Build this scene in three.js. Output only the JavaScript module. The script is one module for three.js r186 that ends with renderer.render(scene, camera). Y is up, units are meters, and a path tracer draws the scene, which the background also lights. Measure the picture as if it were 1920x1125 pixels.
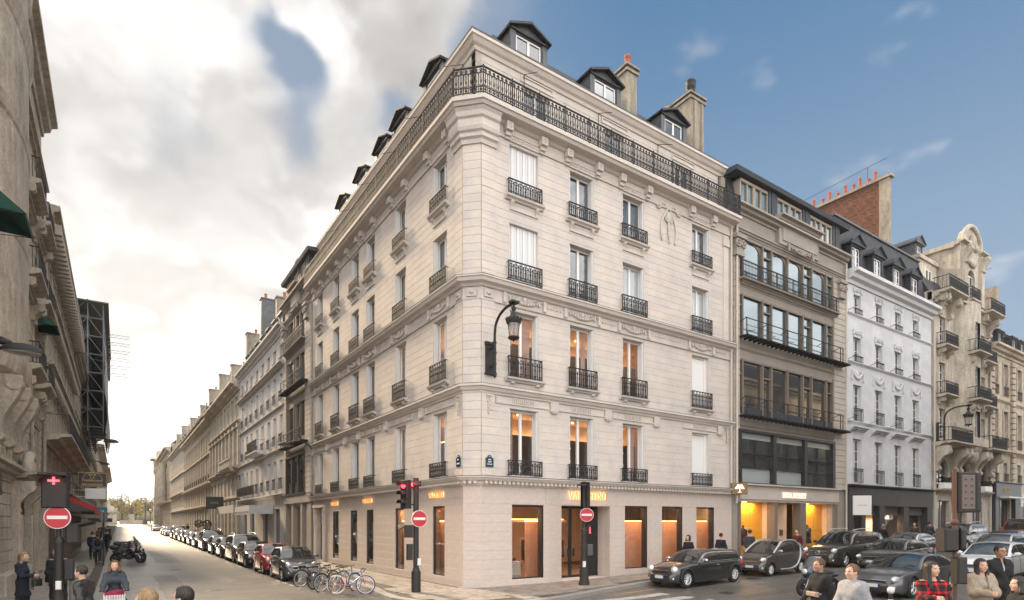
import * as THREE from 'three';
import { mergeGeometries, toCreasedNormals } from 'three/addons/utils/BufferGeometryUtils.js';
import { TextGeometry } from 'three/addons/geometries/TextGeometry.js';
import { FontLoader } from 'three/addons/loaders/FontLoader.js';
import { RectAreaLightUniformsLib } from 'three/addons/lights/RectAreaLightUniformsLib.js';
import { createNoise3D } from 'simplex-noise';
RectAreaLightUniformsLib.init();

// ---------- camera, sky, sun, exposure ----------
// x runs along the wide street on the right, -z up the narrow street on the left; the origin is the foot of the corner.
const scene = new THREE.Scene();
const camera = new THREE.PerspectiveCamera(54.34, 1920 / 1125, 0.1, 1500);
camera.position.set(-10.99, 2.5, 19.18);
camera.lookAt(-10.99 + 0.5584, 2.5, 19.18 - 0.8295);
camera.setViewOffset(1920, 1125, 0, -416.5, 1920, 1125);
camera.updateProjectionMatrix();
const renderer = new THREE.WebGLRenderer();
renderer.toneMapping = THREE.LinearToneMapping;
renderer.toneMappingExposure = 2.15;
renderer.shadowMap.enabled = true;

function rng(seed) { let s = seed >>> 0; return () => { s = (s + 0x6d2b79f5) | 0; let t = Math.imul(s ^ (s >>> 15), 1 | s); t = (t + Math.imul(t ^ (t >>> 7), 61 | t)) ^ t; return ((t ^ (t >>> 14)) >>> 0) / 4294967296; }; }
const sst = (a, b, x) => { const t = Math.min(1, Math.max(0, (x - a) / (b - a))); return t * t * (3 - 2 * t); };
const mix = (a, b, t) => a + (b - a) * t;
const n3 = createNoise3D(rng(7));
const fbm = (x, y, z, o = 5) => { let s = 0, a = 0.5; for (let i = 0; i < o; i++) { s += a * n3(x, y, z); x = x * 2.03 + 3.1; y = y * 2.03 - 1.7; z = z * 2.03 + 5.3; a *= 0.5; } return s; };
{ // broken cloud over a pale blue afternoon sky, thick towards the low sun, a wide blue opening on the right
  const W = 1536, H = 768, data = new Float32Array(W * H * 4), D = 180 / Math.PI;
  // openings in the cloud: azimuth from straight ahead (right is +), elevation, half sizes, strength
  const holes = [[-21, 36.4, 2.5, 3.4, 1.1], [-19.5, 31, 2.6, 1.8, 0.5], [-28.5, 30.3, 4.4, 2.8, 0.3], [-33, 27, 4, 2.5, 0.25], [-12.6, 33.8, 2.4, 1.5, 0.6], [150, 40, 22, 14, 0.8], [-120, 48, 18, 12, 0.7], [-160, 25, 16, 8, 0.5], [100, 30, 14, 9, 0.6], [-80, 60, 16, 9, 0.6]];
  for (let r = 0; r < H; r++) {
    if (r < H * 0.47) { for (let c = 0; c < W; c++) data.set([0.3, 0.28, 0.25, 1], (r * W + c) * 4); continue; }
    const el = ((r + 0.5) / H - 0.5) * Math.PI, y = Math.sin(el), ce = Math.cos(el), e = el * D;
    for (let c = 0; c < W; c++) {
      const a = ((c + 0.5) / W - 0.5) * 2 * Math.PI, x = Math.cos(a) * ce, z = Math.sin(a) * ce;
      let az = (a - Math.atan2(-0.8295, 0.5584)) * D; az = ((az + 540) % 360) - 180;
      const k = 1 / (Math.max(y, 0.02) + 0.25), u = x * k * 1.5, v = z * k * 1.5;
      const n = fbm(u * 1.6 + 4, v * 1.6, 0.3, 6), n2 = fbm(x * 3.1, y * 4.2, z * 3.1 + 9, 6), nf = fbm(x * 7, y * 9, z * 7, 5);
      // cover: a bank of cloud with a soft torn edge; one broad clear sector to the right of it
      const edge = az + 5.4 + n2 * 9 + nf * 3, clear = sst(-2.2, 2.2, edge) * (1 - sst(62, 92, az + n * 30)) * (1 - sst(50, 74, e + n2 * 14));
      let cover = 1.0 + n * 0.25;
      for (const [ha, he, sa, se, s] of holes) { const da = (((az - ha + 540) % 360) - 180) / sa + n2 * 1.1 + nf * 0.6, de = (e - he) / se + nf * 1.1 + n2 * 0.6; cover -= s * 1.25 * Math.exp(-(da * da + de * de) * 0.8); }
      cover = sst(0.12, 0.8, cover + nf * 0.2) * (1 - clear);
      const wisp = clear * (0.3 * sst(0.36, 0.7, fbm(x * 4 + 2, y * 9, z * 4, 5) + 0.14 * nf) + 0.16 * sst(10, -5, az + n2 * 16));
      cover = Math.min(1, cover + wisp);
      // clear blue, paler towards the horizon and towards the sun
      const low = Math.exp(-Math.max(0, e) / 17), near = 0.5 + 0.5 * Math.cos((az + 37) / D) * ce;
      const h = sst(46, 12, e);
      let R = mix(0.036, 0.118, h), G = mix(0.100, 0.182, h), Bl = mix(0.195, 0.262, h);
      R = mix(R, 0.38, low * 0.45); G = mix(G, 0.40, low * 0.45); Bl = mix(Bl, 0.42, low * 0.45);
      const lift = sst(14, -14, az) * 0.75 * near; R = mix(R, 0.17, lift); G = mix(G, 0.20, lift); Bl = mix(Bl, 0.245, lift);
      // cloud: bright rims, greyer thick parts, whiter towards the sun's side
      const wp = fbm(x * 2.4 + n * 0.5, y * 3.6 + n2 * 0.35, z * 2.4 + 3, 6), thick = sst(-0.28, 0.4, wp * 0.9 + n * 0.4 + nf * 0.25);
      const sunny = Math.pow(Math.max(0, near), 6) * Math.exp(-Math.max(0, e - 6) / 16);
      let L = mix(0.47, 0.29, thick) + 0.2 * sunny + 0.09 * nf;
      L *= mix(mix(1, 1.9, sst(46, 78, e)), 4.0, sst(60, 120, Math.abs(az + 30)));            // unseen cloud overhead and behind the camera brightened to add light on the walls
      const cr = L * 1.0, cg = L * 0.975, cb = L * 0.955;
      R = mix(R, cr, cover); G = mix(G, cg, cover); Bl = mix(Bl, cb, cover);
      // pale haze low over the end of the narrow street
      const gl = Math.exp(-Math.pow((az + 33.5) / 20, 2)) * Math.exp(-Math.max(0, e) / 10); R += 0.55 * gl; G += 0.46 * gl; Bl += 0.35 * gl;
      const i = (r * W + c) * 4; data[i] = R; data[i + 1] = G; data[i + 2] = Bl; data[i + 3] = 1;
    }
  }
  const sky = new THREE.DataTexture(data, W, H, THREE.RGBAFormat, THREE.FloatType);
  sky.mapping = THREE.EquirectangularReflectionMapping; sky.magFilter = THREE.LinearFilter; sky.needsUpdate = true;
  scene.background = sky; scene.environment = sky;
}
const sun = new THREE.DirectionalLight(0xffe2bd, 4.0);
sun.position.set(-21, 74, -150); sun.castShadow = true; sun.shadow.radius = 14;
Object.assign(sun.shadow.camera, { left: -120, right: 120, top: 120, bottom: -120, far: 500 }); sun.shadow.mapSize.set(2048, 2048);
scene.add(sun, sun.target);
scene.fog = new THREE.FogExp2(new THREE.Color(0.95, 0.9, 0.83), 0.00035);
// ---------- helpers ----------
const V = (x, y, z) => new THREE.Vector3(x, y, z), PI = Math.PI;
const mat4 = (x = 0, y = 0, z = 0, ry = 0, rx = 0, rz = 0, s = 1) => new THREE.Matrix4().compose(V(x, y, z), new THREE.Quaternion().setFromEuler(new THREE.Euler(rx, ry, rz, 'YXZ')), typeof s === 'number' ? V(s, s, s) : s);
// collects faces; every face gets uv in metres from the plane it mostly lies in
class B {
  constructor() { this.p = []; this.n = []; }
  tri(a, b, c) { const ux = b[0] - a[0], uy = b[1] - a[1], uz = b[2] - a[2], vx = c[0] - a[0], vy = c[1] - a[1], vz = c[2] - a[2]; let x = uy * vz - uz * vy, y = uz * vx - ux * vz, z = ux * vy - uy * vx; const l = Math.hypot(x, y, z) || 1; x /= l; y /= l; z /= l; this.p.push(...a, ...b, ...c); this.n.push(x, y, z, x, y, z, x, y, z); return this; }
  quad(a, b, c, d) { this.tri(a, b, c); return this.tri(a, c, d); }
  poly(pts) { for (let i = 1; i < pts.length - 1; i++) this.tri(pts[0], pts[i], pts[i + 1]); return this; }
  box(x0, x1, y0, y1, z0, z1) {
    this.quad([x0, y0, z1], [x1, y0, z1], [x1, y1, z1], [x0, y1, z1]); this.quad([x1, y0, z0], [x0, y0, z0], [x0, y1, z0], [x1, y1, z0]);
    this.quad([x1, y0, z1], [x1, y0, z0], [x1, y1, z0], [x1, y1, z1]); this.quad([x0, y0, z0], [x0, y0, z1], [x0, y1, z1], [x0, y1, z0]);
    this.quad([x0, y1, z1], [x1, y1, z1], [x1, y1, z0], [x0, y1, z0]); return this.quad([x0, y0, z0], [x1, y0, z0], [x1, y0, z1], [x0, y0, z1]);
  }
  cbox(x, y, z, w, h, d) { return this.box(x - w / 2, x + w / 2, y - h / 2, y + h / 2, z - d / 2, z + d / 2); }
  block(x0, x1, y0, y1, z0, z1, c = 0.012) { // a stone with its front arrises taken off
    this.quad([x0 + c, y0 + c, z1], [x1 - c, y0 + c, z1], [x1 - c, y1 - c, z1], [x0 + c, y1 - c, z1]);
    this.quad([x0, y0, z1 - c], [x1, y0, z1 - c], [x1 - c, y0 + c, z1], [x0 + c, y0 + c, z1]); this.quad([x0 + c, y1 - c, z1], [x1 - c, y1 - c, z1], [x1, y1, z1 - c], [x0, y1, z1 - c]);
    this.quad([x0, y0, z1 - c], [x0 + c, y0 + c, z1], [x0 + c, y1 - c, z1], [x0, y1, z1 - c]); this.quad([x1 - c, y0 + c, z1], [x1, y0, z1 - c], [x1, y1, z1 - c], [x1 - c, y1 - c, z1]);
    this.quad([x1, y0, z1 - c], [x1, y0, z0], [x1, y1, z0], [x1, y1, z1 - c]); this.quad([x0, y0, z0], [x0, y0, z1 - c], [x0, y1, z1 - c], [x0, y1, z0]);
    this.quad([x0, y1, z1 - c], [x1, y1, z1 - c], [x1, y1, z0], [x0, y1, z0]); return this.quad([x0, y0, z0], [x1, y0, z0], [x1, y0, z1 - c], [x0, y0, z1 - c]);
  }
  sweep(prof, x0, x1, caps = true) { // closed outline of [z, y] points, drawn along x; seen from +x it runs clockwise or not, both sides are drawn
    const n = prof.length; let A = 0; for (let i = 0; i < n; i++) { const [a, b] = prof[i], [c, d] = prof[(i + 1) % n]; A += a * d - c * b; }
    const q = A > 0 ? prof : [...prof].reverse();
    for (let i = 0; i < n; i++) { const [z0, y0] = q[i], [z1, y1] = q[(i + 1) % n]; this.quad([x0, y0, z0], [x0, y1, z1], [x1, y1, z1], [x1, y0, z0]); }
    if (caps) { const tr = THREE.ShapeUtils.triangulateShape(q.map(([z, y]) => new THREE.Vector2(z, y)), []); for (const [i, j, k] of tr) { this.tri([x0, q[i][1], q[i][0]], [x0, q[j][1], q[j][0]], [x0, q[k][1], q[k][0]]); this.tri([x1, q[k][1], q[k][0]], [x1, q[j][1], q[j][0]], [x1, q[i][1], q[i][0]]); } }
    return this;
  }
  bar(a, b, w, h = w) { const d = V(b[0] - a[0], b[1] - a[1], b[2] - a[2]), l = d.length(); const q = new THREE.Quaternion().setFromUnitVectors(V(0, 0, 1), d.normalize()); return this.add(UBOX, new THREE.Matrix4().compose(V((a[0] + b[0]) / 2, (a[1] + b[1]) / 2, (a[2] + b[2]) / 2), q, V(w, h, l))); }
  tube(a, b, r, r2 = r, s = 6) { const d = V(b[0] - a[0], b[1] - a[1], b[2] - a[2]), l = d.length(); const q = new THREE.Quaternion().setFromUnitVectors(V(0, 1, 0), d.normalize()); return this.add(new THREE.CylinderGeometry(r2, r, l, s), new THREE.Matrix4().compose(V((a[0] + b[0]) / 2, (a[1] + b[1]) / 2, (a[2] + b[2]) / 2), q, V(1, 1, 1))); }
  path(pts, r, s = 6, closed = false, seg = 0) { return this.add(new THREE.TubeGeometry(new THREE.CatmullRomCurve3(pts.map((p) => V(...p)), closed, 'centripetal'), seg || pts.length * 4, r, s, closed)); }
  ball(x, y, z, rx, ry = rx, rz = rx, ws = 8, hs = 6) { return this.add(new THREE.SphereGeometry(1, ws, hs), mat4(x, y, z, 0, 0, 0, V(rx, ry, rz))); }
  lathe(pts, x = 0, y = 0, z = 0, s = 12) { return this.add(new THREE.LatheGeometry(pts.map(([a, b]) => new THREE.Vector2(a, b)), s), mat4(x, y, z)); }
  torus(x, y, z, R, r, ry = 0, arc = 2 * PI, rz = 0, rs = 5, ts = 14) { return this.add(new THREE.TorusGeometry(R, r, rs, ts, arc), mat4(x, y, z, ry, 0, rz)); }
  add(g, m) {
    const i = g.index, P = g.attributes.position, N = g.attributes.normal, nm = m && new THREE.Matrix3().getNormalMatrix(m), v = V(0, 0, 0), c = i ? i.count : P.count, flip = m && m.determinant() < 0;
    for (let k = 0; k < c; k++) { let kk = k; if (flip) { const r = k % 3; kk = r === 1 ? k + 1 : r === 2 ? k - 1 : k; } const j = i ? i.getX(kk) : kk; v.fromBufferAttribute(P, j); if (m) v.applyMatrix4(m); this.p.push(v.x, v.y, v.z); v.fromBufferAttribute(N, j); if (m) v.applyMatrix3(nm).normalize(); this.n.push(v.x, v.y, v.z); }
    return this;
  }
  join(b, m) { return this.add(b instanceof B ? b.geo() : b, m); }
  geo() {
    if (this.g) return this.g;
    const g = new THREE.BufferGeometry(), P = new Float32Array(this.p), uv = new Float32Array(P.length / 3 * 2);
    for (let t = 0; t < P.length; t += 9) {
      const ux = P[t + 3] - P[t], uy = P[t + 4] - P[t + 1], uz = P[t + 5] - P[t + 2], vx = P[t + 6] - P[t], vy = P[t + 7] - P[t + 1], vz = P[t + 8] - P[t + 2];
      const x = Math.abs(uy * vz - uz * vy), y = Math.abs(uz * vx - ux * vz), z = Math.abs(ux * vy - uy * vx);
      for (let k = 0; k < 3; k++) { const o = t + k * 3, w = o / 3 * 2; if (y >= x && y >= z) { uv[w] = P[o]; uv[w + 1] = P[o + 2]; } else if (x >= z) { uv[w] = P[o + 2]; uv[w + 1] = P[o + 1]; } else { uv[w] = P[o]; uv[w + 1] = P[o + 1]; } }
    }
    g.setAttribute('position', new THREE.BufferAttribute(P, 3)); g.setAttribute('normal', new THREE.BufferAttribute(new Float32Array(this.n), 3)); g.setAttribute('uv', new THREE.BufferAttribute(uv, 2));
    this.p = this.n = null; return (this.g = g);
  }
}
const UBOX = new THREE.BoxGeometry(1, 1, 1);
const taken = new Map();
function numbered(n) { const k = taken.get(n) || 0; taken.set(n, k + 1); return k ? n + '_' + String(k).padStart(3, '0') : n; }
function mesh(name, b, material, parent = scene, m, label) {
  const o = new THREE.Mesh(b instanceof B ? b.geo() : b, material);
  o.name = parent === scene ? numbered(name) : name; o.castShadow = o.receiveShadow = true;
  if (m) o.applyMatrix4(m); if (label) o.userData.label = label;
  parent.add(o); return o;
}
function tag(o, label, category, group) { o.userData.label = label; o.userData.category = category; if (group) o.userData.group = group; return o; }
function thing(name, label, category, x = 0, y = 0, z = 0, ry = 0, group) { const o = new THREE.Group(); o.name = numbered(name); o.position.set(x, y, z); o.rotation.y = ry; scene.add(o); return tag(o, label, category, group); }
function struct(name, b, m) { const o = mesh(name, b, m); o.userData.kind = 'structure'; return o; }
function stuff(o, label, category) { o.userData.kind = 'stuff'; if (label) tag(o, label, category); return o; }
function copyOf(o, name, label, x, y, z, ry) { const c = o.clone(); c.name = numbered(name); c.position.set(x, y, z); c.rotation.y = ry; c.userData = { ...o.userData }; if (label) c.userData.label = label; scene.add(c); return c; }

// ---------- textures ----------
const NP = rng(99), LAT = new Float32Array(65536).map(() => NP());
function vnoise(x, y, per) { const xi = Math.floor(x), yi = Math.floor(y), fx = x - xi, fy = y - yi, w = (a, b) => LAT[(((a % per) + per) % per) * 251 + (((b % per) + per) % per) * 7 + per * 13 & 65535]; const u = fx * fx * (3 - 2 * fx), v = fy * fy * (3 - 2 * fy); return mix(mix(w(xi, yi), w(xi + 1, yi), u), mix(w(xi, yi + 1), w(xi + 1, yi + 1), u), v); }
const tfbm = (u, v, per, o) => { let s = 0, a = 0.5, t = 0; for (let i = 0; i < o; i++) { s += a * vnoise(u * per, v * per, per); t += a; per *= 2; a *= 0.55; } return s / t; };
function tex(n, metres, f, srgb = true) { // f(u, v) gives a grey or [r, g, b], 0 to 1
  const d = new Uint8Array(n * n * 4);
  for (let y = 0; y < n; y++) for (let x = 0; x < n; x++) { const c = f(x / n, y / n), i = (y * n + x) * 4; for (let k = 0; k < 3; k++) d[i + k] = Math.max(0, Math.min(255, 255 * (c.length ? c[k] : c))); d[i + 3] = 255; }
  const t = new THREE.DataTexture(d, n, n); t.wrapS = t.wrapT = THREE.RepeatWrapping; t.magFilter = THREE.LinearFilter; t.repeat.set(1 / metres, 1 / metres); if (srgb) t.colorSpace = THREE.SRGBColorSpace; t.needsUpdate = true; return t;
}
const canvasTex = (w, h, draw) => { const c = document.createElement('canvas'); c.width = w; c.height = h; draw(c.getContext('2d'), w, h); const t = new THREE.CanvasTexture(c); t.colorSpace = THREE.SRGBColorSpace; t.wrapS = t.wrapT = THREE.RepeatWrapping; return t; };
const T = {
  stone: tex(512, 3.1, (u, v) => { const a = tfbm(u, v, 6, 5), b = tfbm(u + 0.3, v, 64, 3), c = tfbm(u, v + 0.4, 3, 3); const k = 0.9 + 0.1 * (a - 0.5) + 0.07 * (b - 0.5) + 0.07 * (c - 0.5); return [k + 0.02 * (c - 0.5), k, k - 0.04 * (a - 0.5)]; }),
  dirty: tex(512, 5.3, (u, v) => { const a = tfbm(u, v, 5, 6), s = tfbm(u * 1, v * 0.25 + 0.1, 24, 4), b = tfbm(u, v, 90, 2); const k = 0.78 + 0.3 * (a - 0.5) + 0.3 * (s - 0.5) + 0.16 * (b - 0.5); return [k, k - 0.012, k - 0.035]; }),
  grain: tex(256, 0.8, (u, v) => 0.5 + 0.9 * (tfbm(u, v, 48, 3) - 0.5), false),
  granite: tex(512, 1.1, (u, v) => { const b = tfbm(u, v, 110, 2), a = tfbm(u, v, 8, 3), k = 0.9 + 0.22 * (b - 0.5) + 0.06 * (a - 0.5); return [k, k - 0.01, k - 0.015]; }),
  asphalt: tex(1024, 7, (u, v) => { const a = tfbm(u, v, 5, 5), b = tfbm(u + 0.2, v, 220, 2), c = tfbm(u, v + 0.7, 20, 4); const crack = Math.abs(tfbm(u + 0.11, v + 0.3, 7, 5) - 0.5) < 0.004 ? 0.72 : 1; const k = (0.72 + 0.38 * (a - 0.5) + 0.42 * (b - 0.5) + 0.2 * (c - 0.5)) * crack; return [k, k * 0.985, k * 0.96]; }),
  pave: tex(512, 2.6, (u, v) => { const a = tfbm(u, v, 6, 5), b = tfbm(u, v, 120, 2), st = sst(0.62, 0.75, tfbm(u + 0.5, v + 0.2, 14, 4)); const k = 0.8 + 0.26 * (a - 0.5) + 0.22 * (b - 0.5) - 0.22 * st; return [k, k * 0.985, k * 0.965]; }),
  slate: tex(512, 2.4, (u, v) => { const row = Math.floor(v * 12), col = Math.floor(u * 10 + (row % 2) * 0.5), t = LAT[(row * 91 + ((col % 10) * 37)) & 65535], fy = (v * 12) % 1, fx = (u * 10 + (row % 2) * 0.5) % 1; const j = fy < 0.08 || fx < 0.05 ? 0.6 : 1; return (0.66 + 0.3 * t + 0.2 * (tfbm(u, v, 40, 3) - 0.5)) * j; }),
  zinc: tex(256, 1.7, (u, v) => 0.74 + 0.3 * (tfbm(u, v, 7, 5) - 0.5) + 0.16 * (tfbm(u, v * 0.3, 40, 2) - 0.5)),
  brick: tex(512, 1.44, (u, v) => { const row = Math.floor(v * 20), fy = (v * 20) % 1, uu = u * 6 + (row % 2) * 0.5, col = Math.floor(uu) % 6, fx = uu % 1, t = LAT[(row * 57 + col * 131) & 65535], q = tfbm(u, v, 8, 4); if (fy < 0.14 || fx < 0.05) return [0.62, 0.55, 0.47]; const k = 0.75 + 0.5 * (t - 0.5) + 0.3 * (q - 0.5); return [0.66 * k, 0.40 * k, 0.31 * k]; }),
  cloth: tex(128, 0.12, (u, v) => 0.8 + 0.12 * Math.sin(u * 2 * PI * 24) * Math.sin(v * 2 * PI * 24) + 0.3 * (tfbm(u, v, 10, 4) - 0.5)),
  wood: tex(256, 1.2, (u, v) => 0.75 + 0.4 * (tfbm(u * 1, v * 0.12, 40, 4) - 0.5) + 0.1 * (tfbm(u, v, 9, 2) - 0.5)),
  leaf: tex(128, 1, (u, v) => 0.75 + 0.5 * (tfbm(u, v, 9, 4) - 0.5)),
};
const mats = new Map();
function M(key, c, rough = 0.85, o = {}) {
  if (mats.has(key)) return mats.get(key);
  const { phys, ...rest } = o, m = new (phys ? THREE.MeshPhysicalMaterial : THREE.MeshStandardMaterial)({ roughness: rough, metalness: 0, ...rest });
  Array.isArray(c) ? m.color.setRGB(...c) : m.color.set(c); m.name = key; mats.set(key, m); return m;
}
const stoneMat = (k, c, t = T.stone) => M(k, c, 0.9, { map: t, bumpMap: T.grain, bumpScale: 0.003 });
const m = {
  stone: stoneMat('cream limestone', [0.705, 0.637, 0.577]), stone2: stoneMat('cream limestone, warmer', [0.71, 0.632, 0.567]), stone3: stoneMat('cream limestone, paler', [0.72, 0.66, 0.595]),
  mortar: stoneMat('grey brown joint', [0.60, 0.52, 0.45]), trim: stoneMat('carved limestone', [0.69, 0.622, 0.562]), lead: M('dull lead flashing', [0.17, 0.15, 0.14], 0.7, { map: T.zinc }),
  gran: M('pale pink granite', [0.70, 0.60, 0.53], 0.6, { map: T.granite, bumpMap: T.grain, bumpScale: 0.001 }), gran2: M('pale pink granite, greyer', [0.685, 0.60, 0.54], 0.6, { map: T.granite, bumpMap: T.grain, bumpScale: 0.001 }),
  iron: M('black painted iron', [0.016, 0.016, 0.018], 0.72), white: M('white painted joinery', [0.76, 0.75, 0.73], 0.5), shutter: M('white metal shutter', [0.68, 0.68, 0.68], 0.5),
  glass: M('window glass over a dark room', [0.02, 0.025, 0.03], 0.04, { phys: true, ior: 2.6 }), curtain: M('window glass over a white curtain', [0.33, 0.36, 0.36], 0.08, { phys: true, ior: 1.9 }),
  pane: M('clear pane', [1, 1, 1], 0.02, { phys: true, transmission: 1, thickness: 0, ior: 1.5 }), black: M('black lacquered frame', [0.012, 0.012, 0.013], 0.4),
  zinc: M('grey zinc sheet', [0.13, 0.145, 0.16], 0.5, { map: T.zinc, metalness: 0.1 }), slate: M('dark slate', [0.032, 0.036, 0.045], 0.65, { map: T.slate }),
  pot: M('terracotta pot', [0.40, 0.13, 0.07], 0.85, { map: T.stone }), brick: M('old red brickwork', [0.52, 0.47, 0.43], 0.92, { map: T.brick }), render: stoneMat('grey beige render', [0.47, 0.42, 0.355], T.dirty),
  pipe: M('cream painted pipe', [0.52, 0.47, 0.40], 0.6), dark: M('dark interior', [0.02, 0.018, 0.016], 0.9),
};
const stones = [m.stone, m.stone2, m.stone3];
// ---------- ground ----------
const gy = (x, z) => 0.024 * Math.max(0, x - 4) + 0.006 * Math.max(0, -z - 15); // height of the pavements: both streets climb away from the corner
const ROAD = 0.15;
m.asphalt = M('worn grey asphalt', [0.20, 0.188, 0.172], 0.42, { map: T.asphalt, bumpMap: T.grain, bumpScale: 0.0012 });
m.pavebase = M('dark paving joint', [0.12, 0.105, 0.09], 0.95, { map: T.pave });
m.kerb = M('granite kerb', [0.30, 0.285, 0.265], 0.8, { map: T.granite });
m.slab = [[0.36, 0.33, 0.295], [0.33, 0.305, 0.275], [0.385, 0.35, 0.315]].map((c, i) => M('granite paving slab ' + i, c, 0.8, { map: T.pave, bumpMap: T.grain, bumpScale: 0.002 }));
m.paint = M('worn white road paint', [0.62, 0.61, 0.58], 0.75, { map: T.pave });
function sheet(b, pts, dy) { const tr = THREE.ShapeUtils.triangulateShape(pts.map(([x, z]) => new THREE.Vector2(x, -z)), []); for (const t of tr) { const q = t.map((i) => [pts[i][0], gy(...pts[i]) + dy, pts[i][1]]); const up = (q[1][2] - q[0][2]) * (q[2][0] - q[0][0]) - (q[1][0] - q[0][0]) * (q[2][2] - q[0][2]); up > 0 ? b.tri(...q) : b.tri(q[0], q[2], q[1]); } return b; }
{
  const b = new B(), xs = [-900, 4, 900], zs = [900, -15, -900];
  for (let i = 0; i < 2; i++) for (let j = 0; j < 2; j++) sheet(b, [[xs[i], zs[j]], [xs[i + 1], zs[j]], [xs[i + 1], zs[j + 1]], [xs[i], zs[j + 1]]], -ROAD);
  struct('ground', b, m.asphalt);
}
const inside = (pts, x, z) => { let c = false; for (let i = 0, j = pts.length - 1; i < pts.length; j = i++) { const [a, b] = pts[i], [d, e] = pts[j]; if ((b > z) !== (e > z) && x < ((d - a) * (z - b)) / (e - b) + a) c = !c; } return c; };
const DR = rng(31);
// pavement: a sheet, a row of kerb stones along its edge and rows of slabs, near ones one by one
function pavement(name, edge, back, rows) {
  const poly = [...edge, ...back], b = new B();
  // subdivide on the lines where the slope changes so that the sheet follows the ground
  const cut = (pts, ax, v, side) => { const o = []; for (let i = 0; i < pts.length; i++) { const p = pts[i], q = pts[(i + 1) % pts.length], a = (p[ax] - v) * side, c = (q[ax] - v) * side; if (a >= 0) o.push(p); if (a * c < 0) { const t = a / (a - c); o.push([mix(p[0], q[0], t), mix(p[1], q[1], t)]); } } return o; };
  for (const sx of [-1, 1]) for (const sz of [-1, 1]) { const q = cut(cut(poly, 0, 4, sx), 1, -15, sz); if (q.length > 2) sheet(b, q, -0.03); }
  const o = struct(name, b, m.pavebase), far = new B(), kw = 0.3;
  for (let i = 0; i < edge.length - 1; i++) {
    const [ax, az] = edge[i], [bx, bz] = edge[i + 1], L = Math.hypot(bx - ax, bz - az), n = Math.max(1, Math.round(L / 1.1)), tx = (bx - ax) / L, tz = (bz - az) / L, nx = -tz, nz = tx;
    const s = inside(poly, (ax + bx) / 2 + nx * 0.1, (az + bz) / 2 + nz * 0.1) ? 1 : -1;
    for (let k = 0; k < n; k++) {
      const g = 0.006, u0 = (L * k) / n + g, u1 = (L * (k + 1)) / n - g, P = (u, w, y) => { const x = ax + tx * u + nx * s * w, z = az + tz * u + nz * s * w; return [x, gy(x, z) + y, z]; };
      const near = Math.hypot(ax + tx * u0 + 11, az + tz * u0 - 19) < 48, kb = near ? new B() : far, q = s > 0 ? (...f) => kb.quad(...f) : (a, b2, c, d) => kb.quad(d, c, b2, a);
      q(P(u0, 0.015, 0.002), P(u0, kw, 0.002), P(u1, kw, 0.002), P(u1, 0.015, 0.002)); q(P(u0, 0, -0.3), P(u0, 0, -0.014), P(u1, 0, -0.014), P(u1, 0, -0.3)); q(P(u0, 0, -0.014), P(u0, 0.015, 0.002), P(u1, 0.015, 0.002), P(u1, 0, -0.014));
      q(P(u0, 0, -0.3), P(u0, kw, -0.3), P(u0, kw, 0.002), P(u0, 0, -0.014)); q(P(u1, 0, -0.3), P(u1, 0, -0.014), P(u1, kw, 0.002), P(u1, kw, -0.3));
      if (near) mesh('kerb_stone', kb, m.kerb, o);
    }
  }
  if (far.p.length) stuff(mesh('kerb_stones', far, m.kerb, o));
  const rest = new B(); let count = 0;
  for (const [x0, x1, z0, z1, along, sl, sw, cap] of rows) {
    const N = along === 'x' ? Math.floor((z1 - z0) / sw) : Math.floor((x1 - x0) / sw);
    for (let r = 0; r < N; r++) for (let u = (along === 'x' ? x0 : z0) - DR() * sl; u < (along === 'x' ? x1 : z1);) {
      const l = sl * (0.8 + 0.4 * DR()), g = 0.007; let q = along === 'x' ? [Math.max(x0, u), Math.min(x1, u + l), z0 + r * sw, z0 + (r + 1) * sw] : [x0 + r * sw, x0 + (r + 1) * sw, Math.max(z0, u), Math.min(z1, u + l)]; u += l;
      const [a, c, d, e] = [q[0] + g, q[1] - g, q[2] + g, q[3] - g]; if (c - a < 0.1 || e - d < 0.1) continue;
      if (![[a, d], [c, d], [a, e], [c, e]].every(([x, z]) => inside(poly, x, z) && edge.every(([ex, ez], i) => { if (!i) return true; const [px, pz] = edge[i - 1], L2 = (ex - px) ** 2 + (ez - pz) ** 2, t = Math.max(0, Math.min(1, ((x - px) * (ex - px) + (z - pz) * (ez - pz)) / L2)); return Math.hypot(x - px - t * (ex - px), z - pz - t * (ez - pz)) > kw; }))) continue;
      const own = Math.hypot((a + c) / 2 + 11, (d + e) / 2 - 19) < 40 && count < cap, sb = own ? new B() : rest, y = (DR() - 0.5) * 0.004, h = (x, z, k) => [x, gy(x, z) + y + k, z];
      sb.quad(h(a, e, 0), h(c, e, 0), h(c, d, 0), h(a, d, 0)); sb.quad(h(a, e, -0.04), h(c, e, -0.04), h(c, e, 0), h(a, e, 0)); sb.quad(h(c, d, -0.04), h(a, d, -0.04), h(a, d, 0), h(c, d, 0)); sb.quad(h(c, e, -0.04), h(c, d, -0.04), h(c, d, 0), h(c, e, 0)); sb.quad(h(a, d, -0.04), h(a, e, -0.04), h(a, e, 0), h(a, d, 0));
      if (own) { count++; mesh('paving_slab', sb, m.slab[(DR() * 3) | 0], o); }
    }
  }
  if (rest.p.length) stuff(mesh('paving_slabs', rest, m.slab[0], o));
  return o;
}
const kerbMain = [[-2.9, -330], [-2.9, -4], [-3.05, -2.2], [-3.35, -0.6], [-3.45, 0.8], [-3.2, 2.1], [-2.5, 3.2], [-1.5, 3.85], [-0.4, 4.1], [0.8, 4.0], [2.2, 3.65], [4, 3.05], [6.4, 2.6], [9, 2.42], [150, 2.42]];
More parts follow.
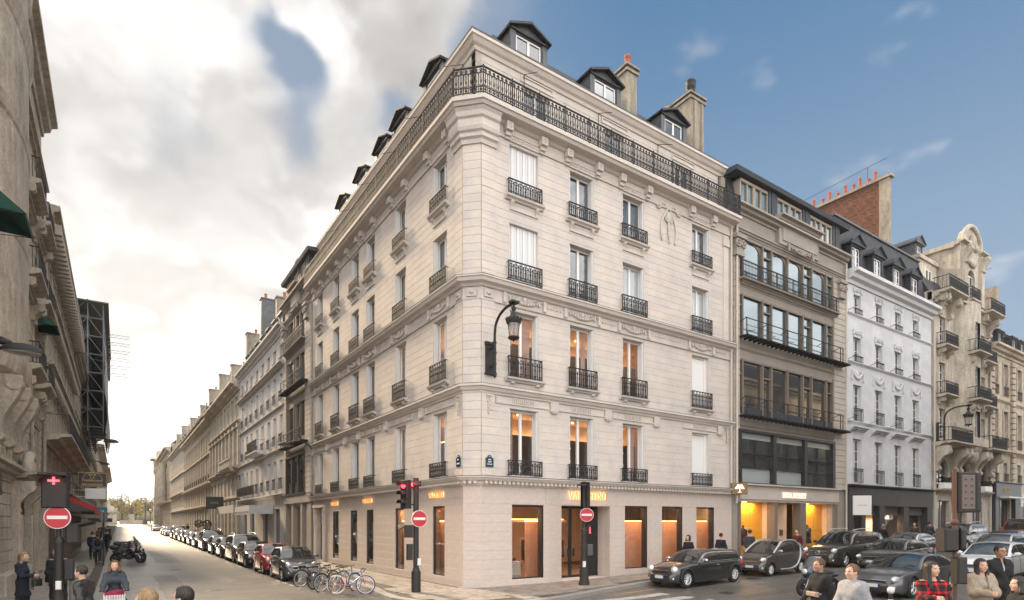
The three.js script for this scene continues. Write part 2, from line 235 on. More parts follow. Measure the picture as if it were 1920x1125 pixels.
pavement('pavement', kerbMain, [[150, -2], [0.6, -2], [0.6, -330]], [[-3.4, 0, -21.5, -0.5, 'z', 0.95, 0.62, 130], [-3.4, 0, -0.5, 4, 'x', 0.9, 0.6, 170], [0, 16, 0, 3.6, 'x', 1.0, 0.6, 292], [16, 64, 0, 2.4, 'x', 1.4, 0.8, 0], [-3, 0, -110, -21.5, 'z', 1.6, 1, 0]]);
pavement('pavement', [[-60, 3.4], [-15, 3.4], [-13.2, 3.1], [-12.1, 2.3], [-11.55, 1], [-11.4, -0.5], [-11.4, -330]], [[-15, -330], [-15, -3], [-60, -3]], [[-14.2, -11.4, -40, 3, 'z', 1.0, 0.7, 230], [-14.2, -11.4, -110, -40, 'z', 1.6, 0.93, 0]]);
pavement('pavement', [[150, 13.3], [2, 13.3], [0, 13.35], [-1.6, 13.9], [-2.6, 15], [-2.9, 16.5], [-2.9, 60]], [[3, 60], [3, 18], [150, 18]], [[-2.9, 14, 13.3, 17.4, 'x', 1, 0.62, 90]]);
{ // road markings: crossings on both streets and the end of the parking bays
  const stripe = (x0, x1, z0, z1) => struct('road_marking', sheet(new B(), [[x0, z0], [x1, z0], [x1, z1], [x0, z1]], -ROAD + 0.004), m.paint);
  for (let k = 0; k < 8; k++) stripe(2.2, 4, 4.35 + k * 1.08, 4.85 + k * 1.08), stripe(4, 5.6, 4.35 + k * 1.08, 4.85 + k * 1.08);
  for (let k = 0; k < 7; k++) stripe(-10.9 + k * 1.05, -10.4 + k * 1.05, 0.7, 3.3);
  for (let k = 0; k < 4; k++) stripe(-5.06, -4.94, -8.9 + k * 1.15, -8.3 + k * 1.15);
  stripe(-5.0, -3.6, -9.3, -9.15); stripe(-5.0, -4.2, -7.6, -7.48); stripe(4.4, 6.2, 3.5, 3.58);
}

{ // repairs in the asphalt, covers and a drain
  m.patch = M('newer dark asphalt', [0.165, 0.155, 0.145], 0.5, { map: T.asphalt, bumpMap: T.grain, bumpScale: 0.002 }); m.patch2 = M('older pale asphalt', [0.24, 0.228, 0.21], 0.5, { map: T.asphalt, bumpMap: T.grain, bumpScale: 0.001 });
  const q = rng(77), patch = (x0, x1, z0, z1, mt) => { const p = [], e = (a, b) => a + (b - a) * 1 + (q() - 0.5) * 0.12; for (let i = 0; i < 6; i++) p.push([mix(x0, x1, i / 6), z1 + (q() - 0.5) * 0.1]); for (let i = 0; i < 6; i++) p.push([x1 + (q() - 0.5) * 0.1, mix(z1, z0, i / 6)]); for (let i = 0; i < 6; i++) p.push([mix(x1, x0, i / 6), z0 + (q() - 0.5) * 0.1]); for (let i = 0; i < 6; i++) p.push([x0 + (q() - 0.5) * 0.1, mix(z0, z1, i / 6)]); struct('road_patch', sheet(new B(), p, -ROAD + 0.003), mt); };
  patch(-9.6, -8.7, -14.5, -2.2, m.patch); patch(-7.4, -6.6, -14.9, -9, m.patch2); patch(-8.2, -6.9, -2.6, 0.2, m.patch); patch(6.6, 13, 6.7, 7.3, m.patch); patch(9, 11.5, 4.6, 5.5, m.patch2); patch(13.4, 18, 4.5, 5.0, m.patch); patch(-9, -7.6, -40, -24, m.patch2);
  const iron = M('worn cast iron cover', [0.07, 0.065, 0.06], 0.45, { metalness: 0.4 }); for (const [x, z] of [[-7.9, -6.2], [-8.4, -18], [7.4, 5.9], [16.5, 6.4]]) { const b = new B(), y = gy(x, z) - ROAD; b.lathe([[0, 0.008], [0.24, 0.008], [0.25, 0.002], [0.3, 0.01], [0.32, 0.002]], x, y, z, 20); for (let i = -3; i <= 3; i++) b.cbox(x + i * 0.06, y + 0.01, z, 0.025, 0.006, 0.36); tag(mesh('manhole_cover', b, iron), `round iron manhole cover in the ${x < 0 ? (z > -10 ? 'near part of the narrow street' : 'narrow street beside the parked row') : x < 10 ? 'wide street before the black compact car' : 'wide street beside the two-seater'}`, 'manhole cover'); }
  { const x = 12, z = 3.95, b = new B(), y = gy(x, z) - ROAD; b.cbox(x, y + 0.004, z, 0.7, 0.012, 0.4); for (let i = 0; i < 9; i++) b.cbox(x - 0.28 + i * 0.07, y + 0.013, z, 0.03, 0.01, 0.32); tag(mesh('drain_grate', b, iron), 'iron drain grate in the gutter between the compact car and the two-seater', 'drain grate'); }
}
// ---------- walls with openings ----------
const FM = (x, y, z, ry) => mat4(x, y, z, ry);
// cuts a wall field into rows of rectangles that leave the openings free
function fields(xa, xb, rows, open, emit) {
  for (const [ra, rb] of rows) {
    const ys = [ra, rb]; for (const o of open) for (const y of [o[2], o[3]]) if (y > ra + 0.02 && y < rb - 0.02) ys.push(y); ys.sort((a, b) => a - b);
    for (let i = 0; i < ys.length - 1; i++) {
      const y0 = ys[i], y1 = ys[i + 1], my = (y0 + y1) / 2; let x = xa;
      for (const o of open.filter((o) => o[2] < my && o[3] > my).sort((a, b) => a[0] - b[0])) { if (o[0] > x + 0.01) emit(x, o[0], y0, y1, i === ys.length - 2); x = Math.max(x, o[1]); }
      if (xb > x + 0.01) emit(x, xb, y0, y1, i === ys.length - 2);
    }
  }
}
function lining(b, open, z0, z1, t = 0.014) { for (const [x0, x1, y0, y1] of open) { b.box(x0, x0 + t, y0, y1, z0, z1); b.box(x1 - t, x1, y0, y1, z0, z1); b.box(x0 + t, x1 - t, y1 - t, y1, z0, z1); b.box(x0 + t, x1 - t, y0, y0 + t, z0, z1); } return b; }
// a moulding that follows a plan line with mitred corners; profile points are [outwards, y]
function mould(b, prof, path) {
  const n = path.length, nor = (i) => { const x = path[i + 1][0] - path[i][0], z = path[i + 1][1] - path[i][1], l = Math.hypot(x, z); return [-z / l, x / l]; };
  const off = path.map((_, i) => { if (!i) return nor(0); if (i === n - 1) return nor(n - 2); const p = nor(i - 1), q = nor(i), k = 1 / (1 + p[0] * q[0] + p[1] * q[1]); return [(p[0] + q[0]) * k, (p[1] + q[1]) * k]; });
  // outward is to the left of a line that runs from the far end of the left face to the far end of the right face
  const P = (i, [d, y]) => [path[i][0] + off[i][0] * d, y, path[i][1] + off[i][1] * d];
  for (let i = 0; i < n - 1; i++) for (let k = 0; k < prof.length; k++) { const p = prof[k], q = prof[(k + 1) % prof.length]; b.quad(P(i, p), P(i + 1, p), P(i + 1, q), P(i, q)); }
  return b;
}
// ---------- windows and railings, shared shapes ----------
const cache = new Map(), once = (k, f) => { if (!cache.has(k)) cache.set(k, f()); return cache.get(k); };
const winFrame = (w, h, bars = 0, f = 0.07, mid = true) => once(`wf${[w, h, bars, f, mid].map((n) => (+n).toFixed(3))}`, () => { const b = new B(), d = 0.035; b.box(-w / 2, -w / 2 + f, 0, h, -d, d); b.box(w / 2 - f, w / 2, 0, h, -d, d); b.box(-w / 2 + f, w / 2 - f, h - f, h, -d, d); b.box(-w / 2 + f, w / 2 - f, 0, f * 1.6, -d, d); if (mid) b.box(-f * 0.75, f * 0.75, f * 1.6, h - f, -d - 0.006, d + 0.012); for (let i = 1; i <= bars; i++) { const y = f * 1.6 + ((h - f * 2.6) * i) / (bars + 1); if (mid) { b.box(-w / 2 + f, -f * 0.75, y - 0.016, y + 0.016, -d, d - 0.01); b.box(f * 0.75, w / 2 - f, y - 0.016, y + 0.016, -d, d - 0.01); } else b.box(-w / 2 + f, w / 2 - f, y - 0.016, y + 0.016, -d, d - 0.01); } return b; });
const paneGeo = (w, h) => once(`pg${w.toFixed(3)},${h.toFixed(3)}`, () => new B().box(-w / 2, w / 2, 0, h, -0.006, 0.006));
function windowAt(t, M_, x, y, w, h, o = {}) { // one window: frame with a pane for each casement
  const f = o.f || 0.07, z = o.z ?? -0.28, W = mesh('window', winFrame(w, h, o.bars || 0, f, o.mid !== false), o.frame || m.white, t, M_.clone().multiply(mat4(x, y, z)));
  const g = o.glass || m.glass;
  if (o.mid === false) mesh('pane', paneGeo(w - 2 * f, h - 2.6 * f), g, W, mat4(0, f * 1.6, 0)); else for (const s of [-1, 1]) mesh('pane', paneGeo(w / 2 - 1.75 * f, h - 2.6 * f), g, W, mat4(s * (w / 4 - 0.125 * f), f * 1.6, 0));
  return W;
}
// window guard of cast iron: frame, balusters that part like lyres near the top, a ring band below
const guard = (w, h, n, d = 0.12) => once(`gd${w},${h},${n}`, () => {
  const b = new B(), z = d; b.box(-w / 2, w / 2, h - 0.035, h, z - 0.025, z + 0.025); b.box(-w / 2, w / 2, 0.03, 0.06, z - 0.012, z + 0.012); b.box(-w / 2, w / 2, h * 0.2, h * 0.2 + 0.02, z - 0.01, z + 0.01); b.box(-w / 2, w / 2, h * 0.8, h * 0.8 + 0.018, z - 0.01, z + 0.01);
  for (const s of [-1, 1]) { b.box(s * w / 2 - 0.018, s * w / 2 + 0.018, 0, h, z - 0.018, z + 0.018); b.box(s * w / 2 - 0.01, s * w / 2 + 0.01, h - 0.05, h - 0.02, -0.02, z); b.box(s * w / 2 - 0.01, s * w / 2 + 0.01, 0.03, 0.055, -0.02, z); }
  const p = w / n; for (let i = 0; i < n; i++) { const x = -w / 2 + p * (i + 0.5); b.cbox(x, h * 0.43, z, 0.03, h * 0.74, 0.03); b.ball(x, h * 0.5, z, 0.04, 0.07, 0.035, 6, 4); b.torus(x, h * 0.76, z, p * 0.36, 0.016, 0, PI, PI, 4, 7); b.torus(x, h * 0.9, z, p * 0.2, 0.015, 0, 2 * PI, 0, 4, 7); b.torus(x, h * 0.125, z, p * 0.26, 0.015, 0, 2 * PI, 0, 4, 7); if (i) b.cbox(x - p / 2, h * 0.42, z, 0.024, h * 0.78, 0.024); }
  return b;
});
const simpleGuard = (w, h, n, d = 0.1) => once(`sg${w},${h},${n},${d}`, () => { const b = new B(); b.box(-w / 2, w / 2, h - 0.03, h, d - 0.02, d + 0.02); b.box(-w / 2, w / 2, 0.03, 0.055, d - 0.012, d + 0.012); b.box(-w / 2, w / 2, h * 0.78, h * 0.78 + 0.016, d - 0.01, d + 0.01); for (let i = 0; i <= n; i++) b.cbox(-w / 2 + (w * i) / n, h / 2, d, 0.022, h, 0.022); for (const s of [-1, 1]) b.box(s * w / 2 - 0.011, s * w / 2 + 0.011, h - 0.05, h - 0.025, -0.02, d); for (let i = 0; i < n; i++) b.torus(-w / 2 + (w * (i + 0.5)) / n, h * 0.88, d, Math.min(w / n * 0.35, h * 0.08), 0.01, 0, 2 * PI, 0, 4, 6); return b; });
// carved work in relief
const garland = (w, h) => once(`ga${w},${h}`, () => { const b = new B(), q = rng(5); for (let i = 0; i <= 12; i++) { const u = i / 12, x = (u - 0.5) * w * 0.8, y = -h * 0.55 * Math.sin(u * PI) + h * 0.3, r = h * (0.1 + 0.07 * Math.sin(u * PI)); b.ball(x, y, 0.02, r, r, r * 0.8, 6, 4); b.ball(x + (q() - 0.5) * r, y + r * 0.8, 0.03, r * 0.55, r * 0.55, r * 0.6, 5, 3); } b.ball(0, h * 0.12, 0.02, h * 0.24, h * 0.28, 0.06, 8, 6); b.torus(0, h * 0.12, 0.03, h * 0.29, 0.022, 0, 2 * PI, 0, 4, 10); for (const s of [-1, 1]) { b.box(s * w * 0.45 - 0.07, s * w * 0.45 + 0.07, -h * 0.5, h * 0.42, -0.01, 0.08); b.torus(s * w * 0.45, h * 0.28, 0.07, 0.06, 0.025, 0, 2 * PI, 0, 4, 8); b.ball(s * w * 0.45, -h * 0.42, 0.06, 0.05, 0.09, 0.05, 6, 4); b.torus(s * w * 0.25, h * 0.26, 0.03, h * 0.13, 0.025, 0, 1.5 * PI, s > 0 ? 0 : PI / 2, 4, 9); b.ball(s * w * 0.33, 0, 0.03, 0.05, 0.09, 0.04, 6, 4); } return b; });
const drop = once('drop', () => { const b = new B(), q = rng(8); for (let i = 0; i < 9; i++) b.ball((q() - 0.5) * 0.1, -i * 0.075, 0.02, 0.075 - i * 0.005, 0.055, 0.05, 6, 4); b.box(-0.1, 0.1, 0.05, 0.1, -0.01, 0.07); b.torus(0, 0.02, 0.03, 0.07, 0.02, 0, 2 * PI, 0, 4, 8); return b; });
const scroll = (w, h, d) => once(`sc${w},${h},${d}`, () => { const b = new B(), pr = []; for (let i = 0; i <= 10; i++) { const u = i / 10; pr.push([d * (1 - u * 0.8) + d * 0.12 * Math.sin(u * 7), h * (1 - u)]); } b.sweep([[0, 0], [0, h], ...pr], -w / 2, w / 2); b.add(new THREE.CylinderGeometry(d * 0.32, d * 0.32, w * 1.12, 10), mat4(0, h - d * 0.36, d * 0.72, 0, 0, PI / 2)); b.add(new THREE.CylinderGeometry(d * 0.2, d * 0.2, w * 1.12, 8), mat4(0, d * 0.2, d * 0.2, 0, 0, PI / 2)); return b; });
// ---------- the corner building ----------
const corner = thing('corner_building', 'cream stone corner building with wrapped iron balcony and lit boutique windows', 'building');
const FR = FM(0, 0, 0, 0), FL = FM(0, 0, -21.5, -PI / 2), FC = FM(0, 0, -0.5, -PI / 4);
const bayR = [[2.5, 1.42], [5.53, 1.36], [8.64, 1.38], [13.4, 1.32]], bayL = [2.47, 6.52, 10.47, 12.9, 16.35, 19.75].map((L) => [21.5 - L, 1.24]);
const lev = [[4.31, 7.0], [8.2, 10.88], [12.05, 14.32], [15.36, 17.42]];
const shopR = [[1.93, 3.49, 0.22, 3.18], [4.43, 7.19, 0.02, 3.2], [8.12, 9.58, 0.36, 3.24], [10.57, 12.05, 0.42, 3.26], [13.1, 14.5, 0.45, 3.26]];
const shopL = [[2.06, 3.15], [6.1, 7.18], [10.06, 11.1], [12.55, 13.69], [15.83, 17.03]].map(([a, b]) => [21.5 - b, 21.5 - a, 0.28, 3.16]);
const doorL = [21.5 - 20.5, 21.5 - 18.9, 0.02, 3.45];
const openR = [...shopR, ...lev.flatMap(([y0, y1]) => bayR.map(([x, w]) => [x - w / 2, x + w / 2, y0, y1]))];
const openL = [...shopL, doorL, ...lev.flatMap(([y0, y1]) => bayL.map(([x, w]) => [x - w / 2, x + w / 2, y0, y1]))];
{
  // rows of stone: granite slabs at the shop, limestone courses above; thin recessed joints
  const gf = [[-0.3, 0.3], [0.3, 0.68], [0.68, 1.04], [1.04, 1.4], [1.4, 1.76], [1.76, 2.12], [2.12, 2.48], [2.48, 2.84], [2.84, 3.2], [3.2, 3.9]];
  const up = []; const courses = (a, b, n) => { for (let i = 0; i < n; i++) up.push([a + ((b - a) * i) / n, a + ((b - a) * (i + 1)) / n]); };
  courses(4.28, 7.45, 10); courses(7.84, 11.05, 10); courses(11.9, 17.6, 18);
  const faces = [[FR, 0.5, 15.95, openR], [FL, 0.0, 21.0, openL], [FC, 0.0, 0.7071, []]];
  const core = new B(), trim = new B(), singles = [];
  for (const [F, xa, xb, open] of faces) {
    const part = new B(); fields(xa, xb, [[-0.5, 3.2], [3.2, 7.6], [7.6, 18.45]], open, (a, b, c, d) => part.box(a, b, c, d, -0.34, -0.012)); core.join(part, F);
    trim.join(lining(new B(), open.filter((o) => o[2] > 4), -0.335, -0.004), F);
    const end = F === FL ? xb : xa;
    for (const [rows, isG] of [[gf, true], [up, false]]) fields(xa, xb, rows, open, (a, b, c, d, top) => {
      const g = 0.011, pil = !isG && F !== FC && Math.abs((F === FL ? xb - b : a - xa)) < 0.01;
      const list = []; // long runs are broken into stones now and then
      if (isG && b - a > 3.4 && d - c < 0.5) { const k = Math.round((b - a) / 2.4); for (let i = 0; i < k; i++) list.push([a + ((b - a) * i) / k, a + ((b - a) * (i + 1)) / k]); } else if (isG && d - c > 0.5 && b - a > 4) { const k = Math.round((b - a) / 3.1); for (let i = 0; i < k; i++) list.push([a + ((b - a) * i) / k, a + ((b - a) * (i + 1)) / k]); } else if (pil && b - a > 0.9) { F === FL ? list.push([a, b - 0.6], [b - 0.6, b]) : list.push([a, a + 0.6], [a + 0.6, b]); } else list.push([a, b]);
      list.forEach(([p, q], i) => { const z = pil && ((F === FL && i === list.length - 1) || (F === FR && i === 0)) ? 0.045 : F === FC && !isG ? 0.045 : 0; const e = isG ? 0.004 : 0.002; singles.push({ F, p: p + (p > xa + 0.01 ? e : 0), q: q - (q < xb - 0.01 ? e : 0), c: c + 0.002, d: d - (top ? 0.005 : 0), z, isG, near: F === FL ? 21.5 - q : p }); });
    });
  }
  singles.sort((a, b) => b.isG - a.isG || (a.F === FL) - (b.F === FL) || a.near - b.near);
  const rest = [new B(), new B()]; const R1 = rng(3);
  singles.forEach((s, i) => {
    const near = i < 290, b = near ? new B() : new B(); b.block(s.p, s.q, s.c, s.d, -0.03, s.z, 0.004);
    const mt = s.isG ? (R1() < 0.6 ? m.gran : m.gran2) : stones[(R1() * 3) | 0];
    if (near) mesh(s.isG ? 'granite_slab' : 'stone_course', b, mt, corner, s.F); else rest[R1() < 0.5 ? 0 : 1].join(b, s.F);
  });
  stuff(mesh('stone_courses', rest[0], m.stone, corner)); stuff(mesh('stone_courses', rest[1], m.stone2, corner));
  mesh('wall', core, m.mortar, corner); mesh('window_reveal', trim, m.stone, corner);
  // back of the block, so that the rooms stay dark
  mesh('inner_wall', new B().box(7.4, 15.9, -0.5, 18.4, -21.4, -21.1).box(15.6, 15.95, -0.5, 20.9, -12, -0.4).box(0.5, 7.4, -0.5, 20.9, -21.5, -21.2).box(0.4, 15.6, 18.2, 18.4, -21.2, -0.4).box(0.4, 15.6, 7.25, 7.4, -21.2, -0.4).box(0.4, 15.6, 11.1, 11.3, -21.2, -0.4).box(0.4, 15.6, 14.7, 14.9, -21.2, -0.4).box(0.4, 15.6, 3.6, 3.8, -21.2, -0.4), m.render, corner);
}
{ // mouldings right round both faces
  const path = [[0, -21.5], [0, -0.5], [0.5, 0], [15.95, 0]], add = (n, pr, mt = m.trim, p = path) => mesh(n, mould(new B(), pr, p), mt, corner);
  add('shop_cornice', [[0, 3.9], [0.05, 3.9], [0.06, 3.95], [0.1, 3.97], [0.1, 4.08], [0.24, 4.1], [0.30, 4.19], [0.34, 4.2], [0.34, 4.25], [0, 4.28]]);
  add('lead_flashing', [[0, 4.283], [0.35, 4.254], [0.36, 4.262], [0, 4.3]], m.lead);
  add('string_course', [[0, 7.45], [0.05, 7.45], [0.07, 7.52], [0.13, 7.56], [0.18, 7.66], [0.24, 7.69], [0.24, 7.78], [0, 7.84]]); add('lead_flashing', [[0, 7.844], [0.245, 7.784], [0.25, 7.79], [0, 7.86]], m.lead);
  add('frieze_band', [[0, 11.02], [0.06, 11.02], [0.07, 11.07], [0.03, 11.09], [0.03, 11.5], [0.1, 11.52], [0.16, 11.6], [0.3, 11.66], [0.34, 11.78], [0.38, 11.8], [0.38, 11.86], [0, 11.93]]); add('lead_flashing', [[0, 11.934], [0.385, 11.864], [0.39, 11.87], [0, 11.955]], m.lead);
  add('balcony_slab', [[0, 17.55], [0.06, 17.55], [0.07, 17.62], [0.04, 17.64], [0.04, 18.0], [0.12, 18.03], [0.2, 18.12], [0.5, 18.16], [0.56, 18.26], [0.62, 18.28], [0.62, 18.42], [0, 18.45]]);
  // stepped head of the chamfered corner
  add('corner_capital', [[0, 16.95], [0.1, 16.95], [0.13, 17.1], [0.22, 17.16], [0.22, 17.3], [0.3, 17.36], [0.34, 17.5], [0.3, 17.54], [0.3, 17.78], [0.38, 17.84], [0.42, 18.0], [0.5, 18.1], [0, 18.1]], m.stone, [[0, -1.15], [0, -0.5], [0.5, 0], [1.15, 0]]);
  const dent = new B(), row = (F, xa, xb) => { for (let x = xa; x < xb; x += 0.21) dent.join(once('dent', () => new B().box(-0.065, 0.065, 3.97, 4.09, 0, 0.2).ball(0, 3.99, 0.2, 0.06, 0.05, 0.05, 6, 4)), F.clone().multiply(mat4(x, 0, 0))); };
  row(FR, 0.62, 15.9); row(FL, 0.1, 20.9); row(FC, 0.1, 0.65); stuff(mesh('dentils', dent, m.trim, corner));
  const paint = [[0.6, -21.5], [0.6, -0.6], [16.0, -0.6]];
  // attic storey behind the balcony
  const attR = [[3.6, 1.3], [8.05, 1.25], [12.8, 1.2]].map(([x, w]) => [x - w / 2, x + w / 2, 18.5, 20.55]), attL = [3.6, 6.5, 9.8, 12.9, 16.4, 19.6].map((L) => [21.5 - L - 0.6, 21.5 - L + 0.6, 18.5, 20.5]);
  const F2R = FM(0, 0, -0.6, 0), F2L = FM(0.6, 0, -21.5, -PI / 2), core = new B(), lin = new B(), rows = []; for (let i = 0; i < 8; i++) rows.push([18.45 + i * 0.32, 18.45 + (i + 1) * 0.32]);
  const c2 = new B();
  for (const [F, xa, xb, op] of [[F2R, 0.6, 15.95, attR], [F2L, 0, 20.9, attL]]) { const p = new B(), q = new B(); fields(xa, xb, [[18.2, 21]], op, (a, b, c, d) => p.box(a, b, c, d, -0.3, -0.022)); core.join(p, F); lin.join(lining(new B(), op, -0.29, -0.004), F); fields(xa, xb, rows, op, (a, b, c, d, top) => q.block(a, b, c, d - (top ? 0.015 : 0), -0.03, 0, 0.006)); c2.join(q, F); for (const o of op) { windowAt(corner, F, (o[0] + o[1]) / 2, o[2], o[1] - o[0] - 0.03, o[3] - o[2] - 0.02, { z: -0.22 }); mesh('lintel_panel', once('lint', () => new B().box(-0.85, 0.85, 0, 0.06, 0, 0.05).box(-0.85, 0.85, 0.22, 0.27, 0, 0.05).box(-0.85, -0.78, 0.06, 0.22, 0, 0.05).box(0.78, 0.85, 0.06, 0.22, 0, 0.05)), m.trim, corner, F.clone().multiply(mat4((o[0] + o[1]) / 2, 20.66, 0))); } }
  mesh('attic_wall', core, m.mortar, corner); stuff(mesh('stone_courses', c2, m.stone, corner)); mesh('window_reveal', lin, m.stone, corner);
  add('roof_cornice', [[0, 20.98], [0.06, 20.98], [0.1, 21.1], [0.2, 21.16], [0.3, 21.3], [0.36, 21.32], [0.36, 21.44], [0, 21.5]], m.stone, paint); add('roof_gutter', [[0.1, 21.49], [0.37, 21.445], [0.38, 21.5], [0.1, 21.56]], m.zinc, paint);
  // slate mansard: two slopes that meet on a hip above the corner
  const rf = new B(), z0 = 21.5, z1 = 24.2, h = (d, y) => [0.75 + d, y, -0.75 - d];
  rf.quad([0.75, z0, -21.5], h(0, z0), h(2.1, z1), [2.85, z1, -21.5]); rf.quad(h(0, z0), [15.95, z0, -0.75], [15.95, z1, -2.85], h(2.1, z1)); rf.quad([2.85, z1, -21.5], h(2.1, z1), h(5, z1 + 0.9), [5.75, z1 + 0.9, -21.5]); rf.quad(h(2.1, z1), [15.95, z1, -2.85], [15.95, z1 + 0.9, -5.75], h(5, z1 + 0.9)); rf.quad([5.75, z1 + 0.9, -21.5], h(5, z1 + 0.9), [15.95, z1 + 0.9, -5.75], [15.95, z1 + 0.9, -21.5]); rf.poly([[15.95, z0, -0.75], [15.95, z0, -12], [15.95, z1 + 0.9, -12], [15.95, z1 + 0.9, -5.75], [15.95, z1, -2.85]]);
  mesh('roof', rf, m.slate, corner);
  const dormer = (F, x) => { // lead-clad box dormer with a low gable, double window and a bar guard
    const M_ = F.clone().multiply(mat4(x, 21.5, -0.95));
    const b = new B(); b.box(-0.92, -0.66, 0, 1.55, -2.2, 0); b.box(0.66, 0.92, 0, 1.55, -2.2, 0); b.box(-0.66, 0.66, 1.42, 1.55, -2.2, 0); b.box(-0.66, 0.66, 0, 0.1, -2.2, 0); b.box(-0.66, 0.66, 0.1, 1.42, -2.2, -0.4);
    b.poly([[-0.92, 1.55, 0.0], [0.92, 1.55, 0.0], [0, 2.0, 0.0]]); b.box(-0.96, -0.70, 0, 1.5, 0, 0.04); b.box(0.70, 0.96, 0, 1.5, 0, 0.04);
    const d = mesh('dormer', b, m.zinc, corner, M_);
    const r = new B(); for (const s of [-1, 1]) { const pr = [[s * 1.06, 1.5], [0, 1.95], [0, 2.04], [s * 1.08, 1.58]]; const q = (z, i) => [pr[i][0], pr[i][1], z]; for (let i = 0; i < 4; i++) r.quad(q(0.22, i), q(-2.4, i), q(-2.4, (i + 1) % 4), q(0.22, (i + 1) % 4)); r.quad(q(0.22, 0), q(0.22, 1), q(0.22, 2), q(0.22, 3)); r.bar([s * 1.04, 1.52, 0.2], [0, 1.96, 0.2], 0.05, 0.07); } r.box(-0.98, 0.98, 1.46, 1.55, 0.0, 0.1);
    mesh('dormer_roof', r, m.slate, d);
    mesh('dormer_window', winFrame(1.3, 1.3, 0, 0.07), m.white, d, mat4(0, 0.1, -0.08)); for (const s of [-1, 1]) mesh('pane', paneGeo(0.5275, 1.118), m.glass, d, mat4(s * 0.316, 0.212, -0.08));
    const g = new B(); for (let i = 0; i < 4; i++) g.box(-0.72, 0.72, 0.05 + i * 0.15, 0.075 + i * 0.15, 0.1, 0.125); for (const s of [-1, 1]) g.box(s * 0.7 - 0.015, s * 0.7 + 0.015, 0, 0.55, 0.095, 0.13); mesh('dormer_guard', g, m.iron, d);
  };
  for (const x of [3.42, 7.8, 12.5]) dormer(FR, x); for (const L of [5.0, 8.8, 11.25, 14.5, 18.0]) dormer(FL, 21.5 - L);
  const chim = (x0, x1, z0_, z1_, top, pots) => { const c = mesh('chimney', new B().box(x0, x1, 20.5, top, z0_, z1_).box(x0 - 0.08, x1 + 0.08, top - 0.25, top - 0.12, z0_ - 0.08, z1_ + 0.08).box(x0 - 0.12, x1 + 0.12, top, top + 0.1, z0_ - 0.12, z1_ + 0.12), m.render, corner); for (const [f, hh, dk] of pots) mesh('chimney_pot', dk ? new B().lathe([[0.2, 0], [0.2, 0.35], [0.26, 0.36], [0.26, 0.45], [0.16, 0.5], [0.26, 0.62], [0.28, 0.8], [0.2, 0.82], [0.3, 1.0], [0.16, 1.14], [0, 1.15]], (x0 + x1) / 2, top + 0.1, mix(z1_, z0_, f)) : new B().lathe([[0.17, 0], [0.13, hh * 0.8], [0.17, hh * 0.82], [0.16, hh], [0.1, hh], [0.1, 0]], (x0 + x1) / 2, top + 0.1, mix(z1_, z0_, f), 10), dk ? m.iron : m.pot, c); };
  chim(10.25, 10.95, -4.6, -2.0, 25.5, [[0.12, 0.75], [0.42, 0.3], [0.62, 0.5], [0.85, 0.55]]); chim(15.1, 16.25, -5.2, -2.0, 26.1, [[0.14, 0, 1], [0.5, 0.35], [0.66, 0.6], [0.84, 0.5]]);
  mesh('flue_rib', new B().box(15.35, 15.6, 21, 25.8, -2.0, -1.92).box(15.95, 16.1, 21, 25.8, -2.0, -1.92), m.render, corner);
  // iron balcony that wraps the corner, in panels between posts
  const rail = (len, n) => once(`br${len.toFixed(2)},${n}`, () => { const b = new B(), H = 1.05, p = len / n; b.box(0, len, H - 0.04, H, -0.03, 0.03); b.box(0, len, 0.08, 0.11, -0.015, 0.015); b.box(0, len, 0.8, 0.82, -0.012, 0.012); b.box(0, len, 0.27, 0.29, -0.012, 0.012); b.cbox(0, H / 2, 0, 0.045, H, 0.045); b.ball(0, H + 0.03, 0, 0.035, 0.04, 0.035, 6, 4); for (let i = 0; i < n; i++) { const x = p * (i + 0.5); b.cbox(x, 0.52, 0, 0.028, 0.84, 0.028); if (i) b.cbox(p * i, 0.44, 0, 0.026, 0.7, 0.026); b.torus(x, 0.76, 0, p * 0.42, 0.019, 0, PI, 0, 4, 8); b.torus(x, 0.91, 0, p * 0.24, 0.018, 0, 2 * PI, 0, 4, 8); b.torus(x, 0.19, 0, p * 0.22, 0.017, 0, 2 * PI, 0, 4, 8); b.ball(x, 0.5, 0, 0.042, 0.08, 0.035, 6, 4); b.torus(x, 0.36, 0, p * 0.3, 0.017, 0, PI, PI, 4, 7); } return b; });
  const put = (F, xa, xb, k) => { const l = (xb - xa) / k; for (let i = 0; i < k; i++) mesh('balcony_railing', rail(l, Math.max(2, Math.round(l / 0.19))), m.iron, corner, F.clone().multiply(mat4(xa + l * i, 18.45, 0.54))); };
  put(FR, 0.276, 15.9, 12); put(FL, 0, 21.22, 16); put(FC, -0.224, 0.931, 1);
  mesh('balcony_railing', rail(0.55, 3), m.iron, corner, FM(15.9, 18.45, 0.54, PI / 2));
  // awning rods that stand over the balcony
  for (const [F, xs] of [[F2R, [2.9, 7.0, 10.9, 15.6]], [F2L, [20.0, 16.4, 13.4, 10.2, 7, 4]]]) for (const x of xs) mesh('awning_rod', once('rod', () => new B().tube([0, 0, 0.05], [0, 1.65, 0.05], 0.014).tube([0, 1.62, 0.05], [0, 1.15, 0.95], 0.014)), m.iron, corner, F.clone().multiply(mat4(x, 19.35, 0)));
}
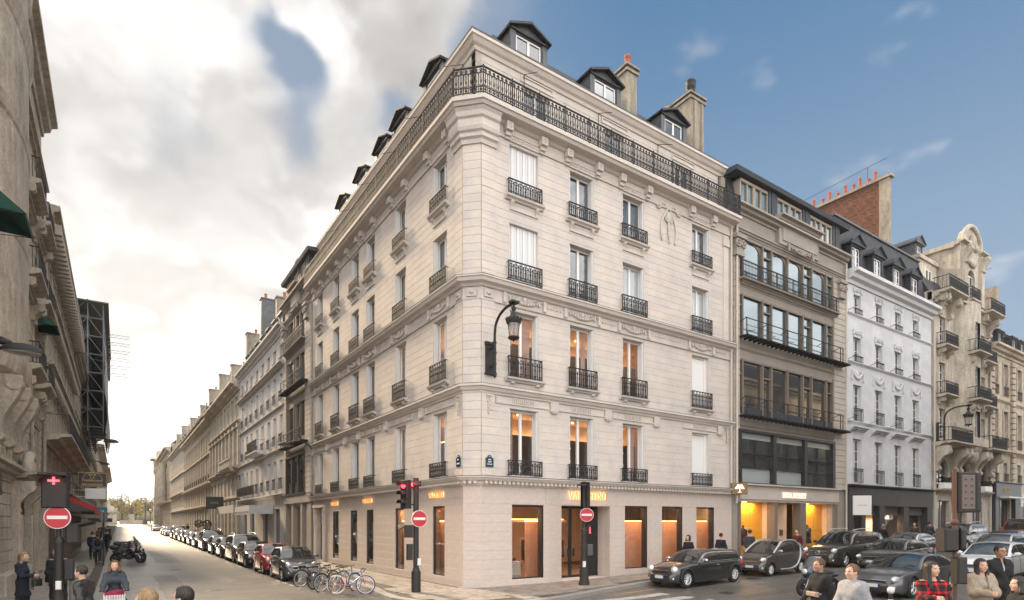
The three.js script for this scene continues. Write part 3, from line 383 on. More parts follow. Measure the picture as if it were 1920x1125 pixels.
// windows of the four storeys, each with its guard, sill, folded shutters and carving
m.lit = m.pane;
const shutFold = (h) => once('sf' + h, () => { const b = new B(); for (let i = 0; i < 3; i++) b.box(-0.012 + i * 0.02, 0.004 + i * 0.02, 0.03, h - 0.03, -0.235 + i * 0.012, -0.025 - i * 0.01); for (let k = 0; k < 5; k++) b.box(0.045, 0.055, 0.2 + k * (h - 0.4) / 4.2, 0.26 + k * (h - 0.4) / 4.2, -0.06, -0.02); return b; });
const shutClosed = (w, h) => once(`sc${w}${h}`, () => { const b = new B(), n = 10, p = w / n; for (let i = 0; i < n; i++) { b.box(-w / 2 + p * i + 0.006, -w / 2 + p * (i + 1) - 0.006, 0.02, h - 0.01, -0.012, i % 2 ? 0.012 : 0.0); if (i % 2 === 0) for (let k = 0; k < h / 0.085 - 1; k++) b.box(-w / 2 + p * i + 0.03, -w / 2 + p * (i + 1) - 0.03, 0.06 + k * 0.085, 0.1 + k * 0.085, 0, 0.012); } return b; });
{
  const sill = (w, con) => once(`si${w}${con}`, () => { const b = new B(), o = w / 2 + 0.22; b.sweep([[0, -0.16], [0.08, -0.16], [0.12, -0.1], [0.2, -0.07], [0.22, 0], [0, 0.02]], -o, o); if (con) { for (const s of [-1, 1]) b.join(scroll(0.13, con, 0.13), mat4(s * (w / 2 - 0.1), -0.16 - con, 0)); b.box(-w / 2 + 0.02, w / 2 - 0.02, -0.2 - con, -0.16 - con, 0, 0.05); } return b; });
  const thin = (w) => once('th' + w, () => new B().sweep([[0, -0.07], [0.1, -0.07], [0.13, 0], [0, 0.02]], -w / 2 - 0.12, w / 2 + 0.12));
  const plan = { // what shows behind each window of the right face, storey by storey
    R: [['lit', 'lit', 'lit', 'blank'], ['lit', 'lit', 'lit', 'blank'], ['shut', 'sky', 'cur', 'cur'], ['shut', 'sky', 'sky', 'sky']],
    L: [['sky', 'sky', 'sky', 'sky', 'lit', 'lit'].reverse(), ['sky', 'sky', 'sky', 'sky', 'lit', 'lit'].reverse(), ['sky', 'sky', 'sky', 'sky', 'sky', 'sky'], ['sky', 'sky', 'sky', 'sky', 'sky', 'sky']],
  };
  for (const [F, bays, key] of [[FR, bayR, 'R'], [FL, bayL, 'L']]) bays.forEach(([x, w], bi) => lev.forEach(([y0, y1], li) => {
    const h = y1 - y0, kind = plan[key][li][bi], at = (y, z = 0) => F.clone().multiply(mat4(x, y, z)), ww = w - 0.03;
    if (kind === 'shut') mesh('closed_shutter', shutClosed(ww, h), m.shutter, corner, at(y0, -0.12));
    else if (kind === 'blank') { mesh('closed_shutter', once('bl' + ww + h, () => new B().box(-ww / 2 + 0.2, ww / 2 - 0.2, 0, h - 0.12, -0.02, 0.02).box(-ww / 2, -ww / 2 + 0.19, 0, h, -0.02, 0.05).box(ww / 2 - 0.19, ww / 2, 0, h, -0.02, 0.05).box(-ww / 2 + 0.19, ww / 2 - 0.19, h - 0.1, h, -0.02, 0.03)), m.white, corner, at(y0, -0.2)); }
    else {
      windowAt(corner, F, x, y0, ww, h - 0.02, { glass: kind === 'lit' ? m.pane : kind === 'cur' ? m.curtain : m.glass, f: 0.075, z: -0.29 });
      for (const s of [-1, 1]) mesh('folded_shutter', shutFold(h), m.shutter, corner, F.clone().multiply(mat4(x + s * (w / 2 - 0.03), y0, 0, s > 0 ? 0 : 0, 0, 0, V(-s, 1, 1))));
    }
    const tall = li === 1 ? 0.85 : li === 0 ? 0.62 : li === 2 ? 0.74 : 0.66, gw = +(w + 0.2).toFixed(2);
    mesh('window_railing', guard(gw, tall, 7), m.iron, corner, at(y0 + (li === 0 ? 0.02 : 0.0)));
    if (li === 1) mesh('sill', sill(w, 0.2), m.trim, corner, at(y0 - 0.0)); if (li === 3) mesh('sill', sill(w, 0.32), m.trim, corner, at(y0)); if (li === 2) mesh('sill', thin(w), m.lead, corner, at(y0 - 0.02));
    if (li === 1) mesh('garland_relief', garland(w + 0.75, 0.42), m.trim, corner, at(11.3, 0.05));
    if (li === 0) { mesh('fluted_panel', once('flp', () => { const b = new B(); b.box(-1.35, 1.35, 0, 0.05, 0, 0.045); b.box(-1.35, -1.3, 0.05, 0.3, 0, 0.045); b.box(1.3, 1.35, 0.05, 0.3, 0, 0.045); for (let i = 0; i < 12; i++) b.box(-0.55 + i * 0.093, -0.5 + i * 0.093, 0.06, 0.27, 0, 0.04); return b; }), m.trim, corner, at(7.13)); }
    if (li === 0) mesh('key_block', once('kb', () => new B().box(-0.2, 0.2, 0, 0.42, 0, 0.1).box(-0.14, 0.14, -0.06, 0, 0, 0.08)), m.trim, corner, F.clone().multiply(mat4(x + (key === 'R' ? 1.5 : -1.7), 7.05, 0)));
    if (li === 3) { for (const s of [-1, 1]) mesh('console', once('con4', () => { const b = new B(); b.box(-0.15, 0.15, 0.28, 0.6, 0, 0.3); b.box(-0.12, 0.12, 0.12, 0.28, 0, 0.18); b.box(-0.09, 0.09, 0.02, 0.12, 0, 0.1); b.torus(0, 0.44, 0.305, 0.07, 0.022, 0, 2 * PI, 0, 4, 8); return b; }), m.trim, corner, F.clone().multiply(mat4(x + s * 0.85, 17.5, 0))); mesh('lintel_carving', once('lc4', () => { const b = new B(), q = rng(12); for (let i = 0; i < 26; i++) b.ball(-0.62 + i * 0.05, 0.1 + (q() - 0.5) * 0.1, 0.05, 0.045, 0.05, 0.04, 5, 4); b.box(-0.7, 0.7, -0.03, 0.0, 0, 0.06); b.box(-0.7, 0.7, 0.2, 0.24, 0, 0.07); return b; }), m.trim, corner, at(17.55)); }
  }));
  const fill = new B(); for (const [F, xs] of [[FR, [4.0, 7.05, 10.4, 11.4, 15.0]], [FL, [17, 13, 9.8, 6.9, 3.4]]]) for (const x of xs) for (let i = 0; i < 5; i++) fill.join(once('stud', () => new B().ball(0, 0, 0.03, 0.045, 0.045, 0.03, 6, 4)), F.clone().multiply(mat4(x + (i - 2) * 0.17, 11.3, 0.02)));
  mesh('frieze_studs', fill, m.trim, corner);
  for (const [F, x] of [[FR, 0.8], [FL, 20.65], [FR, 15.5]]) mesh('hanging_relief', drop, m.trim, corner, F.clone().multiply(mat4(x, 7.3, 0.04)));
  for (const [F, x] of [[FC, 0.35], [FR, 0.8], [FL, 20.7]]) mesh('rosette', once('cros', () => new B().box(-0.2, 0.2, -0.16, 0.16, 0, 0.03).ball(0, 0, 0.04, 0.1, 0.08, 0.05, 8, 5)), m.trim, corner, F.clone().multiply(mat4(x, 11.3, 0.05)));
  // big carved trophy between the third and fourth bay
  const q = rng(21), tr = new B(); for (const s of [-1, 1]) for (let i = 0; i < 13; i++) { const u = i / 12, x = s * (0.08 + 0.62 * Math.sin(u * 1.9) * (1 - u * 0.35)), y = 17.05 - u * 1.05 + 0.45 * (1 - u); tr.add(new THREE.SphereGeometry(1, 6, 4), mat4(x, y, 0.04, 0, 0, s * (0.9 - u), V(0.055, 0.15 - u * 0.03, 0.04))); if (i < 9) tr.ball(s * (0.2 + i * 0.08), 17.55 + 0.16 * Math.sin(i * 0.75), 0.04, 0.07, 0.06, 0.05, 6, 4); }
  tr.ball(0, 17.1, 0.05, 0.2, 0.28, 0.09, 9, 7); tr.torus(0, 17.1, 0.06, 0.26, 0.03, 0, 2 * PI, 0, 5, 14); for (let i = 0; i < 7; i++) tr.ball((q() - 0.5) * 0.1, 16.75 - i * 0.13, 0.05, 0.09 - i * 0.008, 0.1, 0.06, 6, 5); mesh('carved_trophy', tr, m.trim, corner, mat4(11.0, 0.05, 0));
  mesh('drainpipe', new B().tube([15.78, 4.4, 0.1], [15.78, 18.1, 0.1], 0.06, 0.06, 8).torus(15.78, 7.0, 0.1, 0.06, 0.02, 0).box(15.7, 15.86, 6.9, 6.96, 0.03, 0.17).box(15.7, 15.86, 10.4, 10.46, 0.03, 0.17).box(15.7, 15.86, 14, 14.06, 0.03, 0.17), m.pipe, corner);
  mesh('pilaster', new B().block(15.2, 15.6, 11.95, 17.5, 0, 0.06).block(15.15, 15.65, 16.9, 17.3, 0.0, 0.12), m.stone, corner);
}
// ---------- inside the boutique: lit by strips in coves ----------
m.warmwall = M('warm plaster', [0.60, 0.46, 0.35], 0.8); m.terrazzo = M('rosy terrazzo panel', [0.48, 0.28, 0.18], 0.5, { map: T.granite }); m.greypanel = M('grey brown panel', [0.11, 0.085, 0.075], 0.6); m.marble = M('white marble', [0.66, 0.62, 0.58], 0.3, { map: T.dirty }); m.parquet = M('warm stone floor', [0.42, 0.31, 0.23], 0.35, { map: T.granite });
m.glow = M('warm light strip', [1, 0.8, 0.6], 0.5, { emissive: new THREE.Color(1, 0.5, 0.17), emissiveIntensity: 5 });
const WARM = new THREE.Color(1, 0.63, 0.36);
function strip(x0, x1, y, z, k, F = FR, up = -1) { // a strip in a cove: a glowing bar and an area light just above it
  mesh('cove_light', new B().box(x0, x1, y, y + 0.03, z - 0.04, z + 0.04), m.glow, corner, F);
  const l = new THREE.RectAreaLight(WARM, k * 0.45, x1 - x0, 0.1); l.position.setFromMatrixPosition(F.clone().multiply(mat4((x0 + x1) / 2, y + 0.05, z))); l.up.set(F === FL ? 1 : 0, 0, F === FL ? 0 : 1); l.lookAt(l.position.clone().add(V(0, up < 0 ? 1 : -1, 0))); scene.add(l);
}
{
  const b = new B(), fl = new B(), pn = new B(), gp = new B();
  // a row of ceiling washers inside each display window
  const wash = (F, x0, x1, z, k) => { mesh('ceiling_light', new B().box(x0, x1, 3.4, 3.44, z - 0.05, z + 0.05), m.glow, corner, F); const l = new THREE.RectAreaLight(new THREE.Color(1, 0.56, 0.29), k * 1.8, x1 - x0, 0.12); l.position.setFromMatrixPosition(F.clone().multiply(mat4((x0 + x1) / 2, 3.37, z))); l.up.set(F === FL ? 1 : 0, 0, F === FL ? 0 : 1); l.lookAt(l.position.clone().add(V(0, -1, 0))); scene.add(l); };
  wash(FR, 2.0, 3.4, -0.6, 34); wash(FR, 9.0, 10.6, -0.6, 34); wash(FR, 11.5, 13.1, -0.6, 34); wash(FR, 14.0, 15.3, -0.6, 34); wash(FR, 4.6, 7.0, -2.2, 30); for (const [L0, L1, k] of [[2.3, 4.4, 34], [6.3, 8.6, 34], [10.3, 14.6, 7]]) wash(FL, 21.5 - L1, 21.5 - L0, -0.44, k);
  fl.box(0.4, 15.5, -0.05, 0.02, -9, -0.36); b.box(0.4, 15.5, 3.45, 3.55, -9, -0.36); b.box(0.4, 15.5, 0.02, 3.45, -9.2, -9); b.box(7.3, 7.4, 0.02, 3.45, -21, -9); b.box(0.4, 7.3, 3.45, 3.55, -21, -9.0);
  for (const [x0, x1] of [[3.3, 4.3], [9.0, 15.4]]) pn.box(x0, x1, 0.02, 2.5, -1.1, -1.0); pn.join(new B().box(0.6, 18.9, 0.02, 2.5, -0.62, -0.56), FL);
  mesh('shop_floor', fl, m.parquet, corner); mesh('shop_wall', b, m.warmwall, corner); mesh('display_panel', pn, m.terrazzo, corner);
  strip(3.35, 4.25, 2.53, -1.13, 14); strip(9.05, 12.2, 2.53, -1.13, 14); strip(12.3, 15.3, 2.53, -1.13, 14); strip(21.5 - 8.4, 21.5 - 2.6, 2.53, -0.66, 14, FL);
  strip(4.2, 7.4, 2.62, -3.6, 10); strip(1.6, 2.7, 2.62, -4.2, 10);
  mesh('wall_shelf', new B().box(4.0, 7.5, 2.5, 2.6, -3.8, -3.5).box(1.3, 2.74, 2.5, 2.6, -4.4, -4.1), m.warmwall, corner);
  // rooms of the two storeys above
  for (const [y0, y1] of [[4.3, 7.24], [8.2, 11.09]]) {
    const r = new B(); r.box(0.4, 10.6, y1 - 0.06, y1, -9.6, -0.36); r.box(0.4, 10.6, y0 - 0.12, y0 - 0.02, -9.6, -0.36); r.box(10.5, 10.6, y0, y1, -9.5, -0.36); r.box(2.9, 10.6, y0, y1, -2.9, -2.8); r.box(2.7, 2.8, y0, y1, -9.6, -2.9); r.box(0.4, 2.7, y0, y1, -9.7, -9.6); mesh('room_wall', r, m.warmwall, corner);
    for (const [x0, x1] of [[2.45, 4.3], [5.45, 7.3], [8.55, 10.4]]) gp.box(x0, x1, y0, y0 + 1.95, -1.7, -1.6); strip(2.9, 10.4, y0 + 2.0, -2.6, 11); gp.join(new B().box(14.3, 20.6, y0, y0 + 1.95, -1.8, -1.7), FL); strip(14.4, 20.2, y0 + 2.0, -1.9, 11, FL);
  }
  mesh('room_panel', gp, m.greypanel, corner);
  // shop windows: black frames with deep jambs and one clear pane each
  for (const [F, list, d] of [[FR, shopR, 0.14], [FL, shopL, 0.2]]) for (const [x0, x1, y0, y1] of list) {
    if (F === FR && x0 > 4 && x0 < 5) continue;
    const w = x1 - x0, h = y1 - y0, zf = F === FL ? -0.04 : -d, zb = F === FL ? -0.12 : -0.32, W = mesh('shop_window', once(`shw${w.toFixed(2)}${h.toFixed(2)}`, () => { const q = new B(), t = 0.07; q.box(-w / 2, -w / 2 + t, 0, h, zb, zf); q.box(w / 2 - t, w / 2, 0, h, zb, -0.03); q.box(-w / 2 + t, w / 2 - t, h - t, h, zb, zf); q.box(-w / 2 + t, w / 2 - t, 0, t * 0.7, zb, zf); return q; }), m.black, corner, F.clone().multiply(mat4((x0 + x1) / 2, y0, 0)));
    mesh('pane', paneGeo(w - 0.14, h - 0.12), m.pane, W, mat4(0, 0.05, (zf + zb) / 2)); if (F === FL) mesh('inner_jamb', new B().box(x0 - 0.02, x0, y0, y1, -0.34, -0.13).box(x1, x1 + 0.02, y0, y1, -0.34, -0.13), m.warmwall, corner, F);
  }
  // the door: recessed, double, black frame
  const dz = -0.78, dr = mesh('entrance_door', new B().box(4.43, 4.53, 0.06, 3.2, dz - 0.05, dz + 0.05).box(6.42, 6.75, 0.06, 3.2, dz - 0.05, dz + 0.06).box(4.53, 6.42, 3.1, 3.2, dz - 0.05, dz + 0.05).box(5.44, 5.58, 0.06, 3.1, dz - 0.04, dz + 0.05).box(4.53, 5.44, 0.06, 0.16, dz - 0.04, dz + 0.04).box(5.58, 6.42, 0.06, 0.16, dz - 0.04, dz + 0.04).box(6.75, 7.17, 0.06, 3.2, dz - 0.08, dz - 0.02), m.black, corner);
  for (const [a, c] of [[4.53, 5.44], [5.58, 6.42]]) mesh('pane', new B().box(a, c, 0.16, 3.1, dz - 0.006, dz + 0.006), m.pane, dr);
  for (const x of [5.36, 5.66]) mesh('door_handle', new B().box(x - 0.05, x + 0.05, 1.0, 1.35, dz + 0.07, dz + 0.1), m.black, dr);
  mesh('door_recess', new B().box(4.405, 4.428, 0.02, 3.2, -0.8, -0.02).box(7.192, 7.215, 0.02, 3.2, -0.8, -0.02).box(4.43, 7.19, 3.205, 3.23, -0.8, -0.02), m.gran, corner);
  mesh('door_step', new B().block(4.45, 7.17, -0.1, 0.07, -1, 0.02), m.gran2, corner);
  // old carved doorway at the far end of the narrow street's face
  const [a, c] = doorL; const D = new B().box(a + 0.1, c - 0.1, 0.05, 3.3, -0.3, -0.24).box(a + 0.2, a + 0.72, 0.3, 1.5, -0.24, -0.2).box(c - 0.72, c - 0.2, 0.3, 1.5, -0.24, -0.2).box(a + 0.2, a + 0.72, 1.7, 3.0, -0.24, -0.2).box(c - 0.72, c - 0.2, 1.7, 3.0, -0.24, -0.2); mesh('carriage_door', D, M('sand painted wood', [0.36, 0.31, 0.25], 0.7, { map: T.wood }), corner, FL);
  const S = new B(); S.block(a - 0.3, a, 0, 3.45, 0, 0.1).block(c, c + 0.3, 0, 3.45, 0, 0.1).box(a - 0.35, c + 0.35, 3.45, 3.62, 0, 0.2); for (const x of [a - 0.15, c + 0.15]) for (let i = 0; i < 8; i++) S.ball(x, 3.3 - i * 0.13, 0.1, 0.1, 0.08, 0.07, 6, 5); mesh('door_surround', S, m.trim, corner, FL);
}
{ // sheer curtains in some of the lit rooms
  const sheer = M('sheer blush curtain', [0.62, 0.46, 0.4], 0.95, { phys: true, transmission: 0.45, thickness: 0 }); for (const [x, y0, h, w] of [[2.85, 8.2, 2.6, 0.42], [2.1, 4.31, 2.6, 0.25], [5.95, 8.2, 2.6, 0.24], [8.95, 4.31, 2.6, 0.3]]) { const b = new B(), n = 12; for (let i = 0; i < n; i++) { const f = (k) => [x - w / 2 + (w * k) / n, -0.42 + 0.03 * Math.sin(k * 2.1)]; const [a, z0] = f(i), [c, z1] = f(i + 1); b.quad([a, y0, z0], [c, y0, z1], [c, y0 + h, z1], [a, y0 + h, z0]); } mesh('curtain', b, sheer, corner); }
  const lampM = m.glow; for (const [x, y] of [[3.1, 6.95], [6.1, 6.9], [9.1, 6.9], [3.2, 10.7], [6.3, 10.65], [9.2, 10.7]]) mesh('spot_lamp', new B().add(new THREE.CylinderGeometry(0.05, 0.05, 0.06, 10), mat4(x, y + 0.1, -1.3)), lampM, corner);
}
// goods in the windows
m.leather = M('black leather goods', [0.02, 0.018, 0.017], 0.45); m.gold = M('pale brass', [0.72, 0.47, 0.22], 0.3, { metalness: 0.9 });
const font = { serif: await new FontLoader().loadAsync('fonts/droid/droid_serif_regular.typeface.json'), serifb: await new FontLoader().loadAsync('fonts/droid/droid_serif_bold.typeface.json'), sans: await new FontLoader().loadAsync('fonts/droid/droid_sans_regular.typeface.json'), sansb: await new FontLoader().loadAsync('fonts/droid/droid_sans_bold.typeface.json') };
function text(s, w, h, f = 'serif', d = 0.03) { const g = new TextGeometry(s, { font: font[f], size: 1, depth: d, curveSegments: 3 }); g.computeBoundingBox(); const k = g.boundingBox, W = k.max.x - k.min.x, H = k.max.y - k.min.y; g.translate(-k.min.x - W / 2, -k.min.y, 0); g.scale(w / W, h / H, 1); return g; }
{
  const t = thing('display_plinth', 'white marble plinth with fine lettering inside the first shop window', 'plinth', 2.36, 0.02, -0.95); mesh('slab', new B().block(-0.5, 0.5, 0, 0.86, -0.25, 0.2), m.marble, t); mesh('lettering', text('VALENTINO', 0.62, 0.09), m.greypanel, t, mat4(0.16, 0.2, 0.2, 0, 0, 0, V(1, 1, 0.1)));
  for (let i = 0; i < 4; i++) { const b = new B(); b.box(-0.09, 0.09, 0, 0.11, -0.04, 0.04); b.torus(0, 0.11, 0, 0.06, 0.01, 0, PI); tag(mesh('handbag', b, m.leather, scene, mat4(1.98 + i * 0.23, 0.885, -0.95, 0.2 * i)), `${['leftmost', 'second from the left', 'third from the left', 'rightmost'][i]} of the four small black handbags on the marble plinth`, 'handbag', 'black handbags on the marble plinth'); }
  const hang = (x0, z, n, label, seed, y = 1.75) => { const q = rng(seed), t2 = thing('clothes_rail', label, 'clothes rail', x0, 0, z); mesh('rail', new B().tube([0, y, 0], [n * 0.13, y, 0], 0.014).tube([0, 0.02, 0], [0, y, 0], 0.014).tube([n * 0.13, 0.02, 0], [n * 0.13, y, 0], 0.014), m.gold, t2); for (let i = 0; i < n; i++) { const L = 0.8 + q() * 0.4, w = 0.2 + q() * 0.05, b = new B(); b.poly([[-w * 0.35, y - 0.05, 0], [w * 0.35, y - 0.05, 0], [w, y - 0.18, 0], [w * 0.9, y - L, 0.02], [-w * 0.9, y - L, 0.02], [-w, y - 0.18, 0]].reverse()); b.poly([[-w * 0.35, y - 0.05, 0.05], [w * 0.35, y - 0.05, 0.05], [w, y - 0.18, 0.05], [w * 0.9, y - L, 0.09], [-w * 0.9, y - L, 0.09], [-w, y - 0.18, 0.05]]); b.box(-w * 0.85, w * 0.85, y - L, y - 0.15, 0.01, 0.05); mesh('garment', b, M('garment ' + ((q() * 5) | 0), [[0.03, 0.025, 0.03], [0.25, 0.05, 0.04], [0.08, 0.06, 0.05], [0.3, 0.2, 0.14], [0.05, 0.06, 0.1]][(q() * 5) | 0], 0.9, { map: T.cloth }), t2, mat4(0.08 + i * 0.125, 0, 0, 1.1)); } };
  hang(4.4, -3.0, 8, 'rail of dark clothes seen through the entrance door, on its left', 11); hang(5.7, -2.6, 7, 'rail of dark clothes seen through the right leaf of the entrance door', 12); hang(1.6, -3.4, 7, 'rail of dark clothes deep inside the first shop window', 13);
}
function backlit(name, label, s, w, h, M_, f = 'serif', k = 0.8) { // letters that stand off the wall in front of warm light
  const t = thing(name, label, 'sign'); t.applyMatrix4(M_); mesh('letter_light', text(s, w * 1.004, h * 1.02, f, 0.02), M('sign glow', [1, 0.8, 0.6], 0.5, { emissive: new THREE.Color(1, 0.6, 0.28), emissiveIntensity: 0.9 }), t, mat4(0, -h * 0.01, 0.03)); mesh('lettering', text(s, w, h, f, 0.03), m.gold, t, mat4(0, 0, 0.06));
  const l = new THREE.RectAreaLight(new THREE.Color(1, 0.62, 0.3), k, w, h); l.position.setFromMatrixPosition(M_.clone().multiply(mat4(0, h / 2, 0.16))); l.lookAt(V(0, 0, 0).setFromMatrixPosition(M_.clone().multiply(mat4(0, h / 2, -1)))); scene.add(l);
}
backlit('shop_sign', 'gold lettering with warm backlight over the boutique door', 'VALENTINO', 2.15, 0.34, FR.clone().multiply(mat4(5.85, 3.46, 0)));
[[2.75, 'nearest the corner'], [10.85, 'in the middle of the three'], [16.55, 'farthest from the corner']].forEach(([L, w]) => backlit('shop_sign', `small backlit gold lettering on the narrow street's face, ${w}`, 'VALENTINO', 1.35, 0.22, FL.clone().multiply(mat4(21.5 - L, 3.52, 0)), 'serif', 0.7));
// enamel street plates, blue with a green rim and an arched head
function plate(label, lines, M_) {
  const t = thing('street_plate', label, 'street plate'); t.applyMatrix4(M_); const w = 0.36, h = 0.36, arc = (r, hh, k) => { const s = new THREE.Shape(); s.moveTo(-k / 2, 0); s.lineTo(k / 2, 0); s.lineTo(k / 2, hh); s.lineTo(k * 0.3, hh); s.absarc(0, hh, k * 0.3, 0, PI); s.lineTo(-k / 2, hh); return s; };
  mesh('rim', new THREE.ExtrudeGeometry(arc(0, h, w), { depth: 0.02, bevelEnabled: false, curveSegments: 8 }), M('green enamel', [0.015, 0.13, 0.05], 0.3), t); mesh('plate', new THREE.ExtrudeGeometry(arc(0, h - 0.05, w - 0.06), { depth: 0.006, bevelEnabled: false, curveSegments: 8 }), M('blue enamel', [0.008, 0.02, 0.09], 0.25), t, mat4(0, 0.025, 0.02));
  const b = new B(); lines.forEach(([s, y, hh, ww]) => b.add(text(s, ww, hh, 'sansb', 0.004), mat4(0, y, 0.026))); mesh('lettering', b, M('white enamel', [0.75, 0.75, 0.75], 0.3), t);
}
plate('blue enamel street plate on the right side of the rounded corner', [['RUE', 0.255, 0.055, 0.12], ['SAINT', 0.17, 0.055, 0.17], ['HONORÉ', 0.085, 0.055, 0.22], ['1er', 0.38, 0.04, 0.06]], FR.clone().multiply(mat4(0.84, 4.62, 0.05)));
plate("blue enamel street plate on the narrow street's side of the corner", [['RUE', 0.255, 0.055, 0.12], ['CAMBON', 0.1, 0.06, 0.22], ['1er', 0.38, 0.04, 0.06]], FL.clone().multiply(mat4(20.72, 4.64, 0.05)));
// ---------- wall lantern on a swan-neck bracket ----------
m.lantern = M('lantern glass', [0.75, 0.72, 0.68], 0.15, { phys: true, transmission: 0.75, thickness: 0 });
function lantern(label, M_, s = 1) { // bracket 2 m high, head hung from its tip
  const t = thing('wall_lantern', label, 'street lamp'); t.applyMatrix4(M_.clone().multiply(mat4(0, 0, 0, 0, 0, 0, s)));
  mesh('back_plate', new B().box(-0.17, 0.17, -0.15, 1.0, 0, 0.1).box(-0.2, 0.2, -0.2, -0.12, 0, 0.13).box(-0.2, 0.2, 0.95, 1.05, 0, 0.13), m.iron, t);
  const b = new B(); b.tube([0, -0.25, 0.42], [0, 1.25, 0.42], 0.06, 0.05, 8).lathe([[0, -0.42], [0.06, -0.34], [0.09, -0.25], [0.06, -0.16], [0.06, 0.1], [0.085, 0.14], [0.06, 0.2], [0.06, 0.5], [0.085, 0.55], [0.06, 0.62], [0.055, 0.9], [0.085, 0.95], [0.055, 1.0]], 0, 0, 0.42, 10); b.bar([0, 0.1, 0.08], [0, 0.1, 0.42], 0.07); b.bar([0, 0.8, 0.08], [0, 0.8, 0.42], 0.07);
  b.path([[0, 1.25, 0.42], [0, 1.6, 0.5], [0, 1.87, 0.75], [0, 2.01, 1.1], [0, 2.05, 1.5], [0, 2.03, 1.75]], 0.05, 8, false, 20); b.ball(0, 2.05, 1.72, 0.09, 0.08, 0.14); b.box(-0.16, 0.16, 2.03, 2.1, 1.6, 1.85); b.tube([0, 2.05, 1.7], [0, 2.17, 1.7], 0.03, 0.01); mesh('bracket', b, m.iron, t);
  const hd = mesh('lantern_head', new B().lathe([[0.04, 2.85], [0.06, 2.72], [0.11, 2.7], [0.09, 2.6], [0.05, 2.55], [0.09, 2.45], [0.2, 2.32], [0.3, 2.24], [0.33, 2.22], [0.34, 2.14], [0.3, 2.02], [0.27, 2.0], [0.24, 2.1]], 0, 0, 1.7, 14), m.iron, t, mat4(0, -0.42, 0.255, 0, 0, 0, 0.85)); const cr = new B(); for (let i = 0; i < 12; i++) cr.ball(0.33 * Math.cos(i / 6 * PI), 2.22, 1.7 + 0.33 * Math.sin(i / 6 * PI), 0.04, 0.055, 0.04, 5, 4); cr.torus(0, 0, 0, 0, 0, 0); mesh('crown', cr, m.iron, hd);
  mesh('glass', new B().lathe([[0.27, 2.0], [0.19, 1.42], [0.17, 1.4]], 0, 0, 1.7, 14), m.lantern, hd); const fr = new B(); for (let i = 0; i < 6; i++) { const c = Math.cos(i / 3 * PI), s2 = Math.sin(i / 3 * PI); fr.tube([0.275 * c, 2.02, 1.7 + 0.275 * s2], [0.2 * c, 1.42, 1.7 + 0.2 * s2], 0.012, 0.012, 4); } fr.lathe([[0.24, 1.46], [0.25, 1.42], [0.22, 1.38], [0.2, 1.4]], 0, 0, 1.7, 14); fr.lathe([[0, 1.26], [0.05, 1.3], [0.03, 1.36], [0.1, 1.38], [0.2, 1.41]], 0, 0, 1.7, 10); mesh('cage', fr, m.iron, hd); return t;
}
lantern('black iron lantern on a swan-neck bracket at the corner building', FM(0.82, 8.35, 0.045, 0));
// ---------- row houses ----------
const shapeHole = ([x0, x1, y0, y1, arch]) => { const p = new THREE.Path(); p.moveTo(x0, y0); p.lineTo(x1, y0); if (arch) { const r = (x1 - x0) / 2; p.lineTo(x1, y1 - r); p.absarc((x0 + x1) / 2, y1 - r, r, 0, PI); } else { p.lineTo(x1, y1); p.lineTo(x0, y1); } p.closePath(); return p; };
function wallWith(w, y0, h, open, d = 0.35) { const s = new THREE.Shape([[0, y0], [w, y0], [w, h], [0, h]].map(([x, y]) => new THREE.Vector2(x, y))); s.holes = open.map(shapeHole); return new B().add(new THREE.ExtrudeGeometry(s, { depth: d, bevelEnabled: false, curveSegments: 10 }), mat4(0, 0, -d)); }
const CORN = (y, h, d) => [[-0.3, y], [d * 0.15, y], [d * 0.2, y + h * 0.25], [d * 0.55, y + h * 0.35], [d * 0.65, y + h * 0.6], [d, y + h * 0.7], [d, y + h * 0.95], [-0.3, y + h]];
function mansardDormer(t, M_, w, h, o = {}) { // front wall with a window, cheeks, and a pediment, a flat or an arched head
  const b = new B(), W = w / 2 + 0.2, pm = o.mat || m.zinc; b.box(-W, -w / 2, 0, h, -1.9, 0); b.box(w / 2, W, 0, h, -1.9, 0); b.box(-W, W, h, h + 0.12, -1.9, 0.03); b.box(-W, W, -0.1, 0, -1.9, 0.06); b.box(-w / 2, w / 2, 0, h, -1.9, -0.3);
  const d = mesh('dormer', b, pm, t, M_);
  const r = new B(); if (o.head === 'ped') { const e = W + 0.22; r.box(-e, e, h + 0.1, h + 0.2, -1.9, 0.16); r.poly([[-e, h + 0.2, 0.1], [e, h + 0.2, 0.1], [0, h + 0.75, 0.1]]); for (const s of [-1, 1]) { r.quad(...(s > 0 ? [[e, h + 0.2, 0.2], [e, h + 0.2, -2], [0, h + 0.82, -2], [0, h + 0.82, 0.2]] : [[-e, h + 0.2, -2], [-e, h + 0.2, 0.2], [0, h + 0.82, 0.2], [0, h + 0.82, -2]])); r.bar([s * e, h + 0.2, 0.15], [0, h + 0.8, 0.15], 0.12, 0.09); } } else { r.box(-W - 0.12, W + 0.12, h + 0.12, h + 0.22, -2, 0.14); r.box(-W, W, h + 0.22, h + 0.32, -2, 0.05); }
  mesh('dormer_roof', r, o.roof || pm, d); windowAtPart(d, mat4(0, 0.02, -0.12), w - 0.02, h - 0.04, o.bars ?? 2); return d;
}
function windowAtPart(parent, M_, w, h, bars) { const f = 0.06, W = mesh('window', once(`wp${w.toFixed(2)},${h.toFixed(2)},${bars}`, () => { const b = new B().join(winFrame(w, h, bars, f)); return b; }), m.white, parent, M_); for (const s of [-1, 1]) mesh('pane', paneGeo(w / 2 - 1.75 * f, h - 2.6 * f), m.glass, W.parent, M_.clone().multiply(mat4(s * (w / 4 - 0.125 * f), f * 1.6, 0))); return W; }
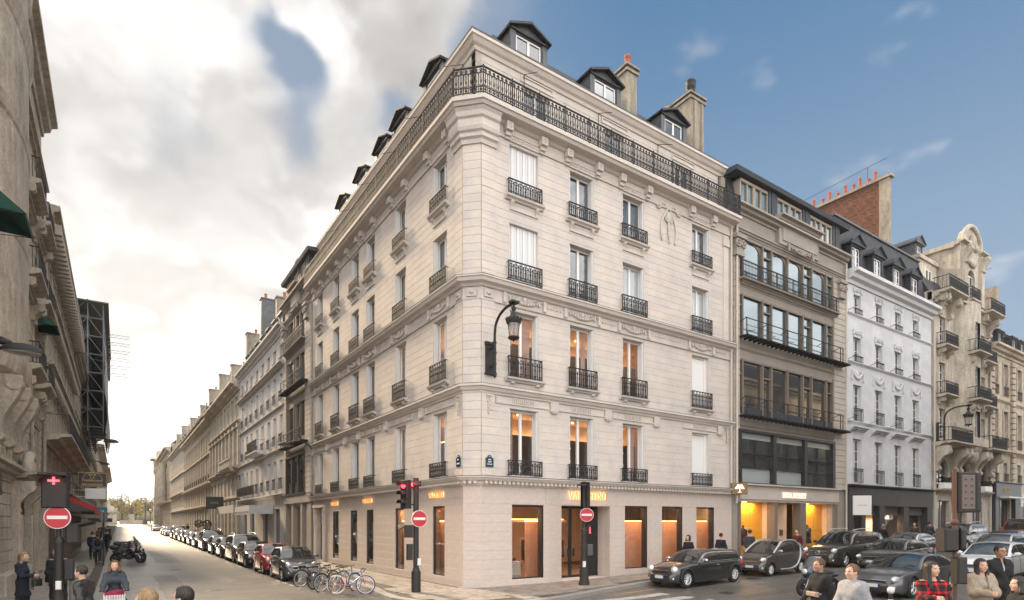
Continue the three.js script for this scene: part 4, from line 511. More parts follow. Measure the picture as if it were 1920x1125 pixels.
function potRow(t, parent, list, y) { for (const [x, z, h] of list) mesh('chimney_pot', once('pot' + h, () => new B().lathe([[0.16, 0], [0.12, h * 0.8], [0.16, h * 0.82], [0.15, h], [0.09, h], [0.09, 0]], 0, 0, 0, 8)), m.pot, parent, mat4(x, y, z)); }
// o: w, h, depth, levels [{y0, y1, xs, w, arch, rail, sill, hood, bars, glass, frame, shut}], bands [[y, h, d]], roof {h, inset, dormers, flat}, chimneys
function house(name, label, [x, z, ry], o) {
  const t = thing(name, label, 'building', x, 0, z, ry, o.group), I = mat4(), y0 = -0.6, wm = o.wall || m.stone, tm = o.trim || wm, dep = o.depth || 10;
  const open = o.levels.flatMap((l) => l.xs.map((c) => [c - l.w / 2, c + l.w / 2, l.y0, l.y1, l.arch]));
  mesh('wall', wallWith(o.w, y0, o.h, open), wm, t); mesh('side_wall', o.hollow ? new B().box(0, o.w, o.hollow, o.h, -dep, -0.36).box(0, o.w, y0, o.hollow, -dep, -4.6).box(0, 0.3, y0, o.hollow, -4.6, -0.36).box(o.w - 0.3, o.w, y0, o.hollow, -4.6, -0.36) : new B().box(0, o.w, y0, o.h, -dep, -0.36), o.side || wm, t);
  if (o.joints) { const b = new B(); fields(o.jx ? o.jx[0] : 0, o.jx ? o.jx[1] : o.w, o.joints, open.map(([a, c, d, e]) => [a - 0.12, c + 0.12, d - 0.1, e + 0.15]), (a, c, d, e, top) => b.block(a, c, d, e - (top ? 0.04 : 0), -0.01, 0.03, 0.012)); stuff(mesh('stone_courses', b, wm, t)); }
  for (const l of o.levels) for (const c of l.xs) {
    const w = l.w, h = l.y1 - l.y0; if (l.empty) continue;
    windowAt(t, I, c, l.y0, w - 0.02, h - 0.02, { bars: l.bars ?? 2, glass: l.glass || m.glass, frame: l.frame || m.white, z: l.z ?? -0.24, f: 0.06 });
    const at = (y, zz = 0) => mat4(c, y, zz);
    if (l.rail) mesh('window_railing', simpleGuard(+(w + 0.06).toFixed(2), l.rail, l.rn || 6), m.iron, t, at(l.y0 + 0.02));
    if (l.sill) mesh('sill', once('hs' + w.toFixed(2), () => new B().sweep([[0, -0.13], [0.1, -0.11], [0.15, 0], [0, 0.01]], -w / 2 - 0.12, w / 2 + 0.12)), tm, t, at(l.y0));
    if (l.sur) mesh('window_surround', once(`ws${w.toFixed(2)},${h.toFixed(2)}`, () => new B().box(-w / 2 - 0.16, -w / 2, 0, h, 0, 0.06).box(w / 2, w / 2 + 0.16, 0, h, 0, 0.06).box(-w / 2 - 0.16, w / 2 + 0.16, h, h + 0.18, 0, 0.07)), tm, t, at(l.y0));
    if (l.hood) mesh('window_hood', once(`wh${w.toFixed(2)}${l.hood}`, () => { const b = new B(), e = w / 2 + 0.3; b.sweep(CORN(0, 0.26, 0.32).map(([a, c2]) => [Math.max(0, a), c2]), -e, e); if (l.hood === 'ped') { b.sweep([[0, 0], [0.25, 0], [0.25, 0.02], [0, 0.02]], -e, e); for (const s of [-1, 1]) b.bar([s * e, 0.26, 0.14], [0, 0.72, 0.14], 0.26, 0.12); } for (const s of [-1, 1]) b.join(scroll(0.12, 0.35, 0.16), mat4(s * (w / 2 + 0.1), -0.35, 0)); return b; }), tm, t, at(l.y1 + 0.2));
    if (l.shut) for (const s of [-1, 1]) mesh('folded_shutter', once('hsf' + h.toFixed(2), () => new B().box(0, 0.03, 0.02, h - 0.02, -0.22, 0.02)), m.shutter, t, mat4(c + (s < 0 ? -w / 2 : w / 2 - 0.03), l.y0, 0));
    if (l.relief) mesh('relief', l.relief, tm, t, at(l.y1 + (l.ry2 || 0.35), 0));
  }
  for (const [y, h, d, x0 = 0, x1 = o.w, mt] of o.bands || []) mesh(h > 0.45 ? 'cornice' : 'string_course', new B().sweep(CORN(y, h, d), x0, x1), mt || tm, t);
  const R = o.roof; if (R) {
    const b = new B(), y1 = o.h + R.h; b.sweep([[-0.2, o.h - 0.02], [-0.25, o.h + 0.1], [-0.25 - R.inset, y1], [-dep / 2, y1 + (R.top ?? 0.8)], [-dep, y1], [-dep, o.h - 0.02]], 0.02, o.w - 0.02); const rf = mesh('roof', b, R.mat || m.slate, t);
    if (R.ridge) mesh('roof_flashing', new B().box(0, o.w, y1 - 0.06, y1 + 0.08, -0.35 - R.inset, -0.14 - R.inset), m.zinc, rf);
    for (const [c, w, h, yy = 0.3] of R.dormers || []) mansardDormer(t, mat4(c, o.h + yy, R.dz ?? -0.35), w, h, R);
  }
  for (const [x0, x1, z0, z1, top, pots = [], cm] of o.chimneys || []) { const c = mesh('chimney', new B().box(x0, x1, o.h - 1, top, z1, z0).box(x0 - 0.08, x1 + 0.08, top, top + 0.12, z1 - 0.08, z0 + 0.08), cm || m.render, t); potRow(t, c, pots.map((u, i) => [mix(x0, x1, x1 - x0 > z0 - z1 ? u : 0.5), mix(z0, z1, x1 - x0 > z0 - z1 ? 0.5 : u), [0.55, 0.3, 0.7, 0.42][i % 4]]), top + 0.12); }
  return t;
}
const seq = (n, a, b) => Array.from({ length: n }, (_, i) => a + ((b - a) * i) / (n - 1));
const rows = (a, b, d) => { const o = [], n = Math.round((b - a) / d); for (let i = 0; i < n; i++) o.push([a + ((b - a) * i) / n, a + ((b - a) * (i + 1)) / n]); return o; };
m.brown = stoneMat('taupe weathered stone', [0.37, 0.33, 0.29], T.stone); m.bronze = M('bronze brown mullion', [0.17, 0.135, 0.105], 0.55); m.whitewall = stoneMat('white stucco', [0.72, 0.73, 0.755]); m.buff = stoneMat('buff limestone', [0.72, 0.662, 0.585], T.dirty); m.buff2 = stoneMat('golden limestone', [0.70, 0.62, 0.52], T.dirty); m.greystone = stoneMat('grey beige stone', [0.53, 0.47, 0.40], T.dirty); m.charcoal = M('charcoal shopfront', [0.075, 0.068, 0.066], 0.6, { map: T.dirty }); m.cyan = M('blue tinted window glass', [0.05, 0.085, 0.095], 0.05, { phys: true, ior: 2.2, specularColor: new THREE.Color(0.78, 0.9, 1) });  // m.cyan: the blue of a reflected sky is put into the glass colour
m.teal = M('blue grey roof paint', [0.022, 0.029, 0.04], 0.7);

// ---------- glazed house beside the corner building; its back house looks the same in the narrow street ----------
function glazed(label, place, X, shopDone, k = 1) { // X: metres along the front of the mullions
  const W = X[X.length - 1] + 1.55, pw = 0.6, t = house('glazed_building', label, place, {
    w: W, h: 19.2, wall: m.brown, levels: [{ y0: -0.2, y1: 3.68, xs: [(X[0] + X[X.length - 1]) / 2], w: X[X.length - 1] - X[0], empty: 1 }, ...[[4.62, 7.45], [8.25, 11.3], [12.45, 14.8], [15.5, 17.85]].map(([y0, y1]) => ({ y0, y1, xs: [(X[0] + X[X.length - 1]) / 2], w: X[X.length - 1] - X[0], empty: 1 }))],
    bands: [[7.62, 0.14, 0.1, pw, W - 1.2], [11.75, 0.14, 0.1, pw, W - 1.2], [15.2, 0.26, 0.22, pw, W - 1.2], [17.95, 0.3, 0.18], [19.0, 0.42, 0.5]], depth: 11, roof: null, hollow: 4.4,
  });
  const a = X[0], b = X[X.length - 1], pier = new B(); for (const [p, q] of [[0.02, a - 0.02], [b + 0.05, W - 0.02]]) for (const [c, d] of rows(4.55, 17.5, 0.36)) pier.block(p, q, c, d - 0.02, -0.01, 0.12, 0.01); stuff(mesh('stone_courses', pier, stoneMat('pale brown stone', [0.55, 0.495, 0.43], T.stone), t));
  for (const x of [a * 0.5 + 0.05, (b + W) / 2]) { const cap = new B(); cap.box(x - 0.42, x + 0.42, 17.5, 17.7, 0, 0.4); cap.box(x - 0.36, x + 0.36, 16.6, 16.8, 0, 0.32); cap.box(x - 0.32, x + 0.32, 16.8, 17.5, 0, 0.3); for (const s of [-1, 1]) { cap.torus(x + s * 0.22, 17.22, 0.32, 0.17, 0.06, 0, 2 * PI, 0, 5, 12); cap.ball(x + s * 0.22, 17.22, 0.33, 0.08); } mesh('capital', cap, m.brown, t); }
  const win = (y0, y1, xs, o = {}) => { for (let i = 0; i < xs.length - 1; i++) { const p = xs[i], q = xs[i + 1], w = q - p, narrow = w < 1, glass = o.glass || m.cyan; const fr = new B(); fr.box(p - 0.05, p + 0.05, y0, y1, -0.22, 0.06); if (i === xs.length - 2) fr.box(q - 0.05, q + 0.05, y0, y1, -0.22, 0.06); fr.box(p + 0.05, q - 0.05, y1 - 0.1, y1, -0.2, 0.03); fr.box(p + 0.05, q - 0.05, y0, y0 + 0.1, -0.2, 0.03); const ty = y1 - (y1 - y0) * 0.26; if (narrow) fr.box(p + 0.05, q - 0.05, ty - 0.04, ty + 0.04, -0.19, 0.01); if (o.arch && !narrow && w > 1.1) { const s = new THREE.Shape([[p + 0.05, y1 - 0.1], [p + 0.05, y1 - w * 0.42], [p + 0.09, y1 - w * 0.42]].map(([x, y]) => new THREE.Vector2(x, y))); s.absellipse((p + q) / 2, y1 - w * 0.42, w / 2 - 0.09, w * 0.42 - 0.12, PI, 0, true); s.lineTo(q - 0.05, y1 - w * 0.42); s.lineTo(q - 0.05, y1 - 0.1); fr.add(new THREE.ExtrudeGeometry(s, { depth: 0.12, bevelEnabled: false, curveSegments: 10 }), mat4(0, 0, -0.19)); } if (o.solid) fr.box(p + 0.05, q - 0.05, y0 + 0.1, y0 + o.solid, -0.2, -0.02); const f = mesh('window', fr, o.frame || m.bronze, t); for (const [c, d] of narrow ? [[y0 + 0.1, ty - 0.04], [ty + 0.04, y1 - 0.1]] : [[y0 + 0.1, y1 - 0.1]]) mesh('pane', new B().box(p + 0.05, q - 0.05, c, d, -0.12, -0.1), glass, f); } };
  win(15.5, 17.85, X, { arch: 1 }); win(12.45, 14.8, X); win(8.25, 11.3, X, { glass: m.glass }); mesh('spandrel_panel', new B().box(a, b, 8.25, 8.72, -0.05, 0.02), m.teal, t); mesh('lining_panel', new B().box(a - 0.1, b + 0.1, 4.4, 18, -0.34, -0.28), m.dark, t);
  const big = [0, 1, 2, 3].map((i) => a + ((b - a) * i) / 3), fr = new B(); for (const x of big) fr.box(x - 0.15, x + 0.15, 4.6, 7.45, -0.2, 0.14); fr.box(a - 0.1, b + 0.1, 7.36, 7.5, -0.2, 0.16); fr.box(a - 0.15, b + 0.15, 4.5, 4.64, -0.2, 0.2); for (let i = 0; i < 3; i++) { fr.box(big[i] + 0.15, big[i + 1] - 0.15, 6.2, 6.25, -0.15, 0); fr.box(big[i] + 0.15, big[i + 1] - 0.15, 5.45, 5.5, -0.15, 0); fr.box((big[i] + big[i + 1]) / 2 - 0.03, (big[i] + big[i + 1]) / 2 + 0.03, 5.5, 7.0, -0.15, 0); }
  const f1 = mesh('window_wall', fr, m.black, t); for (let i = 0; i < 3; i++) { mesh('pane', new B().box(big[i] + 0.15, big[i + 1] - 0.15, 5.5, 7.4, -0.12, -0.1), m.glass, f1); mesh('frosted_pane', new B().box(big[i] + 0.15, big[i + 1] - 0.15, 4.64, 5.45, -0.12, -0.1), i < 2 ? m.curtain : m.glass, f1); mesh('blind', new B().box(big[i] + 0.15, big[i + 1] - 0.15, 7.02, 7.36, -0.09, -0.06), m.curtain, f1); }
  // grating ledges on brackets with low rails, and the long rail of the top storey
  for (const [y, rh] of [[8.22, 0.95], [12.42, 0.9]]) { const L = new B(); L.box(a - 0.1, b + 0.9, y - 0.05, y, 0.1, 0.62); for (let x = a; x < b + 0.9; x += 0.42) { L.box(x - 0.02, x + 0.02, y - 0.14, y - 0.05, 0.05, 0.7); } mesh('iron_ledge', L, m.iron, t); const r = new B(); r.box(a - 0.1, b + 0.3, y + rh - 0.04, y + rh, 0.5, 0.54); r.box(a - 0.1, b + 0.3, y + rh * 0.55, y + rh * 0.55 + 0.02, 0.51, 0.53); for (let x = a; x < b + 0.3; x += (b - a) / 5) { r.box(x - 0.02, x + 0.02, y, y + rh, 0.5, 0.54); r.bar([x, y + rh, 0.52], [x, y + rh - 0.15, 0.06], 0.03); } r.box(b + 0.27, b + 0.31, y, y + rh, 0.5, 0.54); mesh('ledge_railing', r, m.iron, t); }
  const r = new B(); r.box(a - 0.1, b + 0.2, 16.4, 16.45, 0.3, 0.35); r.box(a - 0.1, b + 0.2, 15.62, 15.65, 0.31, 0.34); r.box(a - 0.1, b + 0.2, 16.2, 16.23, 0.31, 0.34); for (let x = a - 0.1; x < b + 0.2; x += 0.13) r.cbox(x, 16, 0.325, 0.018, 0.8, 0.018); for (let x = a - 0.1; x < b + 0.25; x += (b - a) / 6) r.cbox(x, 15.97, 0.325, 0.045, 0.9, 0.045); mesh('balcony_railing', r, m.iron, t); mesh('balcony_slab', new B().sweep([[0, 15.42], [0.4, 15.46], [0.42, 15.52], [0, 15.54]], a - 0.1, b + 0.25), m.brown, t);
  // raised middle of the cornice, then a lead mansard with ribbon windows
  const c0 = a + (b - a) * 0.36, c1 = a + (b - a) * 0.79; mesh('parapet', new B().block(c0, c1, 18.25, 19.75, -0.3, 0.25, 0.02).sweep(CORN(19.5, 0.4, 0.55), c0 - 0.1, c1 + 0.1).box(c0 + 0.3, c1 - 0.3, 18.5, 19.3, 0.25, 0.3), m.brown, t); mesh('garland_relief', garland(2.8, 0.45), m.brown, t, mat4((c0 + c1) / 2, 18.2, 0.3));
  const rf = mesh('roof', new B().sweep([[-0.1, 19.4], [-0.5, 21.15], [-5, 21.9], [-11, 21.3], [-11, 19.4]], 0.02, W - 0.02), m.slate, t); mesh('eave', new B().sweep([[-0.6, 21.05], [0.28, 21.1], [0.34, 21.32], [-0.6, 21.4]], -0.05, W + 0.02), m.teal, rf);
  const n = 3, gw = (W - 4.2) / n; for (let i = 0; i < n; i++) { const x0 = 0.7 + i * (gw + 0.95), b2 = new B(); b2.box(x0, x0 + gw, 19.45, 19.75, -0.5, 0.02); b2.box(x0, x0 + gw, 20.85, 21.0, -0.5, 0.02); for (let j = 0; j <= 4; j++) { const x = x0 + (gw * j) / 4, w = j === 2 ? 0.12 : 0.05; b2.box(x - w, x + w, 19.75, 20.85, -0.5, 0.0); } const f = mesh('ribbon_window', b2, stoneMat('taupe window frame', [0.40, 0.33, 0.27]), t); for (let j = 0; j < 4; j++) { mesh('pane', new B().box(x0 + (gw * j) / 4 + 0.07, x0 + (gw * (j + 1)) / 4 - 0.07, 19.75, 20.85, -0.1, -0.08), m.cyan, f); } const p = new B(); for (let j = 0; j < 3; j++) p.box(x0 + gw + 0.04 + j * 0.3, x0 + gw + 0.3 + j * 0.3, 19.5, 21.1, -0.4, 0.05 + (j % 2) * 0.02); mesh('lead_panel', p, m.teal, rf); }
  return [t, W];
}
{
  const [t, W] = glazed('brown stone building with glazed storeys beside the cream corner building', [16.0, 0, 0], [0.5, 0.85, 2.68, 3.53, 5.13, 6.74, 7.7, 9.36, 10.1]);
  // shop at its foot: pale fascia, bronze posts, orange-lit windows and a recessed door
  m.fascia = stoneMat('pale stone fascia', [0.60, 0.535, 0.48]); m.orange = M('saffron display wall', [0.75, 0.36, 0.02], 0.7); const base = gy(21, 0);
  mesh('shop_fascia', new B().block(0.45, 10.65, 3.72, 4.52, -0.1, 0.16, 0.02).box(0.4, 10.7, 4.5, 4.58, -0.1, 0.3).box(0.45, 10.65, 3.62, 3.72, -0.3, 0.1), m.fascia, t);
  const fr = new B(); for (const [a, b] of [[0.45, 0.65], [3.75, 4.05], [6.4, 7.0], [10.2, 10.6]]) fr.box(a, b, -0.2, 3.66, -0.4, 0.08); fr.box(0.65, 3.75, base - 0.3, base + 0.3, -0.3, 0.04); fr.box(7.0, 10.2, base - 0.3, base + 0.3, -0.3, 0.04); const f = mesh('shop_window', fr, m.bronze, t); mesh('pane', new B().box(0.65, 3.75, base + 0.3, 3.64, -0.14, -0.13), m.pane, f); mesh('pane', new B().box(7.0, 10.2, base + 0.3, 3.64, -0.14, -0.13), m.pane, f);
  mesh('display_wall', new B().box(0.66, 3.75, base, 3.66, -0.78, -0.7).box(7.0, 10.2, base, 3.66, -0.78, -0.7), m.orange, t); mesh('display_side', new B().box(3.76, 3.86, base, 3.66, -0.78, -0.2).box(10.22, 10.32, base, 3.66, -0.78, -0.2).box(0.5, 10.5, 3.66, 3.72, -4.4, -0.3).box(0.5, 10.5, base - 0.1, base + 0.02, -4.4, -0.3).box(5.3, 6.4, base, 3.66, -0.9, -0.8).box(0.5, 10.5, base, 3.7, -4.5, -4.4), m.warmwall, t);
  mesh('shelf', new B().box(4.05, 5.2, base, 3.6, -4.35, -4.2).box(4.1, 5.2, 1.2, 1.24, -4.2, -3.9).box(4.1, 5.2, 1.9, 1.94, -4.2, -3.9).box(4.1, 5.2, 2.6, 2.64, -4.2, -3.9), M('dark red wood', [0.16, 0.045, 0.025], 0.5), t); mesh('door_plaque', new B().box(5.65, 6.0, 1.7, 2.05, -0.8, -0.78), M('bronze plaque', [0.22, 0.11, 0.05], 0.4, { metalness: 0.5 }), t);
  for (const x of [1.7, 8.0, 4.7]) { mesh('spot_lamp', new B().box(x - 0.15, x + 0.15, 3.6, 3.65, x === 4.7 ? -2 : -0.5, x === 4.7 ? -1.9 : -0.4), m.glow, t); const l = new THREE.RectAreaLight(new THREE.Color(1, 0.68, 0.36), 30, x === 4.7 ? 0.6 : 2.4, 0.2); l.position.set(16 + x, 3.58, x === 4.7 ? -2 : -0.45); l.lookAt(16 + x, 0, x === 4.7 ? -2.2 : -0.6); scene.add(l); }
  for (const [x, lab, red] of [[1.55, 'headless mannequin in a dark outfit in the left orange window', 1], [8.0, 'headless mannequin in a long dark coat in the right orange window', 0]]) { const q = thing('mannequin', lab, 'mannequin', 16 + x, base + 0.3, -0.42); const b = new B(); b.lathe([[0.02, 1.62], [0.06, 1.6], [0.06, 1.5], [0.2, 1.42], [0.23, 1.36], [0.22, 1.2], [0.17, 1.02], [0.2, 0.85], [0.24, 0.6], [0.26, 0.5], [0.2, 0.5]], 0, 0, 0, 12); for (const s of [-1, 1]) b.tube([s * 0.23, 1.38, 0], [s * 0.3, 0.85, 0.05], 0.06, 0.045, 7); mesh('garment', b, M('dark wool', [0.025, 0.022, 0.025], 0.9, { map: T.cloth }), q); mesh('stand', new B().tube([0, 0, 0], [0, 0.6, 0], 0.02).lathe([[0, 0.02], [0.18, 0.02], [0.18, 0]], 0, 0, 0), m.gold, q); if (red) { mesh('collar', new B().box(-0.06, 0.06, 1.28, 1.5, 0.12, 0.2), m.white, q); mesh('skirt', new B().box(-0.2, 0.2, 0.75, 0.95, 0.12, 0.22), M('red wool', [0.3, 0.03, 0.03], 0.9), q); } }
  m.neon = M('warm white sign letters', [1, 0.85, 0.7], 0.5, { emissive: new THREE.Color(1, 0.72, 0.48), emissiveIntensity: 0.42 });
  const sg = thing('shop_sign', 'glowing capital lettering on the pale fascia beside the corner building', 'sign', 16 + 5.6, 3.88, 0.18); mesh('lettering', text('MULBERRY', 2.45, 0.32, 'sansb', 0.03), m.neon, sg);
  const ts = thing('projecting_sign', 'small bronze box sign with a glowing tree emblem', 'sign', 15.95, 4.0, 0.45, -0.62); mesh('box', new B().block(-0.42, 0.42, -0.05, 0.55, -0.08, 0.08, 0.02), M('bronze box', [0.19, 0.12, 0.05], 0.45), ts); const tb = new B(); for (const [x, y, r] of [[0, 0.36, 0.12], [-0.13, 0.3, 0.09], [0.13, 0.3, 0.09], [-0.08, 0.4, 0.08], [0.09, 0.4, 0.08], [-0.2, 0.26, 0.05], [0.2, 0.26, 0.05]]) tb.ball(x, y, 0.08, r, r * 0.8, 0.02); tb.box(-0.025, 0.025, 0.06, 0.26, 0.07, 0.095); tb.box(-0.1, 0.1, 0.05, 0.08, 0.07, 0.095); mesh('tree_emblem', tb, m.neon, ts);
  mesh('drainpipe', new B().tube([0.12, 3.5, 0.2], [0.12, 19.3, 0.2], 0.06, 0.06, 8).tube([11.55, 1, 0.15], [11.55, 19, 0.15], 0.06, 0.06, 8), m.pipe, t);
}
{ // the brick party wall that stands over the roofs
  const t = thing('party_wall', 'tall red brick party wall with a row of chimney pots above the roofs', 'wall', 40.6, 0, 0);
  mesh('brickwork', new B().box(-0.35, 0.0, 17, 30.2, -13, -3.55), m.brick, t); mesh('rendered_strip', new B().box(-0.36, 0.02, 17, 30.2, -3.55, -2.8), m.render, t); const c = mesh('coping', new B().box(-0.5, 0.15, 30.2, 30.42, -13, -2.6), m.render, t); potRow(t, c, [0.5, 1.0, 1.7, 2.2, 2.9, 3.5, 4.2, 4.8, 5.6, 6.3, 7].map((u, i) => [-0.18, -3.4 - u, [0.75, 0.4, 0.8, 0.5][i % 4]]), 30.42);
  mesh('aerial_mast', new B().tube([-0.18, 30.4, -4.5], [-0.18, 31.8, -4.5], 0.025).tube([-0.18, 30.4, -10], [-0.18, 31.6, -10], 0.025).tube([-0.18, 31.9, -3], [-0.18, 31.5, -11.5], 0.018), m.iron, t);
}
// ---------- white stucco house ----------
{
  const xs = [1.35, 4.3, 7.15, 10.0], W = 12.7, t = house('white_building', 'white stucco building with four window bays and a dark slate mansard', [27.9, 0, 0], {
    w: W, h: 18.5, wall: m.whitewall, levels: [{ y0: -0.3, y1: 4.5, xs: [W / 2], w: W - 0.8, empty: 1 }, { y0: 5.05, y1: 7.95, xs, w: 1.1, rail: 0.95, bars: 3 }, { y0: 9.08, y1: 11.5, xs, w: 1.1, rail: 0.85, bars: 3, relief: garland(1.7, 0.75), ry2: 0.62 }, { y0: 12.95, y1: 14.62, xs, w: 1.05, rail: 0.42, bars: 1, relief: garland(1.2, 0.35), ry2: 0.3 }, { y0: 16.1, y1: 17.4, xs, w: 0.95, rail: 0.35, bars: 1, relief: garland(1.1, 0.3), ry2: 0.28 }],
    bands: [[8.9, 0.2, 0.16], [12.78, 0.18, 0.14], [15.92, 0.16, 0.12], [17.95, 0.85, 0.7]], roof: { h: 4.2, inset: 0.6, top: 0.6, ridge: 1, head: 'ped', mat: m.slate, dz: -0.05, roof: m.teal, dormers: xs.map((x) => [x, 1.05, 1.5, 0.55]) }, depth: 11, hollow: 4.6,
    chimneys: [[-0.3, 0.4, -2, -4.4, 23, [], m.whitewall]],
  });
  mesh('window_shelf', (() => { const b = new B(); for (const x of xs) b.sweep(CORN(8.45, 0.3, 0.35).map(([a, c]) => [Math.max(0, a), c]), x - 1.0, x + 1.0); return b; })(), m.whitewall, t);
  const lines = new B(); for (const y of [8.0, 8.9, 12.8, 15.95]) for (const x of xs) { lines.tube([x - 1.2, y + 0.25, 0], [x - 1.0, y + 0.45, 0.55], 0.018); } mesh('flag_holder', lines, m.iron, t);
  // charcoal shopfront
  const b0 = gy(34, 0), sf = new B(); sf.box(-0.1, W - 0.2, 3.6, 4.75, -0.3, 0.2); sf.sweep(CORN(4.72, 0.24, 0.4), -0.15, W - 0.1); for (const [a, c] of [[-0.1, 0.55], [1.6, 2.15], [4.05, 4.85], [7.7, 8.5], [11.6, 12.5]]) sf.box(a, c, 0, 3.6, -0.3, 0.16); mesh('shopfront', sf, m.charcoal, t);
  mesh('shop_interior', new B().box(0.5, 1.6, b0, 3.6, -1.3, -1.2).box(4.85, 7.7, b0, 3.6, -1.5, -1.4).box(4.85, 7.7, 3.55, 3.6, -1.5, -0.3), m.warmwall, t); mesh('shop_blind', new B().box(4.85, 7.7, 3.0, 3.6, -0.25, -0.2).box(2.15, 4.05, 3.0, 3.6, -0.25, -0.2).box(8.5, 11.6, 3.0, 3.6, -0.25, -0.2), M('grey blind', [0.16, 0.15, 0.145], 0.8), t); mesh('shop_entry', new B().box(2.15, 4.05, b0, 3.0, -0.9, -0.8).box(8.5, 11.6, b0, 3.0, -0.6, -0.5), m.charcoal, t);
  const f = mesh('shop_window', new B().box(4.85, 7.7, b0, b0 + 0.25, -0.3, 0.05), m.charcoal, t); mesh('pane', new B().box(4.85, 7.7, b0 + 0.25, 3.0, -0.2, -0.19), m.pane, f); mesh('pane', new B().box(0.55, 1.6, b0, 3.6, -0.2, -0.19), m.pane, f);
  const lm = new B(); for (const x of [5.5, 6.1, 6.7, 7.2]) lm.add(new THREE.CylinderGeometry(0.06, 0.09, 0.2, 8), mat4(x, 2.85, -0.7)); mesh('spot_lamp', lm, m.glow, t); const l = new THREE.RectAreaLight(new THREE.Color(1, 0.75, 0.5), 20, 2.4, 0.3); l.position.set(27.9 + 6.3, 2.7, -0.7); l.lookAt(27.9 + 6.3, 0, -1.2); scene.add(l);
  const s = thing('shop_sign', 'pale fine lettering on the charcoal shopfront', 'sign', 30.9, 3.15, -0.19); mesh('lettering', text('J. de Vinc', 1.3, 0.26, 'serif', 0.02), m.white, s);
  const p = thing('projecting_sign', 'square white projecting sign on the charcoal shopfront', 'sign', 28.5, 3.1, 0.65, -0.75); mesh('panel', new B().block(-0.55, 0.55, -0.15, 1.1, -0.05, 0.05, 0.01), m.white, p); mesh('bracket', new B().box(-0.65, 0.6, 1.12, 1.16, -0.02, 0.02), m.iron, p); mesh('lettering', text('LUIGI VINCE', 0.6, 0.06, 'serif', 0.004), m.greypanel, p, mat4(0, 0.45, 0.05));
}
